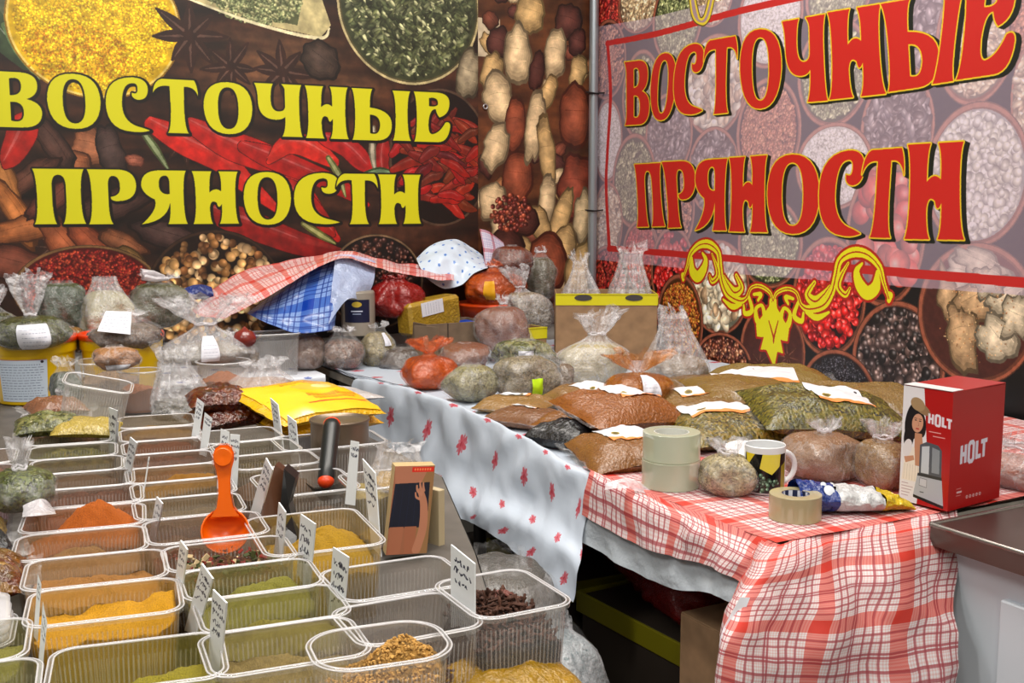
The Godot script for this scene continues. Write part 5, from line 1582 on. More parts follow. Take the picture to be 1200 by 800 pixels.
	bag("clear crumpled bag in the cardboard tray, left of the pole", Vector3(2.183, 0.857, -3.500), 0.172, 0.319, 0.18, {"col": Color(0.62, 0.52, 0.42), "fill": 0.5, "neck": 0.94, "rn": 0.3, "flare": 0.4, "film": "bag_milky", "tie": false, "group": "clear bags in the cardboard tray"})
	bag("clear crumpled bag in the cardboard tray, right of the pole", Vector3(2.356, 0.856, -3.420), 0.192, 0.352, 0.2, {"col": Color(0.66, 0.6, 0.56), "fill": 0.5, "neck": 0.94, "rn": 0.4, "flare": 0.5, "film": "bag_milky", "tie": false, "group": "clear bags in the cardboard tray"})
	crate("cardboard_box", "small brown carton with yellow strip left of the cardboard tray", Vector3(1.93, 0.803, -3.5), Vector3(2.04, 0.803, -3.5), 0.115, 0.12, true)


func crate(called: String, label: String, a: Vector3, b: Vector3, h: float, depth: float, rimmed: bool):
	# an open tray of board between two front corners
	var d := (b - a)
	var l := Vector2(d.x, d.z).length()
	var t = thing(called, label, "box", a, -atan2(d.z, d.x))
	var wl := 0.005
	for q in [["front_panel", Vector3(l / 2, h / 2, 0), Vector3(l, h, wl)], ["back_panel", Vector3(l / 2, h / 2, -depth), Vector3(l, h, wl)], ["side_panel", Vector3(wl / 2, h / 2, -depth / 2), Vector3(wl, h, depth - wl)], ["side_panel", Vector3(l - wl / 2, h / 2, -depth / 2), Vector3(wl, h, depth - wl)], ["bottom_panel", Vector3(l / 2, 0.003, -depth / 2), Vector3(l, wl, depth)]]:
		var m := MB.new()
		m.box(q[1], q[2], Basis(), 0.001)
		part(q[0], m, M.cardboard, t)
	if rimmed:
		var m := MB.new()
		var y := h - 0.018
		m.box(Vector3(l / 2, y, 0.003), Vector3(l + 0.002, 0.042, 0.003))
		m.box(Vector3(l + 0.002, y, -depth / 2), Vector3(0.003, 0.036, depth))
		m.box(Vector3(l / 2, h + 0.001, 0.0), Vector3(l, 0.002, 0.014))
		part("printed_edge", m, M_plain(Color(0.80, 0.76, 0.06), 0.45), t, "bright yellow printed edge")
		if l > 0.2:
			for k in 2:
				var e := MB.new()
				var ring := PackedVector2Array()
				for i in 20:
					ring.append(Vector2(cos(TAU * i / 20.0) * 0.032, sin(TAU * i / 20.0) * 0.011))
				e.prism(ring, 0.002, Transform3D(Basis(), Vector3(l * (0.27 + 0.5 * k), h - 0.012, 0.0055)))
				part("hand_hole", e, M_plain(Color(0.22, 0.2, 0.2), 0.6), t, "dark oval hand hole")


func build_tape():
	var clear := StandardMaterial3D.new()
	clear.albedo_color = Color(0.80, 0.84, 0.74, 0.55)
	clear.transparency = BaseMaterial3D.TRANSPARENCY_ALPHA
	clear.roughness = 0.2
	var paper := M_plain(Color(0.82, 0.83, 0.80), 0.7)
	var amber := clear.duplicate()
	amber.albedo_color = Color(0.74, 0.70, 0.54, 0.7)
	var spots := [[Vector3(1.331, 0.800, -1.780), 0.118, 0.057, 0.055, "wide clear tape roll, lower of the stack of two"], [Vector3(1.331, 0.800, -1.780), 0.118, 0.057, 0.055, "wide clear tape roll, upper of the stack of two"], [Vector3(1.389, 0.800, -1.482), 0.096, 0.044, 0.05, "single roll of clear tape with blue paper core by the mug"]]
	for k in 3:
		var p: Vector3 = spots[k][0] + Vector3(0, 0.007 + (0.0565 if k == 1 else 0.0), 0)
		var r: float = [0.059, 0.058, 0.047][k]
		var h: float = [0.055, 0.055, 0.046][k]
		var t = thing("tape_roll", spots[k][4], "tape", p, 0.0, "rolls of clear packing tape")
		var m := MB.new()
		m.lathe([[r - 0.022, 0.0], [r - 0.001, 0.0], [r, 0.001], [r, h - 0.001], [r - 0.001, h], [r - 0.022, h]], 48)
		part("tape", m, amber if k == 2 else clear, t)
		var c := MB.new()
		c.lathe([[r - 0.0225, h - 0.0005], [r - 0.0255, h - 0.0005], [r - 0.0255, 0.0005], [r - 0.0225, 0.0005], [r - 0.0225, h - 0.0005]], 48)
		if k < 2:
			part("core", c, paper, t)
		else:
			part("core", c, textured(core_texture(), 0.6), t, "dark blue printed paper core")


func core_texture() -> ImageTexture:
	var im := Image.create(512, 32, false, Image.FORMAT_RGBA8)
	im.fill(Color(0.08, 0.12, 0.26))
	for k in 8:
		im.fill_rect(Rect2i(10 + k * 64, 4, 30, 24), Color(0.85, 0.86, 0.9))
		for j in 5:
			im.fill_rect(Rect2i(13 + k * 64 + j * 5, 12, 3, 9), Color(0.2, 0.22, 0.35))
		im.fill_rect(Rect2i(44 + k * 64, 13, 22, 5), Color(0.5, 0.55, 0.7))
	return ImageTexture.create_from_image(im)


func build_mug():
	var at := Vector3(1.468, 0.800, -1.646)
	var t = thing("mug", "white mug with black, green and yellow print on the checked cloth", "mug", at + Vector3(0, 0.006, -0.01))
	var m := MB.new()
	m.lathe([[0.0, 0.0], [0.035, 0.0], [0.0385, 0.003], [0.0395, 0.01], [0.0405, 0.094], [0.0395, 0.0965], [0.0375, 0.0945], [0.0365, 0.012], [0.03, 0.006], [0.0, 0.006]], 48)
	part("cup", m, M_plain(Color(0.86, 0.87, 0.88), 0.18), t)
	var im := Image.create(256, 192, false, Image.FORMAT_RGBA8)
	im.fill(Color(0.04, 0.05, 0.05))
	poly(im, [PackedVector2Array([Vector2(8, 0), Vector2(70, 0), Vector2(30, 55), Vector2(14, 40)])], Color(0.85, 0.76, 0.1))
	poly(im, [PackedVector2Array([Vector2(110, 0), Vector2(210, 0), Vector2(205, 60), Vector2(160, 100), Vector2(96, 70)])], Color(0.86, 0.80, 0.28))
	poly(im, [PackedVector2Array([Vector2(216, 60), Vector2(256, 40), Vector2(256, 170), Vector2(216, 170)])], Color(0.55, 0.5, 0.1))
	scatter(im, Vector2(105, 145), 100, 45, stamps(8, 11, [Color(0.24, 0.36, 0.28), Color(0.32, 0.45, 0.36), Color(0.12, 0.2, 0.15)], 0.5), 44)
	var w := MB.new()
	w.grid(28, 2, func(u, v):
		var a := deg_to_rad(lerpf(196, 60, u))
		return Vector3(cos(a) * 0.0408, lerpf(0.083, 0.006, v), sin(a) * 0.0408), false)
	part("print", w, textured(ImageTexture.create_from_image(im), 0.2), t, "black panel with yellow and green shapes")
	var h := MB.new()
	var path := []
	for i in 15:
		var a := lerpf(-1.35, 1.35, i / 14.0)
		path.append(Vector3(0.036 + cos(a) * 0.03, 0.048 + sin(a) * 0.031, 0.0))
	h.tube(path, 0.0055, 10)
	var hn := part("handle", h, M_plain(Color(0.86, 0.87, 0.88), 0.18), t)
	hn.rotation.y = deg_to_rad(-14)


func build_wrapper():
	# a limp printed wrapper: blue, white, then yellow from left to right
	var at := Vector3(1.513, 0.800, -1.477)
	var t = thing("food_wrapper", "crumpled blue, white and yellow wrapper in front of the brown bags", "wrapper", at + Vector3(0, 0.008, 0), deg_to_rad(-17))
	var cols := [Color(0.06, 0.20, 0.52), Color(0.84, 0.85, 0.86), Color(0.85, 0.72, 0.03)]
	var names := ["blue_end", "white_middle", "yellow_end"]
	for k in 3:
		var m := MB.new()
		var u0: float = [0.0, 0.3, 0.7][k]
		var u1: float = [0.3, 0.7, 1.0][k]
		m.grid(18, 24, func(u, v):
			var s := lerpf(u0, u1, u)
			var a: float = TAU * v
			var wdt := 0.030 * (0.8 + 0.5 * sin(s * PI)) 
			var hgt := 0.022 * (1.35 - 0.9 * s) + 0.010
			var p := Vector3(lerpf(-0.105, 0.115, s), hgt * (1.0 + sin(a)) * 0.75, cos(a) * wdt * 1.25 + 0.02 * (s - 0.3))
			var pinch := 1.0 - 0.7 * pow(absf(s - 0.5) * 2.0, 6.0)
			p.y *= pinch if s > 0.5 else 1.0
			return p + Vector3(0.2, 0.5, 0.4) * 0.016 * wob.get_noise_3d(p.x * 34.0, p.y * 34.0 + k, p.z * 34.0) * minf(1.0, p.y * 60.0), false)
		part(names[k], m, packed(cols[k], "soft", 8.0, 1.2), t)
	for q in [[Vector3(-0.052, 0.045, 0.028), 0.011], [Vector3(-0.058, 0.053, 0.016), 0.006]]:
		var d := MB.new()
		d.lathe([[0.0, 0.0], [q[1], 0.0], [q[1] * 0.9, 0.0015], [0.0, 0.002]], 20, q[0], Basis(Vector3.RIGHT, 0.9))
		part("white_emblem", d, M_plain(Color(0.85, 0.88, 0.92), 0.4), t)


func block_letters(im: Image, at: Vector2, hh: float, col: Color, skew := 0.0):   # the four letters on the box: H, taller O, L, T
	var wd := hh * 0.62
	var st := hh * 0.24
	var x := at.x
	var sk := func(a: Array): return PackedVector2Array(a.map(func(p): return p + Vector2(0, (p.x - at.x) * skew)))
	var y := at.y
	for r in [[x, y, st, hh], [x + wd - st, y, st, hh], [x, y + hh * 0.38, wd, st]]:
		poly(im, [sk.call([Vector2(r[0], r[1]), Vector2(r[0] + r[2], r[1]), Vector2(r[0] + r[2], r[1] + r[3]), Vector2(r[0], r[1] + r[3])])], col)
	x += wd + hh * 0.08
	var oc := []
	for q in [[0.0, -hh * 0.13], [st, hh * 0.1]]:
		var o := []
		var x0: float = x + q[0]
		var x1: float = x + wd * 1.1 - q[0]
		var y0: float = y + q[1] + (0.0 if q[0] == 0.0 else 0.0)
		var y1: float = y + hh - q[1]
		var c: float = wd * 0.28 if q[0] == 0.0 else wd * 0.1
		for p in [Vector2(x0 + c, y0), Vector2(x1 - c, y0), Vector2(x1, y0 + c), Vector2(x1, y1 - c), Vector2(x1 - c, y1), Vector2(x0 + c, y1), Vector2(x0, y1 - c), Vector2(x0, y0 + c)]:
			o.append(p)
		oc.append(sk.call(o))
	poly(im, oc, col)
	x += wd * 1.1 + hh * 0.08
	for r in [[x, y, st, hh], [x, y + hh - st, wd * 0.85, st]]:
		poly(im, [sk.call([Vector2(r[0], r[1]), Vector2(r[0] + r[2], r[1]), Vector2(r[0] + r[2], r[1] + r[3]), Vector2(r[0], r[1] + r[3])])], col)
	x += wd * 0.8
	for r in [[x, y, wd, st], [x + (wd - st) / 2, y, st, hh]]:
		poly(im, [sk.call([Vector2(r[0], r[1]), Vector2(r[0] + r[2], r[1]), Vector2(r[0] + r[2], r[1] + r[3]), Vector2(r[0], r[1] + r[3])])], col)


func build_red_box():
	var red := Color(0.66, 0.06, 0.06)
	# side with the name
	var a := Image.create(384, 480, false, Image.FORMAT_RGBA8)
	a.fill(red)
	for y in 190:
		a.fill_rect(Rect2i(0, y, 384, 1), red.lerp(Color(0.60, 0.08, 0.08), 1.0 - y / 190.0))
	block_letters(a, Vector2(72, 222), 76, Color(0.82, 0.80, 0.86), -0.06)
	for j in 3:
		a.fill_rect(Rect2i(56, 396 + j * 14, 34, 3), Color(0.8, 0.5, 0.5))
	a.fill_rect(Rect2i(60, 408, 36, 8), Color(0.85, 0.7, 0.72))
	for j in 5:
		var x := 128 + j * 24
		ell(a, Vector2(x + 8, 440), 8, 7, 0.0, Color(0.85, 0.7, 0.72))
		ell(a, Vector2(x + 8, 440), 5, 4, 0.0, red)
		a.fill_rect(Rect2i(x + 6, 434, 3, 12), Color(0.85, 0.7, 0.72))
	# side with the grinder and the portrait
	var b := Image.create(288, 640, false, Image.FORMAT_RGBA8)
	b.fill(Color(0.86, 0.86, 0.88))
	poly(b, [PackedVector2Array([Vector2(122, 0), Vector2(288, 0), Vector2(288, 640), Vector2(108, 640), Vector2(112, 520), Vector2(150, 300), Vector2(134, 120)])], red)
	# portrait: hat, dark hair, face, pale dress (a print on the box)
	ell(b, Vector2(64, 190), 46, 110, 0.15, Color(0.07, 0.06, 0.08))
	ell(b, Vector2(44, 275), 30, 75, 0.1, Color(0.08, 0.07, 0.09))
	ell(b, Vector2(112, 200), 30, 70, -0.1, Color(0.12, 0.09, 0.09))
	poly(b, [PackedVector2Array([Vector2(78, 250), Vector2(120, 250), Vector2(132, 330), Vector2(140, 430), Vector2(80, 430)])], Color(0.72, 0.52, 0.40))
	ell(b, Vector2(92, 195), 33, 52, 0.12, Color(0.78, 0.58, 0.47))
	ell(b, Vector2(110, 110), 60, 26, 0.5, Color(0.55, 0.44, 0.32))
	ell(b, Vector2(88, 92), 44, 34, 0.5, Color(0.62, 0.52, 0.38))
	for e in [Vector2(80, 180), Vector2(106, 182)]:
		ell(b, e, 7, 3, 0.0, Color(0.1, 0.07, 0.07))
		b.fill_rect(Rect2i(int(e.x) - 9, int(e.y) - 12, 18, 3), Color(0.2, 0.12, 0.1))
	brush(b, [Vector2(94, 185), Vector2(99, 205), Vector2(93, 210)], [2, 3, 2], Color(0.62, 0.42, 0.33))
	ell(b, Vector2(92, 226), 11, 4.5, 0.0, Color(0.68, 0.2, 0.2))
	poly(b, [PackedVector2Array([Vector2(28, 340), Vector2(80, 330), Vector2(88, 430), Vector2(120, 440), Vector2(118, 520), Vector2(10, 520)])], Color(0.88, 0.85, 0.80))
	poly(b, [PackedVector2Array([Vector2(20, 392), Vector2(76, 376), Vector2(82, 400), Vector2(30, 424)])], Color(0.74, 0.54, 0.42))
	ell(b, Vector2(38, 340), 26, 50, 0.2, Color(0.84, 0.83, 0.84))
	for k in 6:
		brush(b, [Vector2(26 + k * 16, 430), Vector2(22 + k * 17, 515)], [2, 2], Color(0.72, 0.69, 0.64))
	for j in 5:
		b.fill_rect(Rect2i(12, 535 + j * 17, 40 + (j * 29) % 38, 4), Color(0.66, 0.58, 0.62))
	# lettering and grinder
	block_letters(b, Vector2(152, 130), 54, Color(0.86, 0.84, 0.88), 0.10)
	for j in 2:
		b.fill_rect(Rect2i(160 + j * 24, 226 + j * 22, 70, 5), Color(0.85, 0.62, 0.62))
	poly(b, [PackedVector2Array([Vector2(112, 310), Vector2(150, 288), Vector2(218, 296), Vector2(240, 322), Vector2(244, 470), Vector2(112, 470)])], Color(0.30, 0.32, 0.35))
	poly(b, [PackedVector2Array([Vector2(124, 318), Vector2(168, 308), Vector2(170, 462), Vector2(124, 462)])], Color(0.74, 0.77, 0.80))
	poly(b, [PackedVector2Array([Vector2(184, 312), Vector2(228, 322), Vector2(230, 450), Vector2(186, 450)])], Color(0.52, 0.55, 0.58))
	poly(b, [PackedVector2Array([Vector2(104, 470), Vector2(246, 470), Vector2(262, 620), Vector2(84, 592)])], Color(0.66, 0.69, 0.73))
	poly(b, [PackedVector2Array([Vector2(106, 466), Vector2(246, 466), Vector2(247, 482), Vector2(104, 482)])], Color(0.16, 0.17, 0.19))
	poly(b, [PackedVector2Array([Vector2(84, 590), Vector2(264, 618), Vector2(262, 634), Vector2(84, 606)])], Color(0.12, 0.12, 0.14))
	poly(b, [PackedVector2Array([Vector2(118, 490), Vector2(162, 492), Vector2(162, 540), Vector2(116, 536)])], Color(0.48, 0.50, 0.54))
	poly(b, [PackedVector2Array([Vector2(121, 494), Vector2(159, 496), Vector2(159, 536), Vector2(119, 532)])], Color(0.74, 0.76, 0.80))
	b.fill_rect(Rect2i(122, 566, 24, 5), Color(0.25, 0.26, 0.3))
	# the box itself: corner nearest the camera is the origin
	var turn := deg_to_rad(7)
	var t = thing("appliance_box", "tall red and white coffee grinder box at the table end", "box", Vector3(1.655, 0.800, -1.368) + Vector3(0, 0.011, 0), turn)
	var h := 0.222
	var l := 0.170
	var d := 0.104
	var board := M_plain(red, 0.35)
	var m1 := MB.new()
	m1.face(Vector3(0, h, 0), Vector3(l, h, 0), Vector3(l, 0, 0), Vector3(0, 0, 0))
	var p1 := textured(ImageTexture.create_from_image(a), 0.32)
	part("name_side", m1, p1, t, "red side with white letters")
	var m2 := MB.new()
	m2.face(Vector3(0, h, -d), Vector3(0, h, 0), Vector3(0, 0, 0), Vector3(0, 0, -d))
	part("picture_side", m2, textured(ImageTexture.create_from_image(b), 0.32), t, "side with printed grinder and portrait")
	var m3 := MB.new()
	m3.face(Vector3(l, h, 0), Vector3(l, h, -d), Vector3(l, 0, -d), Vector3(l, 0, 0))
	m3.face(Vector3(l, h, -d), Vector3(0, h, -d), Vector3(0, 0, -d), Vector3(l, 0, -d))
	m3.face(Vector3(0, 0.0002, -d), Vector3(l, 0.0002, -d), Vector3(l, 0.0002, 0), Vector3(0, 0.0002, 0))
	part("back_sides", m3, board, t)
	var m4 := MB.new()
	m4.box(Vector3(l / 2 + 0.001, h + 0.0012, -d / 2), Vector3(l, 0.002, d), Basis(Vector3(0, 0, 1), 0.008), 0.0005)
	part("top_flap", m4, M_plain(Color(0.62, 0.10, 0.09), 0.35), t)
	var m5 := MB.new()
	m5.box(Vector3(0.016, h + 0.0024, -d / 2), Vector3(0.034, 0.001, d * 0.98), Basis(Vector3(0, 0, 1), 0.008))
	part("white_edge", m5, M_plain(Color(0.85, 0.85, 0.86), 0.35), t)


# ------------------------------------------------------------------ goods on the back table and at the far end of the near one
func bucket(label: String, at: Vector3, r: float, h: float, labelled: bool):
	var t = thing("plastic_bucket", label, "bucket", at, 0.0, "yellow buckets with orange lids")
	var b := MB.new()
	b.lathe([[0.0, 0.0], [r * 0.86, 0.0], [r * 0.88, 0.004], [r * 0.965, h * 0.76], [r * 1.0, h * 0.765], [r * 1.01, h * 0.93], [r * 0.98, h * 0.94]], 48)
	part("pail", b, M_plain(Color(0.88, 0.72, 0.03), 0.3), t)
	var l := MB.new()
	l.lathe([[r * 0.99, h * 0.915], [r * 1.045, h * 0.92], [r * 1.05, h * 0.975], [r * 1.03, h], [r * 0.95, h], [r * 0.94, h * 0.965], [0.0, h * 0.965]], 48)
	part("lid", l, M_plain(Color(0.86, 0.24, 0.03), 0.3), t, "bright orange lid")
	if labelled:
		var im := Image.create(256, 256, false, Image.FORMAT_RGBA8)
		im.fill(Color(0.80, 0.86, 0.93))
		im.fill_rect(Rect2i(0, 0, 256, 5), Color(0.75, 0.55, 0.6))
		for j in 14:
			var x := 12
			while x < 225:
				var w := 6 + (x * 11 + j * 29) % 22
				im.fill_rect(Rect2i(x, 28 + j * 16, w, 4 if j else 6), Color(0.5, 0.56, 0.68))
				x += w + 6
		ell(im, Vector2(232, 14), 8, 8, 0.0, Color(0.15, 0.1, 0.15))
		var q := MB.new()
		q.grid(20, 1, func(u, v):
			var a := deg_to_rad(lerpf(150, 78, u))
			var rr := lerpf(r * 0.967, r * 0.885, v) + 0.0012
			return Vector3(cos(a) * rr, lerpf(h * 0.7, h * 0.06, v), sin(a) * rr), false)
		part("label", q, textured(ImageTexture.create_from_image(im), 0.5), t, "pale printed label")


func build_back_goods():
	bucket("yellow bucket with orange lid and pale label at the left edge", Vector3(0.272, 0.800, -3.385) + Vector3(0.03, 0, -0.11), 0.118, 0.19, true)
	bucket("yellow bucket with orange lid behind the beige tub, second from left", Vector3(0.512, 0.800, -3.347) + Vector3(0.03, 0, -0.11), 0.118, 0.19, false)
	var G1 := "tied bags heaped at the left end of the back table"
	var herb := Color(0.36, 0.38, 0.24)
	bag("clear tied bag of dried herbs with paper slip on the left bucket", Vector3(0.292, 0.959, -3.420), 0.225, 0.212, 0.19, {"col": herb, "tex": "herb", "scale": 18.0, "fill": 0.44, "neck": 0.47, "rn": 0.13, "flare": 0.42, "group": G1, "film": "bag", "card": [70, 112, 0.12, 0.7]})
	bag("dark green bag of herb powder behind the tied herb bag", Vector3(0.406, 0.977, -3.680), 0.151, 0.165, 0.16, {"col": Color(0.30, 0.36, 0.28), "fill": 0.9, "neck": 0.96, "rn": 0.4, "round": 0.42, "top": false, "tie": false, "group": G1, "film": "bag"})
	bag("orange-tan bag squeezed between the buckets under the dark green bag", Vector3(0.407, 0.923, -3.550), 0.093, 0.088, 0.12, {"col": Color(0.62, 0.44, 0.20), "fill": 0.9, "neck": 0.97, "rn": 0.3, "top": false, "tie": false, "group": G1})
	bag("clear tied bag cut by the left edge above the bucket", Vector3(0.214, 0.948, -3.660), 0.134, 0.165, 0.14, {"col": Color(0.42, 0.42, 0.34), "tex": "herb", "fill": 0.6, "neck": 0.74, "rn": 0.2, "group": G1})
	bag("cream powder bag with white paper slip above the second bucket", Vector3(0.525, 0.939, -3.620), 0.173, 0.226, 0.17, {"col": Color(0.76, 0.73, 0.56), "fill": 0.72, "neck": 0.92, "rn": 0.4, "round": 0.5, "top": false, "tie": false, "sag": 0.8, "group": G1, "film": "bag_milky"})
	bag("grey-green bag with a tied handle above the second bucket", Vector3(0.688, 0.978, -3.620), 0.196, 0.169, 0.18, {"col": Color(0.38, 0.38, 0.28), "fill": 0.84, "neck": 0.92, "rn": 0.3, "flare": 0.5, "group": G1, "film": "bag"})
	var lp := MB.new()
	lp.tube([Vector3(0.701, 1.142, -3.600), Vector3(0.666, 1.155, -3.580), Vector3(0.629, 1.160, -3.570), Vector3(0.633, 1.146, -3.570), Vector3(0.671, 1.136, -3.580), Vector3(0.711, 1.136, -3.600)], [0.006, 0.009, 0.012, 0.012, 0.009, 0.006], 8)
	single("plastic_loop", lp, M.bag_thick, "white twisted plastic handle loop on the grey-green bag", "handle loop")
	bag("clear bag of brown seeds on the lid of the second bucket", Vector3(0.546, 0.940, -3.400), 0.222, 0.113, 0.17, {"col": Color(0.44, 0.34, 0.27), "tex": "speck", "fill": 0.7, "neck": 0.92, "rn": 0.4, "flare": 0.5, "tie": false, "group": G1, "film": "bag"})
	var sl := sheet([[Vector3(0.486, 1.066, -3.350), Vector3(0.557, 1.060, -3.350)], [Vector3(0.453, 1.014, -3.300), Vector3(0.543, 0.999, -3.300)]], 6, 6, 0.004, 12.0, Vector2.ONE)
	single("paper_slip", sl, M.slip, "white printed paper slip leaning on the cream powder bag", "paper slip")
	bag("large clear crumpled bag with white slip in front of the checked oilcloth", Vector3(0.779, 0.885, -3.400), 0.303, 0.204, 0.2, {"col": Color(0.66, 0.62, 0.55), "fill": 0.3, "neck": 0.6, "rn": 0.2, "flare": 0.8, "group": G1, "film": "bag_milky", "card": [84, 104, 0.3, 0.8]})
	bag("clear bag with a red onion right of the large crumpled bag", Vector3(0.878, 0.865, -3.420), 0.139, 0.117, 0.14, {"col": Color(0.55, 0.5, 0.44), "fill": 0.5, "neck": 0.85, "rn": 0.4, "flare": 0.5, "tie": false, "group": G1})
	var on := MB.new()
	on.lathe([[0.0, 0.0], [0.02, 0.004], [0.034, 0.018], [0.036, 0.034], [0.028, 0.05], [0.012, 0.058], [0.004, 0.066], [0.0, 0.068]], 28)
	single("red_onion", on, packed(Color(0.52, 0.15, 0.11), "soft", 10.0, 0.3), "round red onion on the clear bag below the blue checked oilcloth", "onion", "", "", Vector3(0.888, 0.930, -3.360) + Vector3(0, 0.0, 0), 0.4)
	bag("dark green herb bag standing beside the left bucket", Vector3(0.351, 0.823, -3.200), 0.093, 0.13, 0.13, {"col": Color(0.25, 0.31, 0.24), "tex": "grain", "fill": 0.72, "neck": 0.86, "rn": 0.4, "flare": 0.55, "tie": false, "group": G1, "film": "bag"})
	var bs := MB.new()
	bs.grid(10, 8, func(u, v): return Vector3(0.850, 1.062, -3.800) + Vector3((u - 0.5) * 0.09, (0.5 - v) * 0.05 + 0.012 * sin(u * 3.0), 0.03 * sin(v * 3.0) + 0.012 * wob.get_noise_2d(u * 6.0, v * 6.0)), false)
	single("blue_film", bs, packed(Color(0.05, 0.18, 0.5), "soft", 8.0), "crumpled blue plastic corner behind the grey-green bag", "plastic film")
	# row in front: tubs and bags at the far end of the near table
	var G2 := "bags at the far end of the near table"
	var p: Vector3 = Vector3(0.468, 0.800, -3.248) + Vector3(0.02, 0, -0.08)
	tub("clear tub of beige granules in front of the second bucket", p, 0.16, 0.12, 0.125, -8, {"group": "tubs at the far end of the near table"})
	heap("beige granules in the tub in front of the second bucket", p, 0.16, 0.12, 0.125, -8, 0.6, 0.03, powder(Color(0.64, 0.52, 0.40), "speck"))
	bag("pale orange sachet lying on the tub of beige granules", Vector3(0.464, 0.930, -3.080), 0.123, 0.073, 0.1, {"col": Color(0.74, 0.52, 0.34), "fill": 0.85, "neck": 0.95, "rn": 0.3, "top": false, "tie": false, "lump": 0.3, "group": G2, "card": [60, 120, 0.05, 0.3]})
	p = Vector3(0.530, 0.800, -3.101) + Vector3(0.01, 0, -0.06)
	tub("round-cornered clear tub of orange powder beside the beige granules", p, 0.11, 0.1, 0.115, -8, {"r": 0.045, "group": "tubs at the far end of the near table"})
	heap("pale orange powder in the round-cornered tub beside the beige granules", p, 0.11, 0.1, 0.115, -8, 0.55, 0.02, powder(Color(0.72, 0.45, 0.28)), {"r": 0.045})
	bag("crumpled clear bag with dark herbs between orange tubs", Vector3(0.572, 0.828, -2.860), 0.148, 0.188, 0.16, {"col": Color(0.34, 0.3, 0.24), "tex": "herb", "fill": 0.24, "neck": 0.8, "rn": 0.5, "flare": 0.66, "tie": false, "lump": 0.4, "group": G2, "film": "bag_milky"})
	p = Vector3(0.787, 0.800, -3.198) + Vector3(0.01, 0, -0.07)
	tub("round clear tub with orange contents behind the brown packs", p, 0.15, 0.14, 0.11, 0, {"r": 0.068, "group": "tubs at the far end of the near table"})
	heap("orange powder in the round tub behind the brown packs", p, 0.15, 0.14, 0.11, 0, 0.5, 0.03, powder(Color(0.72, 0.42, 0.22)), {"r": 0.068})
	bag("clear crumpled bag of pale orange powder behind the yellow packet", Vector3(0.835, 0.840, -2.980), 0.174, 0.108, 0.14, {"col": Color(0.72, 0.55, 0.40), "fill": 0.5, "neck": 0.8, "rn": 0.5, "flare": 0.6, "tie": false, "group": G2, "film": "bag_milky"})
	# oilcloths flung over the stock at the back
	var redc := cloth_mat(plaid_texture(Color(0.80, 0.2, 0.16), Color(0.75, 0.25, 0.25), Color(0.90, 0.86, 0.88)), 0.35, 0.12)
	var bluec := cloth_mat(plaid_texture(Color(0.0, 0.20, 0.62), Color(0.02, 0.12, 0.45), Color(0.55, 0.66, 0.86)), 0.3, 0.21)
	single("checked_oilcloth", sheet([
		[Vector3(0.831, 1.016, -3.800), Vector3(0.936, 1.085, -3.880), Vector3(1.059, 1.136, -3.920), Vector3(1.232, 1.167, -3.940), Vector3(1.429, 1.194, -3.940), Vector3(1.548, 1.166, -3.940), Vector3(1.705, 1.135, -3.940), Vector3(1.876, 1.117, -3.940)],
		[Vector3(0.816, 1.012, -3.660), Vector3(0.928, 1.066, -3.700), Vector3(1.063, 1.110, -3.740), Vector3(1.197, 1.148, -3.780), Vector3(1.385, 1.190, -3.820), Vector3(1.500, 1.156, -3.820), Vector3(1.653, 1.121, -3.820), Vector3(1.818, 1.099, -3.820)],
		[Vector3(0.874, 1.002, -3.560), Vector3(0.947, 1.030, -3.580), Vector3(1.068, 1.071, -3.640), Vector3(1.189, 1.126, -3.700), Vector3(1.340, 1.177, -3.740), Vector3(1.468, 1.143, -3.740), Vector3(1.618, 1.107, -3.740), Vector3(1.780, 1.080, -3.740)]], 60, 24, 0.014, 9.0, Vector2(1.0, 0.34), 2.0, Vector3(0, 0.7, 0.7)), redc, "folded red checked oilcloth draped over the blue checked one", "oilcloth")
	single("checked_oilcloth", sheet([
		[Vector3(1.047, 1.018, -3.800), Vector3(1.146, 1.073, -3.820), Vector3(1.263, 1.146, -3.840), Vector3(1.370, 1.181, -3.840), Vector3(1.383, 1.174, -3.840)],
		[Vector3(0.996, 1.011, -3.700), Vector3(1.084, 1.025, -3.700), Vector3(1.187, 1.059, -3.700), Vector3(1.286, 1.076, -3.700), Vector3(1.325, 1.079, -3.720)],
		[Vector3(0.974, 1.009, -3.640), Vector3(1.047, 0.970, -3.620), Vector3(1.134, 0.936, -3.600), Vector3(1.236, 0.939, -3.600), Vector3(1.275, 0.944, -3.640)]], 48, 30, 0.03, 6.0, Vector2(0.42, 0.36), 5.0), bluec, "blue checked oilcloth hanging in folds under the red checked one", "oilcloth")
	single("plastic_sheet", sheet([
		[Vector3(1.332, 1.184, -3.780), Vector3(1.393, 1.189, -3.780), Vector3(1.492, 1.161, -3.800)],
		[Vector3(1.272, 1.058, -3.660), Vector3(1.354, 1.083, -3.680), Vector3(1.461, 1.091, -3.740)],
		[Vector3(1.230, 0.945, -3.600), Vector3(1.310, 1.039, -3.620), Vector3(1.412, 1.028, -3.700)]], 20, 24, 0.02, 9.0, Vector2.ONE, 3.0), film(Color(0.72, 0.78, 0.92), 0.7, 0.2), "pale blue translucent plastic fold right of the blue checked oilcloth", "plastic sheet")
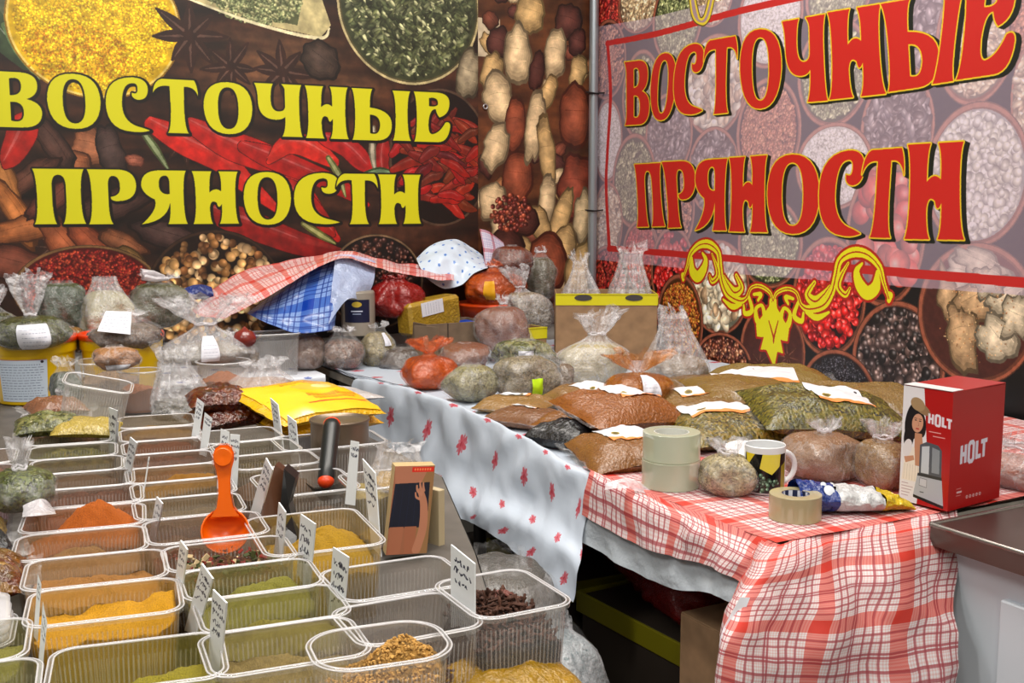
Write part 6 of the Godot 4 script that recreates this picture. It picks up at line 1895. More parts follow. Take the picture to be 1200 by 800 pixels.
	single("floral_sheet", sheet([
		[Vector3(1.725, 1.160, -3.960), Vector3(1.802, 1.211, -3.970), Vector3(1.895, 1.229, -3.980), Vector3(1.963, 1.201, -3.980), Vector3(2.024, 1.159, -3.980)],
		[Vector3(1.703, 1.132, -3.880), Vector3(1.775, 1.163, -3.880), Vector3(1.855, 1.174, -3.880), Vector3(1.921, 1.156, -3.880), Vector3(1.980, 1.138, -3.880)],
		[Vector3(1.696, 1.092, -3.800), Vector3(1.766, 1.051, -3.800), Vector3(1.837, 1.061, -3.800), Vector3(1.895, 1.105, -3.800), Vector3(1.954, 1.123, -3.800)]], 30, 20, 0.02, 10.0, Vector2(0.34, 0.25), 7.0), cloth_mat(floret_texture(Color(0.1, 0.35, 0.75), Color(0.80, 0.86, 0.93)), 0.3, 0.07), "white oilcloth with blue pattern folded before the nut banner", "oilcloth")
	single("packing_corner", sheet([
		[Vector3(2.014, 1.268, -3.990), Vector3(2.055, 1.254, -3.980), Vector3(2.117, 1.212, -3.980)],
		[Vector3(2.014, 1.194, -3.960), Vector3(2.055, 1.187, -3.950), Vector3(2.109, 1.172, -3.950)],
		[Vector3(2.006, 1.121, -3.930), Vector3(2.039, 1.121, -3.920), Vector3(2.085, 1.119, -3.920)]], 10, 12, 0.008, 9.0, Vector2.ONE, 3.0), cloth_mat(plaid_texture(Color(0.6, 0.2, 0.25), Color(0.5, 0.5, 0.7), Color(0.84, 0.86, 0.92)), 0.4, 0.5), "white stiff plastic corner sticking up before the nut banner", "plastic sheet")
	# boxes, jars and bags in the middle of the back table
	var G3 := "bags in the middle of the back table"
	var jar = thing("round_jar", "grey jar with dark blue label under the pale plastic fold", "jar", Vector3(1.392, 0.905, -3.720))
	var jm := MB.new()
	jm.lathe([[0.0, 0.0], [0.058, 0.0], [0.06, 0.004], [0.06, 0.15], [0.055, 0.158], [0.0, 0.158]], 36)
	part("body", jm, M_plain(Color(0.55, 0.52, 0.48), 0.35), jar)
	var im := Image.create(128, 96, false, Image.FORMAT_RGBA8)
	im.fill(Color(0.04, 0.07, 0.2))
	ell(im, Vector2(64, 20), 24, 12, 0.0, Color(0.7, 0.6, 0.2))
	im.fill_rect(Rect2i(36, 46, 56, 5), Color(0.75, 0.78, 0.85))
	im.fill_rect(Rect2i(44, 58, 40, 4), Color(0.6, 0.65, 0.75))
	var jl := MB.new()
	jl.grid(16, 1, func(u, v):
		var a := deg_to_rad(lerpf(160, 70, u))
		return Vector3(cos(a) * 0.0608, lerpf(0.13, 0.05, v), sin(a) * 0.0608), false)
	part("label", jl, textured(ImageTexture.create_from_image(im), 0.35), jar, "dark blue label")
	bag("bright red plastic bag behind the yellow packet on the back table", Vector3(1.550, 0.955, -3.760), 0.181, 0.156, 0.16, {"col": Color(0.6, 0.1, 0.07), "fill": 0.85, "neck": 0.93, "rn": 0.4, "flare": 0.5, "tie": false, "lump": 0.35, "film": "bag_red", "group": G3})
	var yp = thing("paper_packet", "yellow printed packet with white label behind the cardboard carton", "packet", Vector3(1.668, 0.902, -3.720), deg_to_rad(14))
	var ym := MB.new()
	ym.box(Vector3(0, 0.062, 0), Vector3(0.24, 0.12, 0.09), Basis(Vector3(0, 0, 1), 0.1), 0.012)
	part("packet", ym, packed(Color(0.70, 0.56, 0.16), "soft", 9.0, 0.7), yp)
	var yl := MB.new()
	yl.box(Vector3(-0.02, 0.092, 0.046), Vector3(0.1, 0.05, 0.002), Basis(Vector3(0, 0, 1), 0.14))
	part("label", yl, M.slip, yp, "white paper label")
	carton()
	p = Vector3(1.055, 0.808, -3.620)
	p.y = TOP + 0.003
	tub("empty clear tub standing under the blue checked oilcloth", p, 0.15, 0.12, 0.14, -4, {"group": "tubs at the far end of the near table"})
	bag("pinkish bag of spice right of the empty tub", Vector3(1.185, 0.805, -3.660), 0.127, 0.135, 0.13, {"col": Color(0.58, 0.46, 0.40), "fill": 0.85, "neck": 0.95, "rn": 0.4, "top": false, "tie": false, "group": G3})
	bag("bag of brown and white beans below the pale plastic fold", Vector3(1.296, 0.802, -3.620), 0.154, 0.142, 0.15, {"col": Color(0.50, 0.38, 0.32), "tex": "speck", "scale": 9.0, "fill": 0.72, "neck": 0.92, "rn": 0.4, "flare": 0.5, "tie": false, "group": G3})
	bag("straw yellow bag left of the grey bag on the back table", Vector3(1.438, 0.793, -3.660), 0.134, 0.152, 0.15, {"col": Color(0.60, 0.53, 0.32), "tex": "speck", "fill": 0.82, "neck": 0.94, "rn": 0.4, "flare": 0.5, "tie": false, "group": G3, "card": [70, 92, 0.5, 0.85]})
	bag("grey cloudy bag below the cardboard carton", Vector3(1.503, 0.768, -3.580), 0.177, 0.114, 0.16, {"col": Color(0.40, 0.35, 0.32), "fill": 0.86, "neck": 0.95, "rn": 0.4, "top": false, "tie": false, "group": G3})
	bag("round rust bag on top of the orange tied bag, before the nuts", Vector3(2.113, 1.044, -3.900), 0.178, 0.164, 0.18, {"col": Color(0.50, 0.22, 0.12), "tex": "speck", "fill": 0.95, "neck": 0.99, "rn": 0.2, "top": false, "tie": false, "group": G3})
	bag("orange tied bag with yellow tag under the rust bag", Vector3(2.003, 0.960, -3.820), 0.277, 0.18, 0.2, {"col": Color(0.66, 0.26, 0.10), "fill": 0.82, "neck": 0.93, "rn": 0.12, "flare": 0.2, "lean": Vector2(-0.1, 0), "film": "bag_orange", "group": G3, "card": [112, 128, 0.3, 0.62], "card_mat": M_plain(Color(0.85, 0.62, 0.05), 0.5)})
	var ob := MB.new()
	ob.lathe([[0.0, 0.0], [0.115, 0.0], [0.13, 0.05], [0.135, 0.052], [0.135, 0.062], [0.0, 0.062]], 36)
	single("orange_tub", ob, M_plain(Color(0.82, 0.26, 0.03), 0.35), "low orange plastic tub under the orange tied bag", "tub", "", "", Vector3(1.996, 0.923, -3.860))
	bag("grey-green bag behind the white bag, before the nut banner", Vector3(2.268, 0.973, -3.940), 0.144, 0.21, 0.13, {"col": Color(0.46, 0.43, 0.34), "fill": 0.84, "neck": 0.95, "rn": 0.3, "flare": 0.3, "group": G3})
	bag("tied white bag of pale seeds left of the cardboard tray", Vector3(2.094, 0.872, -3.720), 0.192, 0.251, 0.14, {"col": Color(0.68, 0.62, 0.54), "tex": "speck", "fill": 0.64, "neck": 0.72, "rn": 0.2, "flare": 0.55, "lean": Vector2(-0.3, 0), "film": "bag_milky", "group": G3})
	bag("pink powder bag with knotted top right of the carton", Vector3(1.861, 0.840, -3.500), 0.209, 0.203, 0.18, {"col": Color(0.60, 0.40, 0.33), "fill": 0.8, "neck": 0.86, "rn": 0.12, "flare": 0.25, "group": G3, "film": "bag"})
	bag("flat pinkish bag lying below the cardboard carton", Vector3(1.609, 0.817, -3.300), 0.183, 0.097, 0.2, {"col": Color(0.58, 0.36, 0.26), "fill": 0.95, "neck": 0.99, "rn": 0.2, "top": false, "tie": false, "group": G3, "film": "bag"})
	var bl := MB.new()
	bl.lathe([[0.0, 0.0], [0.06, 0.0], [0.062, 0.03], [0.0, 0.034]], 28)
	single("blue_dish", bl, M_plain(Color(0.04, 0.22, 0.6), 0.35), "small blue round dish left of the pink powder bag", "dish", "", "", Vector3(1.845, 0.907, -3.700))


func carton():
	var t = thing("cardboard_carton", "grey-brown cardboard carton with open flap on the back table", "box", Vector3(1.581, 0.834, -3.550), deg_to_rad(4))
	t.position.y = TOP + 0.003
	var h := 0.145
	var l := 0.25
	var d := 0.15
	var c := powder(Color(0.47, 0.39, 0.31), "soft", 4.0, 0.0, 0.85)
	for q in [["front_panel", Vector3(l / 2, h / 2, 0), Vector3(l, h, 0.004)], ["back_panel", Vector3(l / 2, h / 2, -d), Vector3(l, h, 0.004)], ["side_panel", Vector3(0.002, h / 2, -d / 2), Vector3(0.004, h, d)], ["side_panel", Vector3(l - 0.002, h / 2, -d / 2), Vector3(0.004, h, d)], ["bottom_panel", Vector3(l / 2, 0.003, -d / 2), Vector3(l, 0.004, d)]]:
		var m := MB.new()
		m.box(q[1], q[2], Basis(), 0.001)
		part(q[0], m, c, t)
	var f := MB.new()
	f.box(Vector3(0, 0, 0), Vector3(0.004, h * 0.98, 0.1), Basis(Vector3.UP, 0.5), 0.001)
	var fl := part("flap", f, c, t, "open side flap")
	fl.position = Vector3(-0.024, h / 2 + 0.002, 0.045)
	var g2 := MB.new()
	g2.box(Vector3(0.085, h / 2, 0.003), Vector3(0.004, h, 0.002))
	for k in 3:
		g2.box(Vector3(0.045, h * 0.55 - k * 0.016, 0.0028), Vector3(0.02 - 0.004 * k, 0.004, 0.0012))
	part("fold_and_print", g2, M_plain(Color(0.25, 0.19, 0.15), 0.8), t, "dark fold line and printed mark")


# ------------------------------------------------------------------ rows of tubs on the near table
func build_tubs():
	# x, z, length, width, yaw, fill, rise, colour, grain, heap side, what it holds
	var rows := [
		# second row from the left
		[0.18, -1.135, 0.165, 0.118, -10, 0.66, 0.035, Color(0.60, 0.55, 0.10), "grain", 0.5, "olive green powder at the near end of the left row"],
		[0.178, -1.335, 0.165, 0.118, -9, 0.80, 0.03, Color(0.86, 0.62, 0.03), "grain", 0.8, "bright yellow-orange powder, second from the near end of left row"],
		[0.186, -1.462, 0.165, 0.118, -9, 0.76, 0.03, Color(0.66, 0.45, 0.20), "grain", -0.3, "tan brown powder, third from the near end of left row"],
		[0.184, -1.587, 0.165, 0.118, -9, 0.72, 0.03, Color(0.58, 0.42, 0.24), "grain", 0.0, "dull brown powder just in front of the orange heap"],
		[0.205, -1.716, 0.165, 0.118, -10, 0.80, 0.075, Color(0.76, 0.38, 0.03), "grain", 0.2, "orange ground spice rising above its rim"],
		[0.232, -1.842, 0.150, 0.112, -9, 0.62, 0.02, Color(0.46, 0.27, 0.21), "grain", 0.0, "rosy brown powder just behind the orange heap"],
		[0.238, -1.958, 0.150, 0.112, -9, 0.66, 0.02, Color(0.42, 0.27, 0.20), "speck", 0.0, "mauve brown granules, second behind the orange heap"],
		[0.240, -2.075, 0.150, 0.112, -9, 0.70, 0.02, Color(0.40, 0.30, 0.18), "grain", 0.0, "khaki brown powder, third behind the orange heap"],
		[0.248, -2.195, 0.150, 0.114, -9, 0.74, 0.02, Color(0.36, 0.31, 0.18), "herb", 0.0, "olive brown herb, fourth behind the orange heap"],
		[0.260, -2.330, 0.150, 0.124, -10, 0.66, 0.02, Color(0.50, 0.47, 0.28), "herb", 0.0, "pale greenish herb in front of the tilted tub"],
		[0.262, -2.470, 0.150, 0.124, -10, 0.70, 0.02, Color(0.50, 0.32, 0.22), "speck", 0.0, "brown seeds at the far end of the left row"],
		# middle row
		[0.325, -1.108, 0.160, 0.112, -6, 0.70, 0.02, Color(0.56, 0.48, 0.27), "grain", 0.0, "tan spice at the near end of the middle row"],
		[0.345, -1.222, 0.160, 0.108, -6, 0.66, 0.035, Color(0.52, 0.48, 0.16), "grain", 0.1, "olive green powder, second from near end of middle row"],
		[0.350, -1.332, 0.160, 0.108, -6, 0.70, 0.04, Color(0.54, 0.52, 0.18), "grain", 0.3, "grass green powder behind the second price tag pair"],
		[0.352, -1.446, 0.160, 0.108, -6, 0.76, 0.03, Color(0.42, 0.32, 0.18), "mix", 0.0, "mixed dried vegetables below the orange scoop"],
		[0.352, -1.580, 0.160, 0.120, -6, 0.50, 0.03, Color(0.42, 0.20, 0.13), "mix", -0.3, "red flakes with orange scoop standing in them"],
		[0.356, -1.706, 0.155, 0.112, -7, 0.40, 0.02, Color(0.44, 0.34, 0.22), "grain", 0.0, "pale brown powder just behind the orange scoop"],
		[0.372, -1.820, 0.155, 0.108, -7, 0.55, 0.02, Color(0.46, 0.38, 0.24), "grain", 0.0, "beige powder, second behind the orange scoop"],
		[0.380, -1.930, 0.150, 0.106, -7, 0.80, 0.03, Color(0.62, 0.42, 0.10), "grain", 0.4, "golden yellow powder, third behind the orange scoop"],
		[0.395, -2.040, 0.150, 0.106, -7, 0.66, 0.02, Color(0.42, 0.25, 0.17), "grain", 0.0, "reddish brown powder, fourth behind the orange scoop"],
		[0.410, -2.155, 0.150, 0.112, -7, 0.66, 0.02, Color(0.42, 0.24, 0.15), "speck", 0.0, "red-brown seeds, fifth behind the orange scoop"],
		[0.425, -2.280, 0.150, 0.120, -8, 0.70, 0.02, Color(0.46, 0.26, 0.15), "grain", 0.0, "rust powder next to the farthest price tags"],
		[0.445, -2.420, 0.150, 0.130, -9, 0.74, 0.02, Color(0.56, 0.44, 0.24), "grain", 0.0, "sandy powder at the far end of the middle row"],
		# right row
		[0.510, -1.250, 0.160, 0.120, -3, 0.18, 0.0, Color(0.30, 0.28, 0.27), "speck", 0.0, "a thin dark layer behind the near right tubs"],
		[0.470, -1.118, 0.140, 0.118, -2, 0.26, 0.02, Color(0.22, 0.13, 0.10), "mix", 0.3, "dark brown pods left of the clove tub"],
		[0.484, -1.490, 0.160, 0.190, -6, 0.70, 0.055, Color(0.72, 0.55, 0.05), "grain", 0.3, "mustard yellow powder beside the black scoop"],
		[0.560, -1.945, 0.150, 0.106, -3, 0.55, 0.02, Color(0.42, 0.30, 0.20), "grain", 0.0, "grey-brown powder in front of the dark-handled scoop"],
		[0.560, -2.060, 0.150, 0.112, -3, 0.62, 0.02, Color(0.38, 0.33, 0.19), "herb", 0.0, "olive herb flakes beside the leaning pair of price tags"],
		[0.562, -2.190, 0.150, 0.124, -3, 0.64, 0.02, Color(0.34, 0.29, 0.24), "speck", 0.0, "dark grey seeds below the yellow packet"],
		[0.560, -1.765, 0.150, 0.150, -4, 0.40, 0.02, Color(0.36, 0.27, 0.20), "speck", 0.3, "dark brown seeds round the dark-handled scoop"],
		# leftmost row, cut by the frame
		[0.010, -1.150, 0.150, 0.118, -8, 0.72, 0.02, Color(0.52, 0.50, 0.18), "grain", 0.0, "yellow-green powder at the near left corner"],
		[0.012, -1.275, 0.150, 0.118, -8, 0.72, 0.03, Color(0.54, 0.52, 0.20), "grain", 0.6, "lime coloured powder, second from the near left corner"],
		[0.060, -1.975, 0.130, 0.112, -8, 0.66, 0.02, Color(0.34, 0.20, 0.24), "grain", 0.0, "plum coloured powder at the left edge"],
		[0.070, -2.095, 0.130, 0.112, -8, 0.70, 0.02, Color(0.44, 0.26, 0.28), "grain", 0.0, "pinkish powder at the left edge behind the plum one"],
		[0.085, -2.225, 0.130, 0.118, -8, 0.66, 0.02, Color(0.55, 0.38, 0.28), "grain", 0.0, "peach powder in front of the left bucket"],
	]
	for q in rows:
		var at := Vector3(q[0], TOP + 0.002, q[1])
		tub("clear ribbed tub of " + q[10], at, q[2], q[3], 0.11, q[4], {"dust": q[7]})
		heap(q[10], at, q[2], q[3], 0.11, q[4], q[5], q[6], powder(q[7], q[8], 22.0 if q[8] == "grain" else 11.0, 0.12 if q[8] == "grain" else 0.25), {"hx": q[9], "name": "ground_spice"})
	# pieces lying in the mixed tubs
	var bit := MB.new()
	bit.box(Vector3.ZERO, Vector3(0.009, 0.002, 0.006), Basis(), 0.0006)
	for q in [[Vector3(0.352, TOP + 0.097, -1.446), Color(0.75, 0.66, 0.5), "pale_flakes", 26], [Vector3(0.352, TOP + 0.096, -1.446), Color(0.5, 0.12, 0.06), "red_flakes", 40], [Vector3(0.352, TOP + 0.097, -1.446), Color(0.26, 0.28, 0.1), "green_flakes", 60], [Vector3(0.345, TOP + 0.068, -1.580), Color(0.5, 0.1, 0.05), "red_flakes", 60]]:
		var t = thing("loose_flakes", {"pale_flakes": "pale flakes on the mixed dried vegetables below the scoop", "green_flakes": "green flakes on the mixed dried vegetables below the scoop"}.get(q[2], "red flakes on the mixed dried vegetables below the scoop" if q[3] == 40 else "red flakes around the orange scoop's bowl"), "spice", q[0])
		t.set_meta("kind", "stuff")
		var c := Color(q[1])
		var mt := StandardMaterial3D.new()
		mt.albedo_color = c
		mt.vertex_color_use_as_albedo = true
		mt.roughness = 0.8
		strewn(t, "flakes", bit, mt, q[3], func(i): return Vector3(rng.randf_range(-0.06, 0.06), rng.randf_range(-0.004, 0.008), rng.randf_range(-0.036, 0.036)))
	# clove tub at the right front
	var at := Vector3(0.596, TOP + 0.002, -1.126)
	tub("clear ribbed tub of dark cloves nearest the checked cloth", at, 0.118, 0.135, 0.115, -1)
	var cl = heap("dark cloves heaped in the tub nearest the checked cloth", at, 0.118, 0.135, 0.115, -1, 0.66, 0.035, powder(Color(0.20, 0.12, 0.08), "mix", 12.0, 0.5), {"name": "clove_heap", "hz": -0.3})
	var clove := MB.new()
	clove.lathe([[0.0, -0.008], [0.0012, -0.007], [0.0016, 0.004], [0.0032, 0.007], [0.0014, 0.0085], [0.002, 0.0105], [0.0, 0.012]], 6)
	var cm := StandardMaterial3D.new()
	cm.albedo_color = Color(0.30, 0.17, 0.11)
	cm.vertex_color_use_as_albedo = true
	cm.roughness = 0.85
	strewn(cl, "cloves", clove, cm, 420, func(i):
		var p := Vector2(rng.randf_range(-0.047, 0.047), rng.randf_range(-0.055, 0.055))
		return Vector3(p.x, 0.066 + 0.034 * exp(-((p.x / 0.059) ** 2 + (p.y / 0.067 + 0.3) ** 2) * 1.7) + rng.randf_range(0.0, 0.006), p.y))
	var star := MB.new()
	for k in 8:
		var a := TAU * k / 8.0
		star.tube([Vector3.ZERO, Vector3(cos(a) * 0.007, 0.003, sin(a) * 0.007), Vector3(cos(a) * 0.014, 0.001, sin(a) * 0.014)], [0.0018, 0.003, 0.0006], 6)
	single("star_anise", star, M_plain(Color(0.40, 0.18, 0.13), 0.6), "single reddish star anise lying on the dark cloves", "spice", "", "", at + Vector3(0.012, 0.102, -0.022), 0.4)
	# dark pods in the tub left of it, sticks in the one behind
	var pd = thing("loose_pods", "dark pods in the tub left of the cloves", "spice", Vector3(0.470, TOP + 0.036, -1.118))
	pd.set_meta("kind", "stuff")
	strewn(pd, "pods", clove, cm, 160, func(i): return Vector3(rng.randf_range(-0.05, 0.055), rng.randf_range(0.0, 0.012), rng.randf_range(-0.04, 0.045)))
	var vb := MB.new()
	vb.tube([Vector3(-0.055, 0.01, 0.01), Vector3(-0.03, 0.0, 0.0), Vector3(0.01, 0.004, -0.006), Vector3(0.04, 0.014, -0.002), Vector3(0.055, 0.012, 0.012)], [0.003, 0.005, 0.006, 0.008, 0.003], 8)
	single("dried_pod", vb, M_plain(Color(0.16, 0.10, 0.08), 0.6), "crooked dark dried pod behind the round-cornered tub of grains", "spice", "", "", Vector3(0.452, TOP + 0.055, -1.135), 0.2)
	# round-cornered tub of golden grains in front
	at = Vector3(0.408, TOP + 0.002, -1.045)
	tub("round-cornered clear tub of golden grains at the front", at, 0.138, 0.105, 0.117, -8, {"r": 0.04})
	heap("golden grains heaped in the round-cornered tub at the front", at, 0.138, 0.105, 0.117, -8, 0.72, 0.045, powder(Color(0.70, 0.52, 0.24), "speck", 9.0, 0.3), {"r": 0.04, "name": "grain_heap", "hx": 0.3})
	var gr = thing("loose_grains", "loose golden grains on top of the round-cornered tub's heap", "spice", at)
	gr.set_meta("kind", "stuff")
	var crumb := MB.new()
	crumb.box(Vector3.ZERO, Vector3(0.0042, 0.0018, 0.003), Basis(), 0.0005)
	var gm := StandardMaterial3D.new()
	gm.albedo_color = Color(0.78, 0.60, 0.32)
	gm.vertex_color_use_as_albedo = true
	strewn(gr, "grains", crumb, gm, 700, func(i):
		var p := Vector2(rng.randf_range(-0.055, 0.055), rng.randf_range(-0.04, 0.04))
		return Vector3(p.x, 0.0835 - 0.0157 + 0.002 + 0.045 * exp(-((p.x / 0.069 - 0.3) ** 2 + (p.y / 0.0525) ** 2) * 1.7) + 0.012 * wob.get_noise_2d(p.x * 14.0 + at.x * 31.0 + at.z * 17.0, p.y * 14.0), p.y).rotated(Vector3.UP, deg_to_rad(-8)))


func build_near_goods():
	# the orange scoop
	var orange := StandardMaterial3D.new()
	orange.albedo_color = Color(0.97, 0.42, 0.02)
	orange.roughness = 0.3
	var base := Vector3(0.379, 0.904, -1.575)
	var sc = thing("scoop", "bright orange plastic scoop standing in a tub of red flakes", "scoop", base, deg_to_rad(-20))
	var b := MB.new()
	b.grid(24, 12, func(u, v):   # round bowl, open towards the camera
		var a: float = TAU * u
		var r := 0.034 * sin(v * PI / 2.0)
		return Vector3(cos(a) * r, sin(a) * r * 0.95, -0.022 * cos(v * PI / 2.0)), true)
	b.grid(24, 12, func(u, v):
		var a: float = TAU * u
		var r := 0.0325 * sin(v * PI / 2.0)
		return Vector3(cos(a) * r, sin(a) * r * 0.95, 0.0015 - 0.022 * cos(v * PI / 2.0)), true, Vector2.ONE, true)
	b.tube(range(25).map(func(i): return Vector3(cos(TAU * i / 24.0) * 0.0335, sin(TAU * i / 24.0) * 0.032, 0.0006)), 0.0016, 6, false)
	var bw := part("bowl", b, orange, sc)
	bw.rotation.x = -0.35
	var hd := MB.new()
	var prof := PackedVector2Array()
	var half := [[0.024, 0.018], [0.0135, 0.034], [0.0105, 0.052], [0.0105, 0.072], [0.0125, 0.088], [0.016, 0.100], [0.0165, 0.112], [0.013, 0.121], [0.006, 0.126]]
	for q in half:
		prof.append(Vector2(q[0], q[1]))
	for i in range(half.size() - 1, -1, -1):
		prof.append(Vector2(-half[i][0], half[i][1]))
	hd.prism(prof, 0.008, Transform3D(Basis(Vector3.RIGHT, -0.06), Vector3(0, 0, -0.006)), 0.002)
	part("handle", hd, orange, sc)
	var dm := MB.new()
	dm.lathe([[0.0, 0.002], [0.011, 0.002], [0.0135, 0.0], [0.0135, 0.004], [0.012, 0.0045], [0.0, 0.003]], 24, Vector3(0, 0.109, -0.004), Basis(Vector3.RIGHT, PI / 2 - 0.06))
	part("thumb_dish", dm, orange, sc)
	# black scoop with a brown translucent face
	var bs = thing("black_scoop", "black plastic scoop with brown face leaning between two tags", "scoop", Vector3.ZERO)
	var fm := MB.new()
	var f := [Vector3(0.480, 0.972, -1.660), Vector3(0.494, 0.960, -1.660), Vector3(0.466, 0.898, -1.600), Vector3(0.443, 0.893, -1.580), Vector3(0.439, 0.913, -1.600)]
	var bk := f.map(func(p): return p + Vector3(0.012, 0.0, -0.02))
	for i in f.size():
		var j := (i + 1) % f.size()
		fm.face(f[i], f[j], bk[j], bk[i])
	for w in [f, bk]:
		var i0 := fm.v.size()
		for p in w:
			fm.pt(p)
		for i in range(1, 4):
			fm.tri(i0, i0 + i, i0 + i + 1)
	part("brown_face", fm, M_plain(Color(0.30, 0.19, 0.13), 0.25), bs, "brown glossy face")
	var hn := MB.new()
	var o := [Vector3(0.485, 0.972, -1.630), Vector3(0.503, 0.955, -1.630), Vector3(0.482, 0.922, -1.600), Vector3(0.481, 0.885, -1.560), Vector3(0.468, 0.849, -1.530), Vector3(0.451, 0.854, -1.530), Vector3(0.447, 0.874, -1.560), Vector3(0.466, 0.900, -1.600)]
	var ob := o.map(func(p): return p + Vector3(0.016, 0.0, -0.03))
	for i in o.size():
		var j := (i + 1) % o.size()
		hn.face(o[i], o[j], ob[j], ob[i])
	for w in [o, ob]:
		for tr in [[0, 1, 2], [0, 2, 7], [7, 2, 3], [7, 3, 6], [6, 3, 4], [6, 4, 5]]:
			var i0 := hn.v.size()
			for k in tr:
				hn.pt(w[k])
			hn.tri(i0, i0 + 1, i0 + 2)
	part("black_handle", hn, M_plain(Color(0.02, 0.025, 0.03), 0.35), bs, "black handle")
	# steel can and the dark handled scoop before it
	var can = thing("steel_can", "brown-grey steel can beside the yellow packet", "can", Vector3(0.728, 0.956, -2.060), 0.0)
	var cm := MB.new()
	cm.lathe([[0.0, 0.0], [0.056, 0.0], [0.058, 0.003], [0.057, 0.142], [0.0595, 0.144], [0.0595, 0.148], [0.056, 0.148], [0.054, 0.143], [0.0, 0.141]], 40)
	part("body", cm, M_plain(Color(0.50, 0.44, 0.38), 0.35, 0.75), can)
	var st := MB.new()
	st.tube([Vector3(0.760, 0.960, -2.020) - can.position, Vector3(0.743, 0.932, -2.000) - can.position, Vector3(0.730, 0.898, -1.990) - can.position, Vector3(0.758, 0.888, -2.000) - can.position, Vector3(0.752, 0.926, -2.010) - can.position, Vector3(0.756, 0.962, -2.030) - can.position], 0.0032, 8)
	part("carry_loop", st, M_plain(Color(0.08, 0.06, 0.06), 0.5), can, "dark wire carrying loop")
	can.position.y = TOP + 0.005
	var hs = thing("dark_scoop", "scoop with dark green handle and orange ends before the can", "scoop", Vector3.ZERO)
	var top := Vector3(0.674, 0.966, -1.950)
	var low := Vector3(0.616, 0.894, -1.820)
	var hm := MB.new()
	hm.tube([top, top.lerp(low, 0.1), top.lerp(low, 0.45), top.lerp(low, 0.8), low], [0.0150, 0.0165, 0.0155, 0.0150, 0.0145], 20)
	part("handle", hm, M_plain(Color(0.025, 0.055, 0.06), 0.4), hs, "dark green rubber handle")
	for q in [[top, 0.0162, "top_cap"], [low, 0.0148, "end_cap"]]:
		var e := MB.new()
		e.grid(18, 9, func(u, v):
			var a: float = TAU * u
			var k: float = v * PI
			return q[0] + Vector3(cos(a) * sin(k) * q[1], cos(k) * q[1] * 0.85, sin(a) * sin(k) * q[1]), true)
		part(q[2], e, M_plain(Color(0.85, 0.25, 0.07), 0.35), hs, "orange end")
	var pan := MB.new()
	pan.grid(20, 8, func(u, v):
		var a := lerpf(0.0, PI, u)
		return low + Vector3(0.004 + cos(a) * 0.034, -0.004 - sin(a) * 0.03 * (0.4 + 0.6 * v), lerpf(-0.02, 0.03, v)), false)
	part("pan", pan, M_plain(Color(0.02, 0.02, 0.025), 0.4), hs)
	# big yellow printed packets lying on the far tubs
	var im := Image.create(384, 320, false, Image.FORMAT_RGBA8)
	im.fill(Color(0.97, 0.76, 0.03))
	var sd := 3
	for row in [[70, 40, 250, 26], [120, 78, 170, 12], [150, 190, 190, 20], [165, 214, 170, 16]]:
		var x: int = row[0]
		while x < row[0] + row[2]:
			sd = (sd * 7 + 5) % 23
			var w := 9 + sd % 7
			im.fill_rect(Rect2i(x, row[1], 4, row[3]), Color(0.65, 0.2, 0.05))
			im.fill_rect(Rect2i(x + w - 4, row[1] + (sd % 3) * 4, 4, row[3] - (sd % 3) * 4), Color(0.65, 0.2, 0.05))
			im.fill_rect(Rect2i(x, row[1] + (sd % 4) * row[3] / 4, w, 3), Color(0.65, 0.2, 0.05))
			x += w + 5
	im.fill_rect(Rect2i(120, 252, 240, 8), Color(0.78, 0.16, 0.04))
	ell(im, Vector2(220, 135), 90, 30, 0.1, Color(0.93, 0.70, 0.20))
	ell(im, Vector2(250, 138), 40, 16, 0.1, Color(0.95, 0.82, 0.55))
	var ymat := packed(Color(0.97, 0.75, 0.03), "soft", 6.0, 1.3)
	var print_mat := textured(ImageTexture.create_from_image(im), 0.35)
	print_mat.clearcoat_enabled = true
	print_mat.clearcoat = 0.6
	print_mat.clearcoat_roughness = 0.2
	var yg := "big yellow packets behind the tubs"
	pouch("big yellow packet lying under the printed one", Vector3(0.805, 0.850, -2.492), 0.28, 0.22, 0.055, 24, Vector2(6, -3), {"col": Color(0.95, 0.70, 0.02), "tex": "soft", "crinkle": 1.4, "seals": false, "group": yg})
	pouch("big yellow packet with red lettering on top, beside the steel can", Vector3(0.789, 0.895, -2.453), 0.30, 0.22, 0.05, 20, Vector2(12, -3), {"col": Color(0.97, 0.75, 0.03), "tex": "soft", "crinkle": 1.4, "lab": [-0.92, 0.92, -0.92, 0.92], "lab_mat": print_mat, "seals": false, "group": yg})
	pouch("white folded plastic packet under the yellow packets", Vector3(0.912, 0.870, -2.693), 0.24, 0.2, 0.03, 10, Vector2(0, 0), {"col": Color(0.8, 0.78, 0.78), "tex": "soft", "seals": false, "group": yg})
	pouch("small brown pack in cellophane left of the yellow packets, upper one", Vector3(0.610, 0.905, -2.513), 0.16, 0.12, 0.055, -6, Vector2(4, -4), {"col": Color(0.50, 0.28, 0.14), "tex": "mix", "scale": 6.0, "crinkle": 1.5, "group": "brown cellophane packs"})
	pouch("small brown pack in cellophane left of the yellow packets, lower one", Vector3(0.619, 0.870, -2.504), 0.17, 0.13, 0.05, 8, Vector2(4, 2), {"col": Color(0.48, 0.26, 0.14), "tex": "mix", "scale": 6.0, "crinkle": 1.5, "group": "brown cellophane packs"})
	# tubs behind at the right edge
	var p := Vector3(0.705, TOP + 0.002, -2.06)
	tub("wide clear tub in which the steel can stands", p, 0.2, 0.135, 0.11, -4)
	# boxes and bag at the right edge of the near table
	var lt := Vector3(0.702, 0.800, -1.625) + Vector3(-0.01, 0.002, -0.115)
	tub("tall tub of cream powder behind the printed carton", lt, 0.13, 0.115, 0.105, -6, {"taper": 0.94})
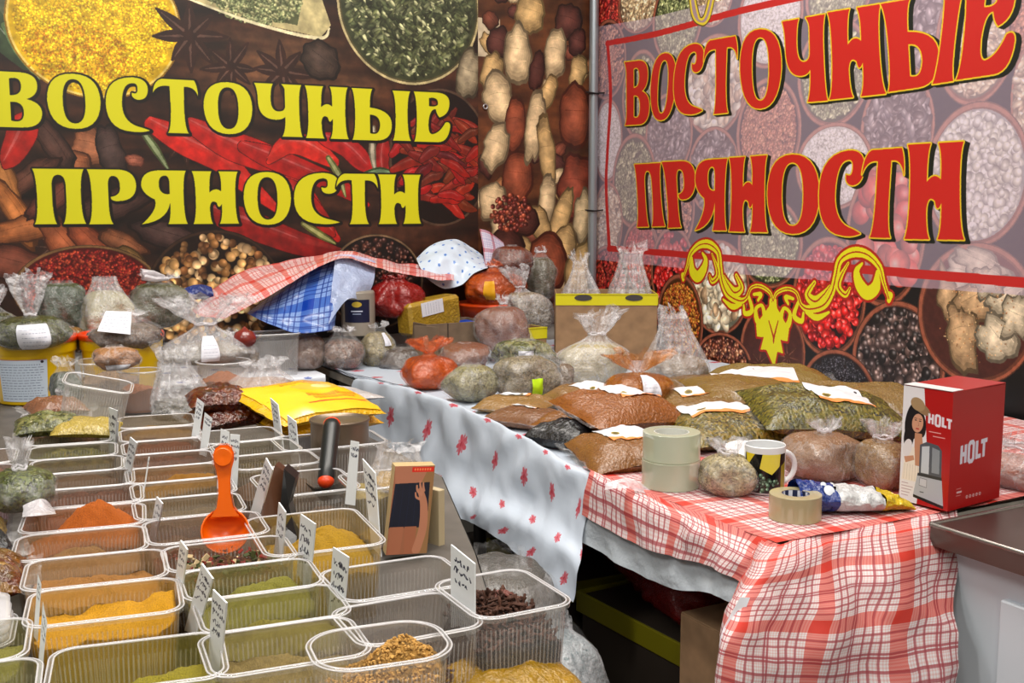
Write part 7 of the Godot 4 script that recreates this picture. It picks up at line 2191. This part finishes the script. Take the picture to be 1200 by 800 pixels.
	heap("cream powder in the tall tub behind the printed carton", lt, 0.13, 0.115, 0.105, -6, 0.85, 0.01, powder(Color(0.66, 0.58, 0.36)), {"taper": 0.94})
	bag("clear crumpled bag of yellow powder in the tub behind the printed carton", Vector3(0.721, 0.882, -1.740), 0.095, 0.084, 0.13, {"col": Color(0.78, 0.62, 0.25), "fill": 0.3, "neck": 0.9, "rn": 0.7, "flare": 0.7, "tie": false, "lump": 0.4, "film": "bag_milky"})
	build_carton_print()
	# small things at the left edge
	bag("clear tied bag of green herbs lying across the left tubs", Vector3(0.127, 0.912, -1.800), 0.094, 0.108, 0.12, {"col": Color(0.42, 0.45, 0.26), "tex": "herb", "scale": 20.0, "fill": 0.58, "neck": 0.62, "rn": 0.2, "flare": 0.38, "film": "bag"})
	var tt = tub("small clear tub lying tilted on the far left tubs", Vector3(0.316, 0.885, -2.470) + Vector3(0.0, 0.012, 0), 0.13, 0.09, 0.105, 0, {"turn": Vector3(0.12, -0.25, -0.22), "taper": 0.94})
	pouch("pale yellow sachet under the tilted tub", Vector3(0.298, 0.905, -2.384), 0.13, 0.1, 0.03, -14, Vector2(6, -4), {"col": Color(0.80, 0.70, 0.32), "seals": false})
	pouch("clear sachet of pale herb left of the yellow sachet", Vector3(0.231, 0.905, -2.430), 0.13, 0.1, 0.04, -6, Vector2(6, 0), {"col": Color(0.55, 0.54, 0.40), "tex": "herb", "seals": false})
	tub("clear tub under the brown sachet before the left bucket", Vector3(0.269, 0.900, -2.658) * Vector3(1, 0, 1) + Vector3(0, TOP + 0.002, 0), 0.14, 0.11, 0.095, -8)
	pouch("brown sachet below the left bucket", Vector3(0.269, 0.900, -2.658), 0.12, 0.1, 0.04, 10, Vector2(4, 0), {"col": Color(0.58, 0.38, 0.26)})
	bag("small twisted bag of pale spice in front of the left bucket", Vector3(0.294, 0.857, -2.750), 0.052, 0.086, 0.06, {"col": Color(0.68, 0.54, 0.34), "fill": 0.5, "neck": 0.6, "rn": 0.2, "flare": 0.5})
	# lids and crumpled things in the leftmost row
	for k in 3:
		var lid := MB.new()
		var rr := round_rect(48, 0.15, 0.115, 0.022)
		lid.grid(48, 3, func(u, v):
			var q: Vector2 = rr[int(round(u * 48)) % 48] * [1.0, 1.0, 0.93, 0.0][int(round(v * 3))]
			return Vector3(q.x, [0.0, 0.006, 0.006, 0.004][int(round(v * 3))], q.y), false)
		single("tub_lid", lid, M.tub_rim, ["lowest of three clear lids stacked by the left edge", "middle one of three clear lids stacked by the left edge", "topmost of three clear lids stacked by the left edge"][k], "lid", "stacked clear lids", "", Vector3(0.005, TOP + 0.08 + 0.009 * k, -1.402), deg_to_rad(-8 + k * 2))
	tub("clear tub holding the stack of lids at the left edge", Vector3(0.008, TOP + 0.002, -1.402), 0.145, 0.11, 0.076, -8)
	pouch("crumpled cellophane packet of yellow spice by the left edge", Vector3(0.03, TOP + 0.085, -1.525), 0.15, 0.12, 0.05, -8, Vector2(4, 0), {"col": Color(0.60, 0.48, 0.16), "tex": "mix", "scale": 7.0, "crinkle": 1.8})
	pouch("small black cellophane packet behind the yellow spice packet", Vector3(0.035, TOP + 0.09, -1.64), 0.13, 0.1, 0.045, 4, Vector2(4, 0), {"col": Color(0.12, 0.13, 0.15), "tex": "speck", "crinkle": 1.8})
	pouch("beige packet at the left edge behind the black packet", Vector3(0.03, TOP + 0.085, -1.745), 0.14, 0.1, 0.045, -6, Vector2(4, 0), {"col": Color(0.62, 0.52, 0.30), "tex": "grain", "crinkle": 1.5})
	var ps := sheet([[Vector3(0.123, 0.945, -1.700), Vector3(0.148, 0.952, -1.700), Vector3(0.163, 0.930, -1.720)], [Vector3(0.117, 0.939, -1.660), Vector3(0.138, 0.941, -1.650), Vector3(0.162, 0.935, -1.670)]], 10, 8, 0.012, 24.0, Vector2.ONE)
	single("plastic_scrap", ps, M.bag_thick, "lilac plastic scrap on the left rim of the orange heap", "plastic scrap")
	tub("empty clear tub turned on its side in the leftmost row", Vector3(0.0, TOP + 0.002, -1.86), 0.14, 0.112, 0.1, -8)
	# yellow packet at the very front
	pouch("yellow striped packet lying at the front edge before the clove tub", Vector3(0.575, 0.815, -1.053) + Vector3(0, 0, -0.01), 0.155, 0.12, 0.04, -2, Vector2(6, 0), {"col": Color(0.66, 0.50, 0.08), "tex": "soft", "crinkle": 1.5, "seals": false})


func build_carton_print():
	# carton printed with a waist in dark shorts and a hand
	var im := Image.create(220, 420, false, Image.FORMAT_RGBA8)
	im.fill(Color(0.58, 0.36, 0.25))
	im.fill_rect(Rect2i(150, 0, 70, 420), Color(0.55, 0.40, 0.25))
	poly(im, [PackedVector2Array([Vector2(0, 0), Vector2(190, 0), Vector2(150, 90), Vector2(10, 90)])], Color(0.66, 0.42, 0.32))
	im.fill_rect(Rect2i(96, 6, 120, 24), Color(0.80, 0.12, 0.05))
	for k in 7:
		im.fill_rect(Rect2i(108 + k * 14, 12, 8, 11), Color(0.9, 0.5, 0.3))
	poly(im, [PackedVector2Array([Vector2(10, 84), Vector2(200, 80), Vector2(206, 296), Vector2(0, 296)])], Color(0.03, 0.05, 0.13))
	for k in 5:
		brush(im, [Vector2(20 + k * 36, 100), Vector2(14 + k * 38, 286)], [2, 3, 2], Color(0.06, 0.09, 0.2))
	poly(im, [PackedVector2Array([Vector2(4, 290), Vector2(80, 290), Vector2(74, 420), Vector2(10, 420)])], Color(0.62, 0.38, 0.27))
	poly(im, [PackedVector2Array([Vector2(84, 290), Vector2(150, 290), Vector2(146, 420), Vector2(96, 420)])], Color(0.60, 0.36, 0.25))
	brush(im, [Vector2(152, 120), Vector2(178, 190), Vector2(184, 300), Vector2(160, 400)], [30, 40, 44, 46], Color(0.68, 0.45, 0.34))
	for q in [[[Vector2(160, 140), Vector2(136, 120), Vector2(130, 96)], 13], [[Vector2(164, 130), Vector2(150, 100), Vector2(146, 76)], 13], [[Vector2(150, 160), Vector2(132, 150), Vector2(126, 130)], 12], [[Vector2(172, 120), Vector2(166, 100), Vector2(164, 84)], 12]]:
		brush(im, q[0], [q[1], q[1] * 0.9, q[1] * 0.7], Color(0.70, 0.47, 0.36))
	var t = thing("printed_carton", "flat carton printed with dark shorts and a hand, right of the tubs", "carton", Vector3.ZERO)
	var tl := Vector3(0.679, 0.948, -1.655)
	var tr := Vector3(0.746, 0.944, -1.645)
	var brr := Vector3(0.716, 0.807, -1.615)
	var bl := Vector3(0.648, 0.811, -1.625)
	var back := Vector3(0.006, 0.0, -0.028)
	var f := MB.new()
	f.face(tl, tr, brr, bl)
	part("printed_front", f, textured(ImageTexture.create_from_image(im), 0.4), t, "front with printed shorts and hand")
	var s := MB.new()
	s.face(tr, tr + back, brr + back, brr)
	s.face(tl + back, tl, bl, bl + back)
	s.face(tl + back, tr + back, tr, tl)
	s.face(tr + back, tl + back, bl + back, brr + back)
	s.face(bl, brr, brr + back, bl + back)
	part("plain_sides", s, M_plain(Color(0.72, 0.62, 0.44), 0.6), t, "cream coloured plain sides")
	# white carton beside it
	var w := MB.new()
	w.box(Vector3.ZERO, Vector3(0.014, 0.105, 0.05), Basis(), 0.001)
	single("white_carton", w, M_plain(Color(0.74, 0.68, 0.55), 0.6), "plain pale carton standing right behind the printed one", "carton", "", "", Vector3(0.760, 0.790, -1.690) + Vector3(0.0, 0.052, 0), 0.3)


# ------------------------------------------------------------------ price tags
func scribble(seed_at: int, rows_n: int) -> ImageTexture:   # a card with hurried handwriting in dark ink, as unreadable as in the photograph
	var im := Image.create(80, 280, false, Image.FORMAT_RGBA8)
	im.fill(Color(0.90, 0.92, 0.93))
	var r := RandomNumberGenerator.new()
	r.seed = seed_at
	var y := 34.0
	for row in rows_n:
		var x := r.randf_range(6, 16)
		var stop := r.randf_range(52, 74)
		while x < stop:
			var pts := []
			for k in r.randi_range(3, 5):
				pts.append(Vector2(x + k * r.randf_range(1.5, 4.0), y + r.randf_range(-9, 9)))
			brush(im, pts, [3.0, 4.6, 2.6], Color(0.13, 0.15, 0.24))
			x += r.randf_range(8, 13)
		y += r.randf_range(26, 34)
	return ImageTexture.create_from_image(im)


func card(label: String, c: Array, variant: int):
	# corners tl, tr, br, bl
	var n: Vector3 = (c[1] - c[0]).cross(c[3] - c[0]).normalized() * 0.0009
	var m := MB.new()
	m.face(c[0] - n, c[1] - n, c[2] - n, c[3] - n)
	m.face(c[1] + n, c[0] + n, c[3] + n, c[2] + n)
	for i in 4:
		var j := (i + 1) % 4
		var i0 := m.v.size()
		for q in [c[i] - n, c[j] - n, c[j] + n, c[i] + n]:
			m.pt(q, Vector2(0.02, 0.97))
		m.quad(i0, i0 + 3, i0 + 2, i0 + 1)
	single("price_tag", m, T["tag%d" % (variant % 6)], label, "price tag", "handwritten price tags in the tubs")


func build_tags():
	for k in 6:
		T["tag%d" % k] = textured(scribble(40 + k, [4, 3, 4, 3, 2, 4][k]), 0.7)
	# tags stand along the right ends of the tubs, facing down the rows
	card("price tag at the far end of the left row, front one of a pair", [Vector3(0.335, 0.967, -2.323), Vector3(0.335, 0.978, -2.216), Vector3(0.335, 0.825, -2.320), Vector3(0.335, 0.815, -2.366)], 0)
	card("price tag at the far end of the left row, rear one of a pair", [Vector3(0.345, 0.934, -2.376), Vector3(0.345, 0.944, -2.278), Vector3(0.345, 0.806, -2.368), Vector3(0.345, 0.791, -2.450)], 1)
	card("slanted price tag left of the edge-on one in the left row", [Vector3(0.315, 0.977, -1.959), Vector3(0.315, 0.979, -1.893), Vector3(0.315, 0.864, -2.021), Vector3(0.315, 0.852, -2.087)], 2)
	card("thin tag seen edge-on just behind the orange heap", [Vector3(0.326, 0.961, -1.860), Vector3(0.328, 0.961, -1.860), Vector3(0.317, 0.902, -1.860), Vector3(0.315, 0.902, -1.860)], 4)
	card("price tag standing by the right end of the orange heap's tub", [Vector3(0.300, 0.946, -1.656), Vector3(0.300, 0.946, -1.612), Vector3(0.300, 0.841, -1.710), Vector3(0.300, 0.832, -1.761)], 3)
	card("price tag beside the dull brown powder, by mixed dried vegetables", [Vector3(0.272, 0.966, -1.357), Vector3(0.272, 0.965, -1.319), Vector3(0.272, 0.868, -1.379), Vector3(0.272, 0.854, -1.427)], 1)
	card("wide leaning price tag left of the grass green powder", [Vector3(0.268, 0.976, -1.225), Vector3(0.268, 0.974, -1.174), Vector3(0.268, 0.877, -1.266), Vector3(0.268, 0.860, -1.332)], 0)
	card("price tag between the two olive green tubs at the front", [Vector3(0.262, 0.971, -1.149), Vector3(0.262, 0.975, -1.091), Vector3(0.262, 0.869, -1.137), Vector3(0.262, 0.849, -1.194)], 2)
	card("plain faced price tag in front of the black scoop", [Vector3(0.432, 0.963, -1.479), Vector3(0.432, 0.957, -1.448), Vector3(0.432, 0.839, -1.482), Vector3(0.432, 0.831, -1.525)], 3)
	card("tall price tag right of the black scoop", [Vector3(0.440, 0.964, -1.405), Vector3(0.440, 0.966, -1.344), Vector3(0.440, 0.826, -1.389), Vector3(0.440, 0.807, -1.447)], 5)
	card("price tag at the corner of the tub with thin dark layer", [Vector3(0.430, 0.964, -1.247), Vector3(0.430, 0.967, -1.193), Vector3(0.430, 0.827, -1.234), Vector3(0.430, 0.808, -1.285)], 0)
	card("price tag in the clove tub, rightmost of all", [Vector3(0.545, 0.975, -1.157), Vector3(0.545, 0.970, -1.094), Vector3(0.545, 0.858, -1.095), Vector3(0.545, 0.853, -1.159)], 1)
	card("leaning price tag left of the black scoop's brown face", [Vector3(0.448, 1.001, -1.594), Vector3(0.448, 0.990, -1.560), Vector3(0.448, 0.888, -1.647), Vector3(0.448, 0.882, -1.701)], 2)
	card("price tag before the steel can, right of the dark-handled scoop", [Vector3(0.605, 0.998, -1.660), Vector3(0.619, 0.994, -1.660), Vector3(0.610, 0.890, -1.660), Vector3(0.593, 0.895, -1.660)], 4)
	card("price tag leaning left beside the cream powder tub", [Vector3(0.575, 0.999, -1.528), Vector3(0.575, 0.988, -1.477), Vector3(0.575, 0.868, -1.459), Vector3(0.575, 0.873, -1.496)], 0)
	card("price tag of the middle row, left one of the pair above the scoop", [Vector3(0.439, 1.003, -1.830), Vector3(0.453, 0.996, -1.830), Vector3(0.446, 0.895, -1.830), Vector3(0.429, 0.902, -1.830)], 1)
	card("price tag of the middle row, right one of the pair above the scoop", [Vector3(0.457, 0.990, -1.840), Vector3(0.473, 0.987, -1.840), Vector3(0.465, 0.891, -1.840), Vector3(0.448, 0.896, -1.840)], 2)
	card("price tag beside the brown cellophane packs, left one", [Vector3(0.490, 0.988, -2.230), Vector3(0.503, 0.976, -2.230), Vector3(0.488, 0.897, -2.230), Vector3(0.475, 0.905, -2.230)], 5)
	card("price tag beside the brown cellophane packs, right one", [Vector3(0.479, 0.978, -2.120), Vector3(0.493, 0.965, -2.120), Vector3(0.479, 0.891, -2.120), Vector3(0.466, 0.897, -2.120)], 4)
	card("slanted price tag in front of the yellow packets, left one", [Vector3(0.655, 0.965, -2.285), Vector3(0.655, 0.959, -2.230), Vector3(0.655, 0.868, -2.196), Vector3(0.655, 0.868, -2.250)], 5)
	card("slanted price tag in front of the yellow packets, right one", [Vector3(0.648, 0.953, -2.143), Vector3(0.648, 0.949, -2.087), Vector3(0.648, 0.841, -2.063), Vector3(0.648, 0.854, -2.122)], 3)
	card("narrow tag at the left edge, rear one of two", [Vector3(0.104, 0.968, -1.300), Vector3(0.107, 0.956, -1.300), Vector3(0.100, 0.890, -1.300), Vector3(0.096, 0.897, -1.300)], 1)
	card("narrow tag at the left edge, front one of two", [Vector3(0.101, 0.963, -1.220), Vector3(0.104, 0.939, -1.220), Vector3(0.094, 0.869, -1.220), Vector3(0.091, 0.875, -1.220)], 3)


# ------------------------------------------------------------------ things stored under the side table
func build_under_table():
	var t = thing("cardboard_carton", "tall brown carton standing under the checked cloth", "box", Vector3(1.500, 0.274, -1.969) * Vector3(1, 0, 1), 0.0)
	t.position = Vector3(1.28, 0.002, -1.67)
	for q in [["front_panel", Vector3(0.16, 0.29, 0.24), Vector3(0.32, 0.58, 0.004)], ["side_panel", Vector3(0.002, 0.29, 0.12), Vector3(0.004, 0.58, 0.236)], ["side_panel", Vector3(0.318, 0.29, 0.12), Vector3(0.004, 0.58, 0.236)], ["back_panel", Vector3(0.16, 0.29, 0.0), Vector3(0.32, 0.58, 0.004)], ["top_flap", Vector3(0.16, 0.582, 0.12), Vector3(0.32, 0.004, 0.24)]]:
		var m := MB.new()
		m.box(q[1], q[2], Basis(), 0.001)
		part(q[0], m, powder(Color(0.70, 0.56, 0.42), "soft", 4.0, 0.0, 0.85), t)
	for k in 2:
		var c = thing("storage_crate", ["dark crate with yellow-green rim under the table, front one", "dark crate with yellow-green rim under the table, rear one"][k], "crate", Vector3(1.33, 0.002, -2.12 - 0.46 * k), deg_to_rad(3 - 6 * k), "crates under the side table")
		var b := MB.new()
		b.box(Vector3(0.2, 0.235, 0.2), Vector3(0.4, 0.47, 0.4), Basis(), 0.01)
		part("body", b, M_plain(Color(0.22, 0.19, 0.16), 0.6), c)
		var y := MB.new()
		for q in [[Vector3(0.2, 0.45, 0.403), Vector3(0.415, 0.05, 0.008)], [Vector3(0.2, 0.45, -0.003), Vector3(0.415, 0.05, 0.008)], [Vector3(-0.003, 0.45, 0.2), Vector3(0.008, 0.05, 0.4)], [Vector3(0.403, 0.45, 0.2), Vector3(0.008, 0.05, 0.4)]]:
			y.box(q[0], q[1], Basis(), 0.002)
		part("rim", y, M_plain(Color(0.52, 0.50, 0.06), 0.45), c, "yellow-green rim")
	bag("dark red plastic bag on the front crate under the side table", Vector3(1.52, 0.474, -1.92), 0.36, 0.24, 0.36, {"col": Color(0.45, 0.08, 0.08), "fill": 0.8, "neck": 0.9, "rn": 0.4, "flare": 0.5, "tie": false, "lump": 0.4, "film": "bag_red"})
	bag("second dark red plastic bag deeper under the side table", Vector3(1.54, 0.474, -2.42), 0.34, 0.24, 0.34, {"col": Color(0.42, 0.09, 0.09), "fill": 0.8, "neck": 0.9, "rn": 0.4, "flare": 0.5, "tie": false, "lump": 0.4, "film": "bag_red"})
	bag("brownish red plastic bag on the floor before the crates", Vector3(1.13, 0.002, -1.66), 0.26, 0.42, 0.3, {"col": Color(0.46, 0.16, 0.14), "fill": 0.7, "neck": 0.9, "rn": 0.5, "flare": 0.5, "tie": false, "lump": 0.4, "film": "bag_red"})
	# grey sacks and a white bag between the tables
	bag("grey-brown sack on the floor between the two tables", Vector3(1.06, 0.002, -2.02), 0.36, 0.68, 0.4, {"col": Color(0.36, 0.33, 0.29), "fill": 0.9, "neck": 0.95, "rn": 0.3, "top": false, "tie": false, "round": 0.35, "lump": 0.25, "film": "bag", "name": "sack"})
	bag("pale blue-white plastic bag leaning on the grey-brown sack", Vector3(0.98, 0.002, -1.66), 0.22, 0.66, 0.3, {"col": Color(0.58, 0.64, 0.66), "fill": 0.9, "neck": 0.97, "rn": 0.3, "top": false, "tie": false, "round": 0.35, "lump": 0.3, "film": "bag_milky", "name": "plastic_bag"})
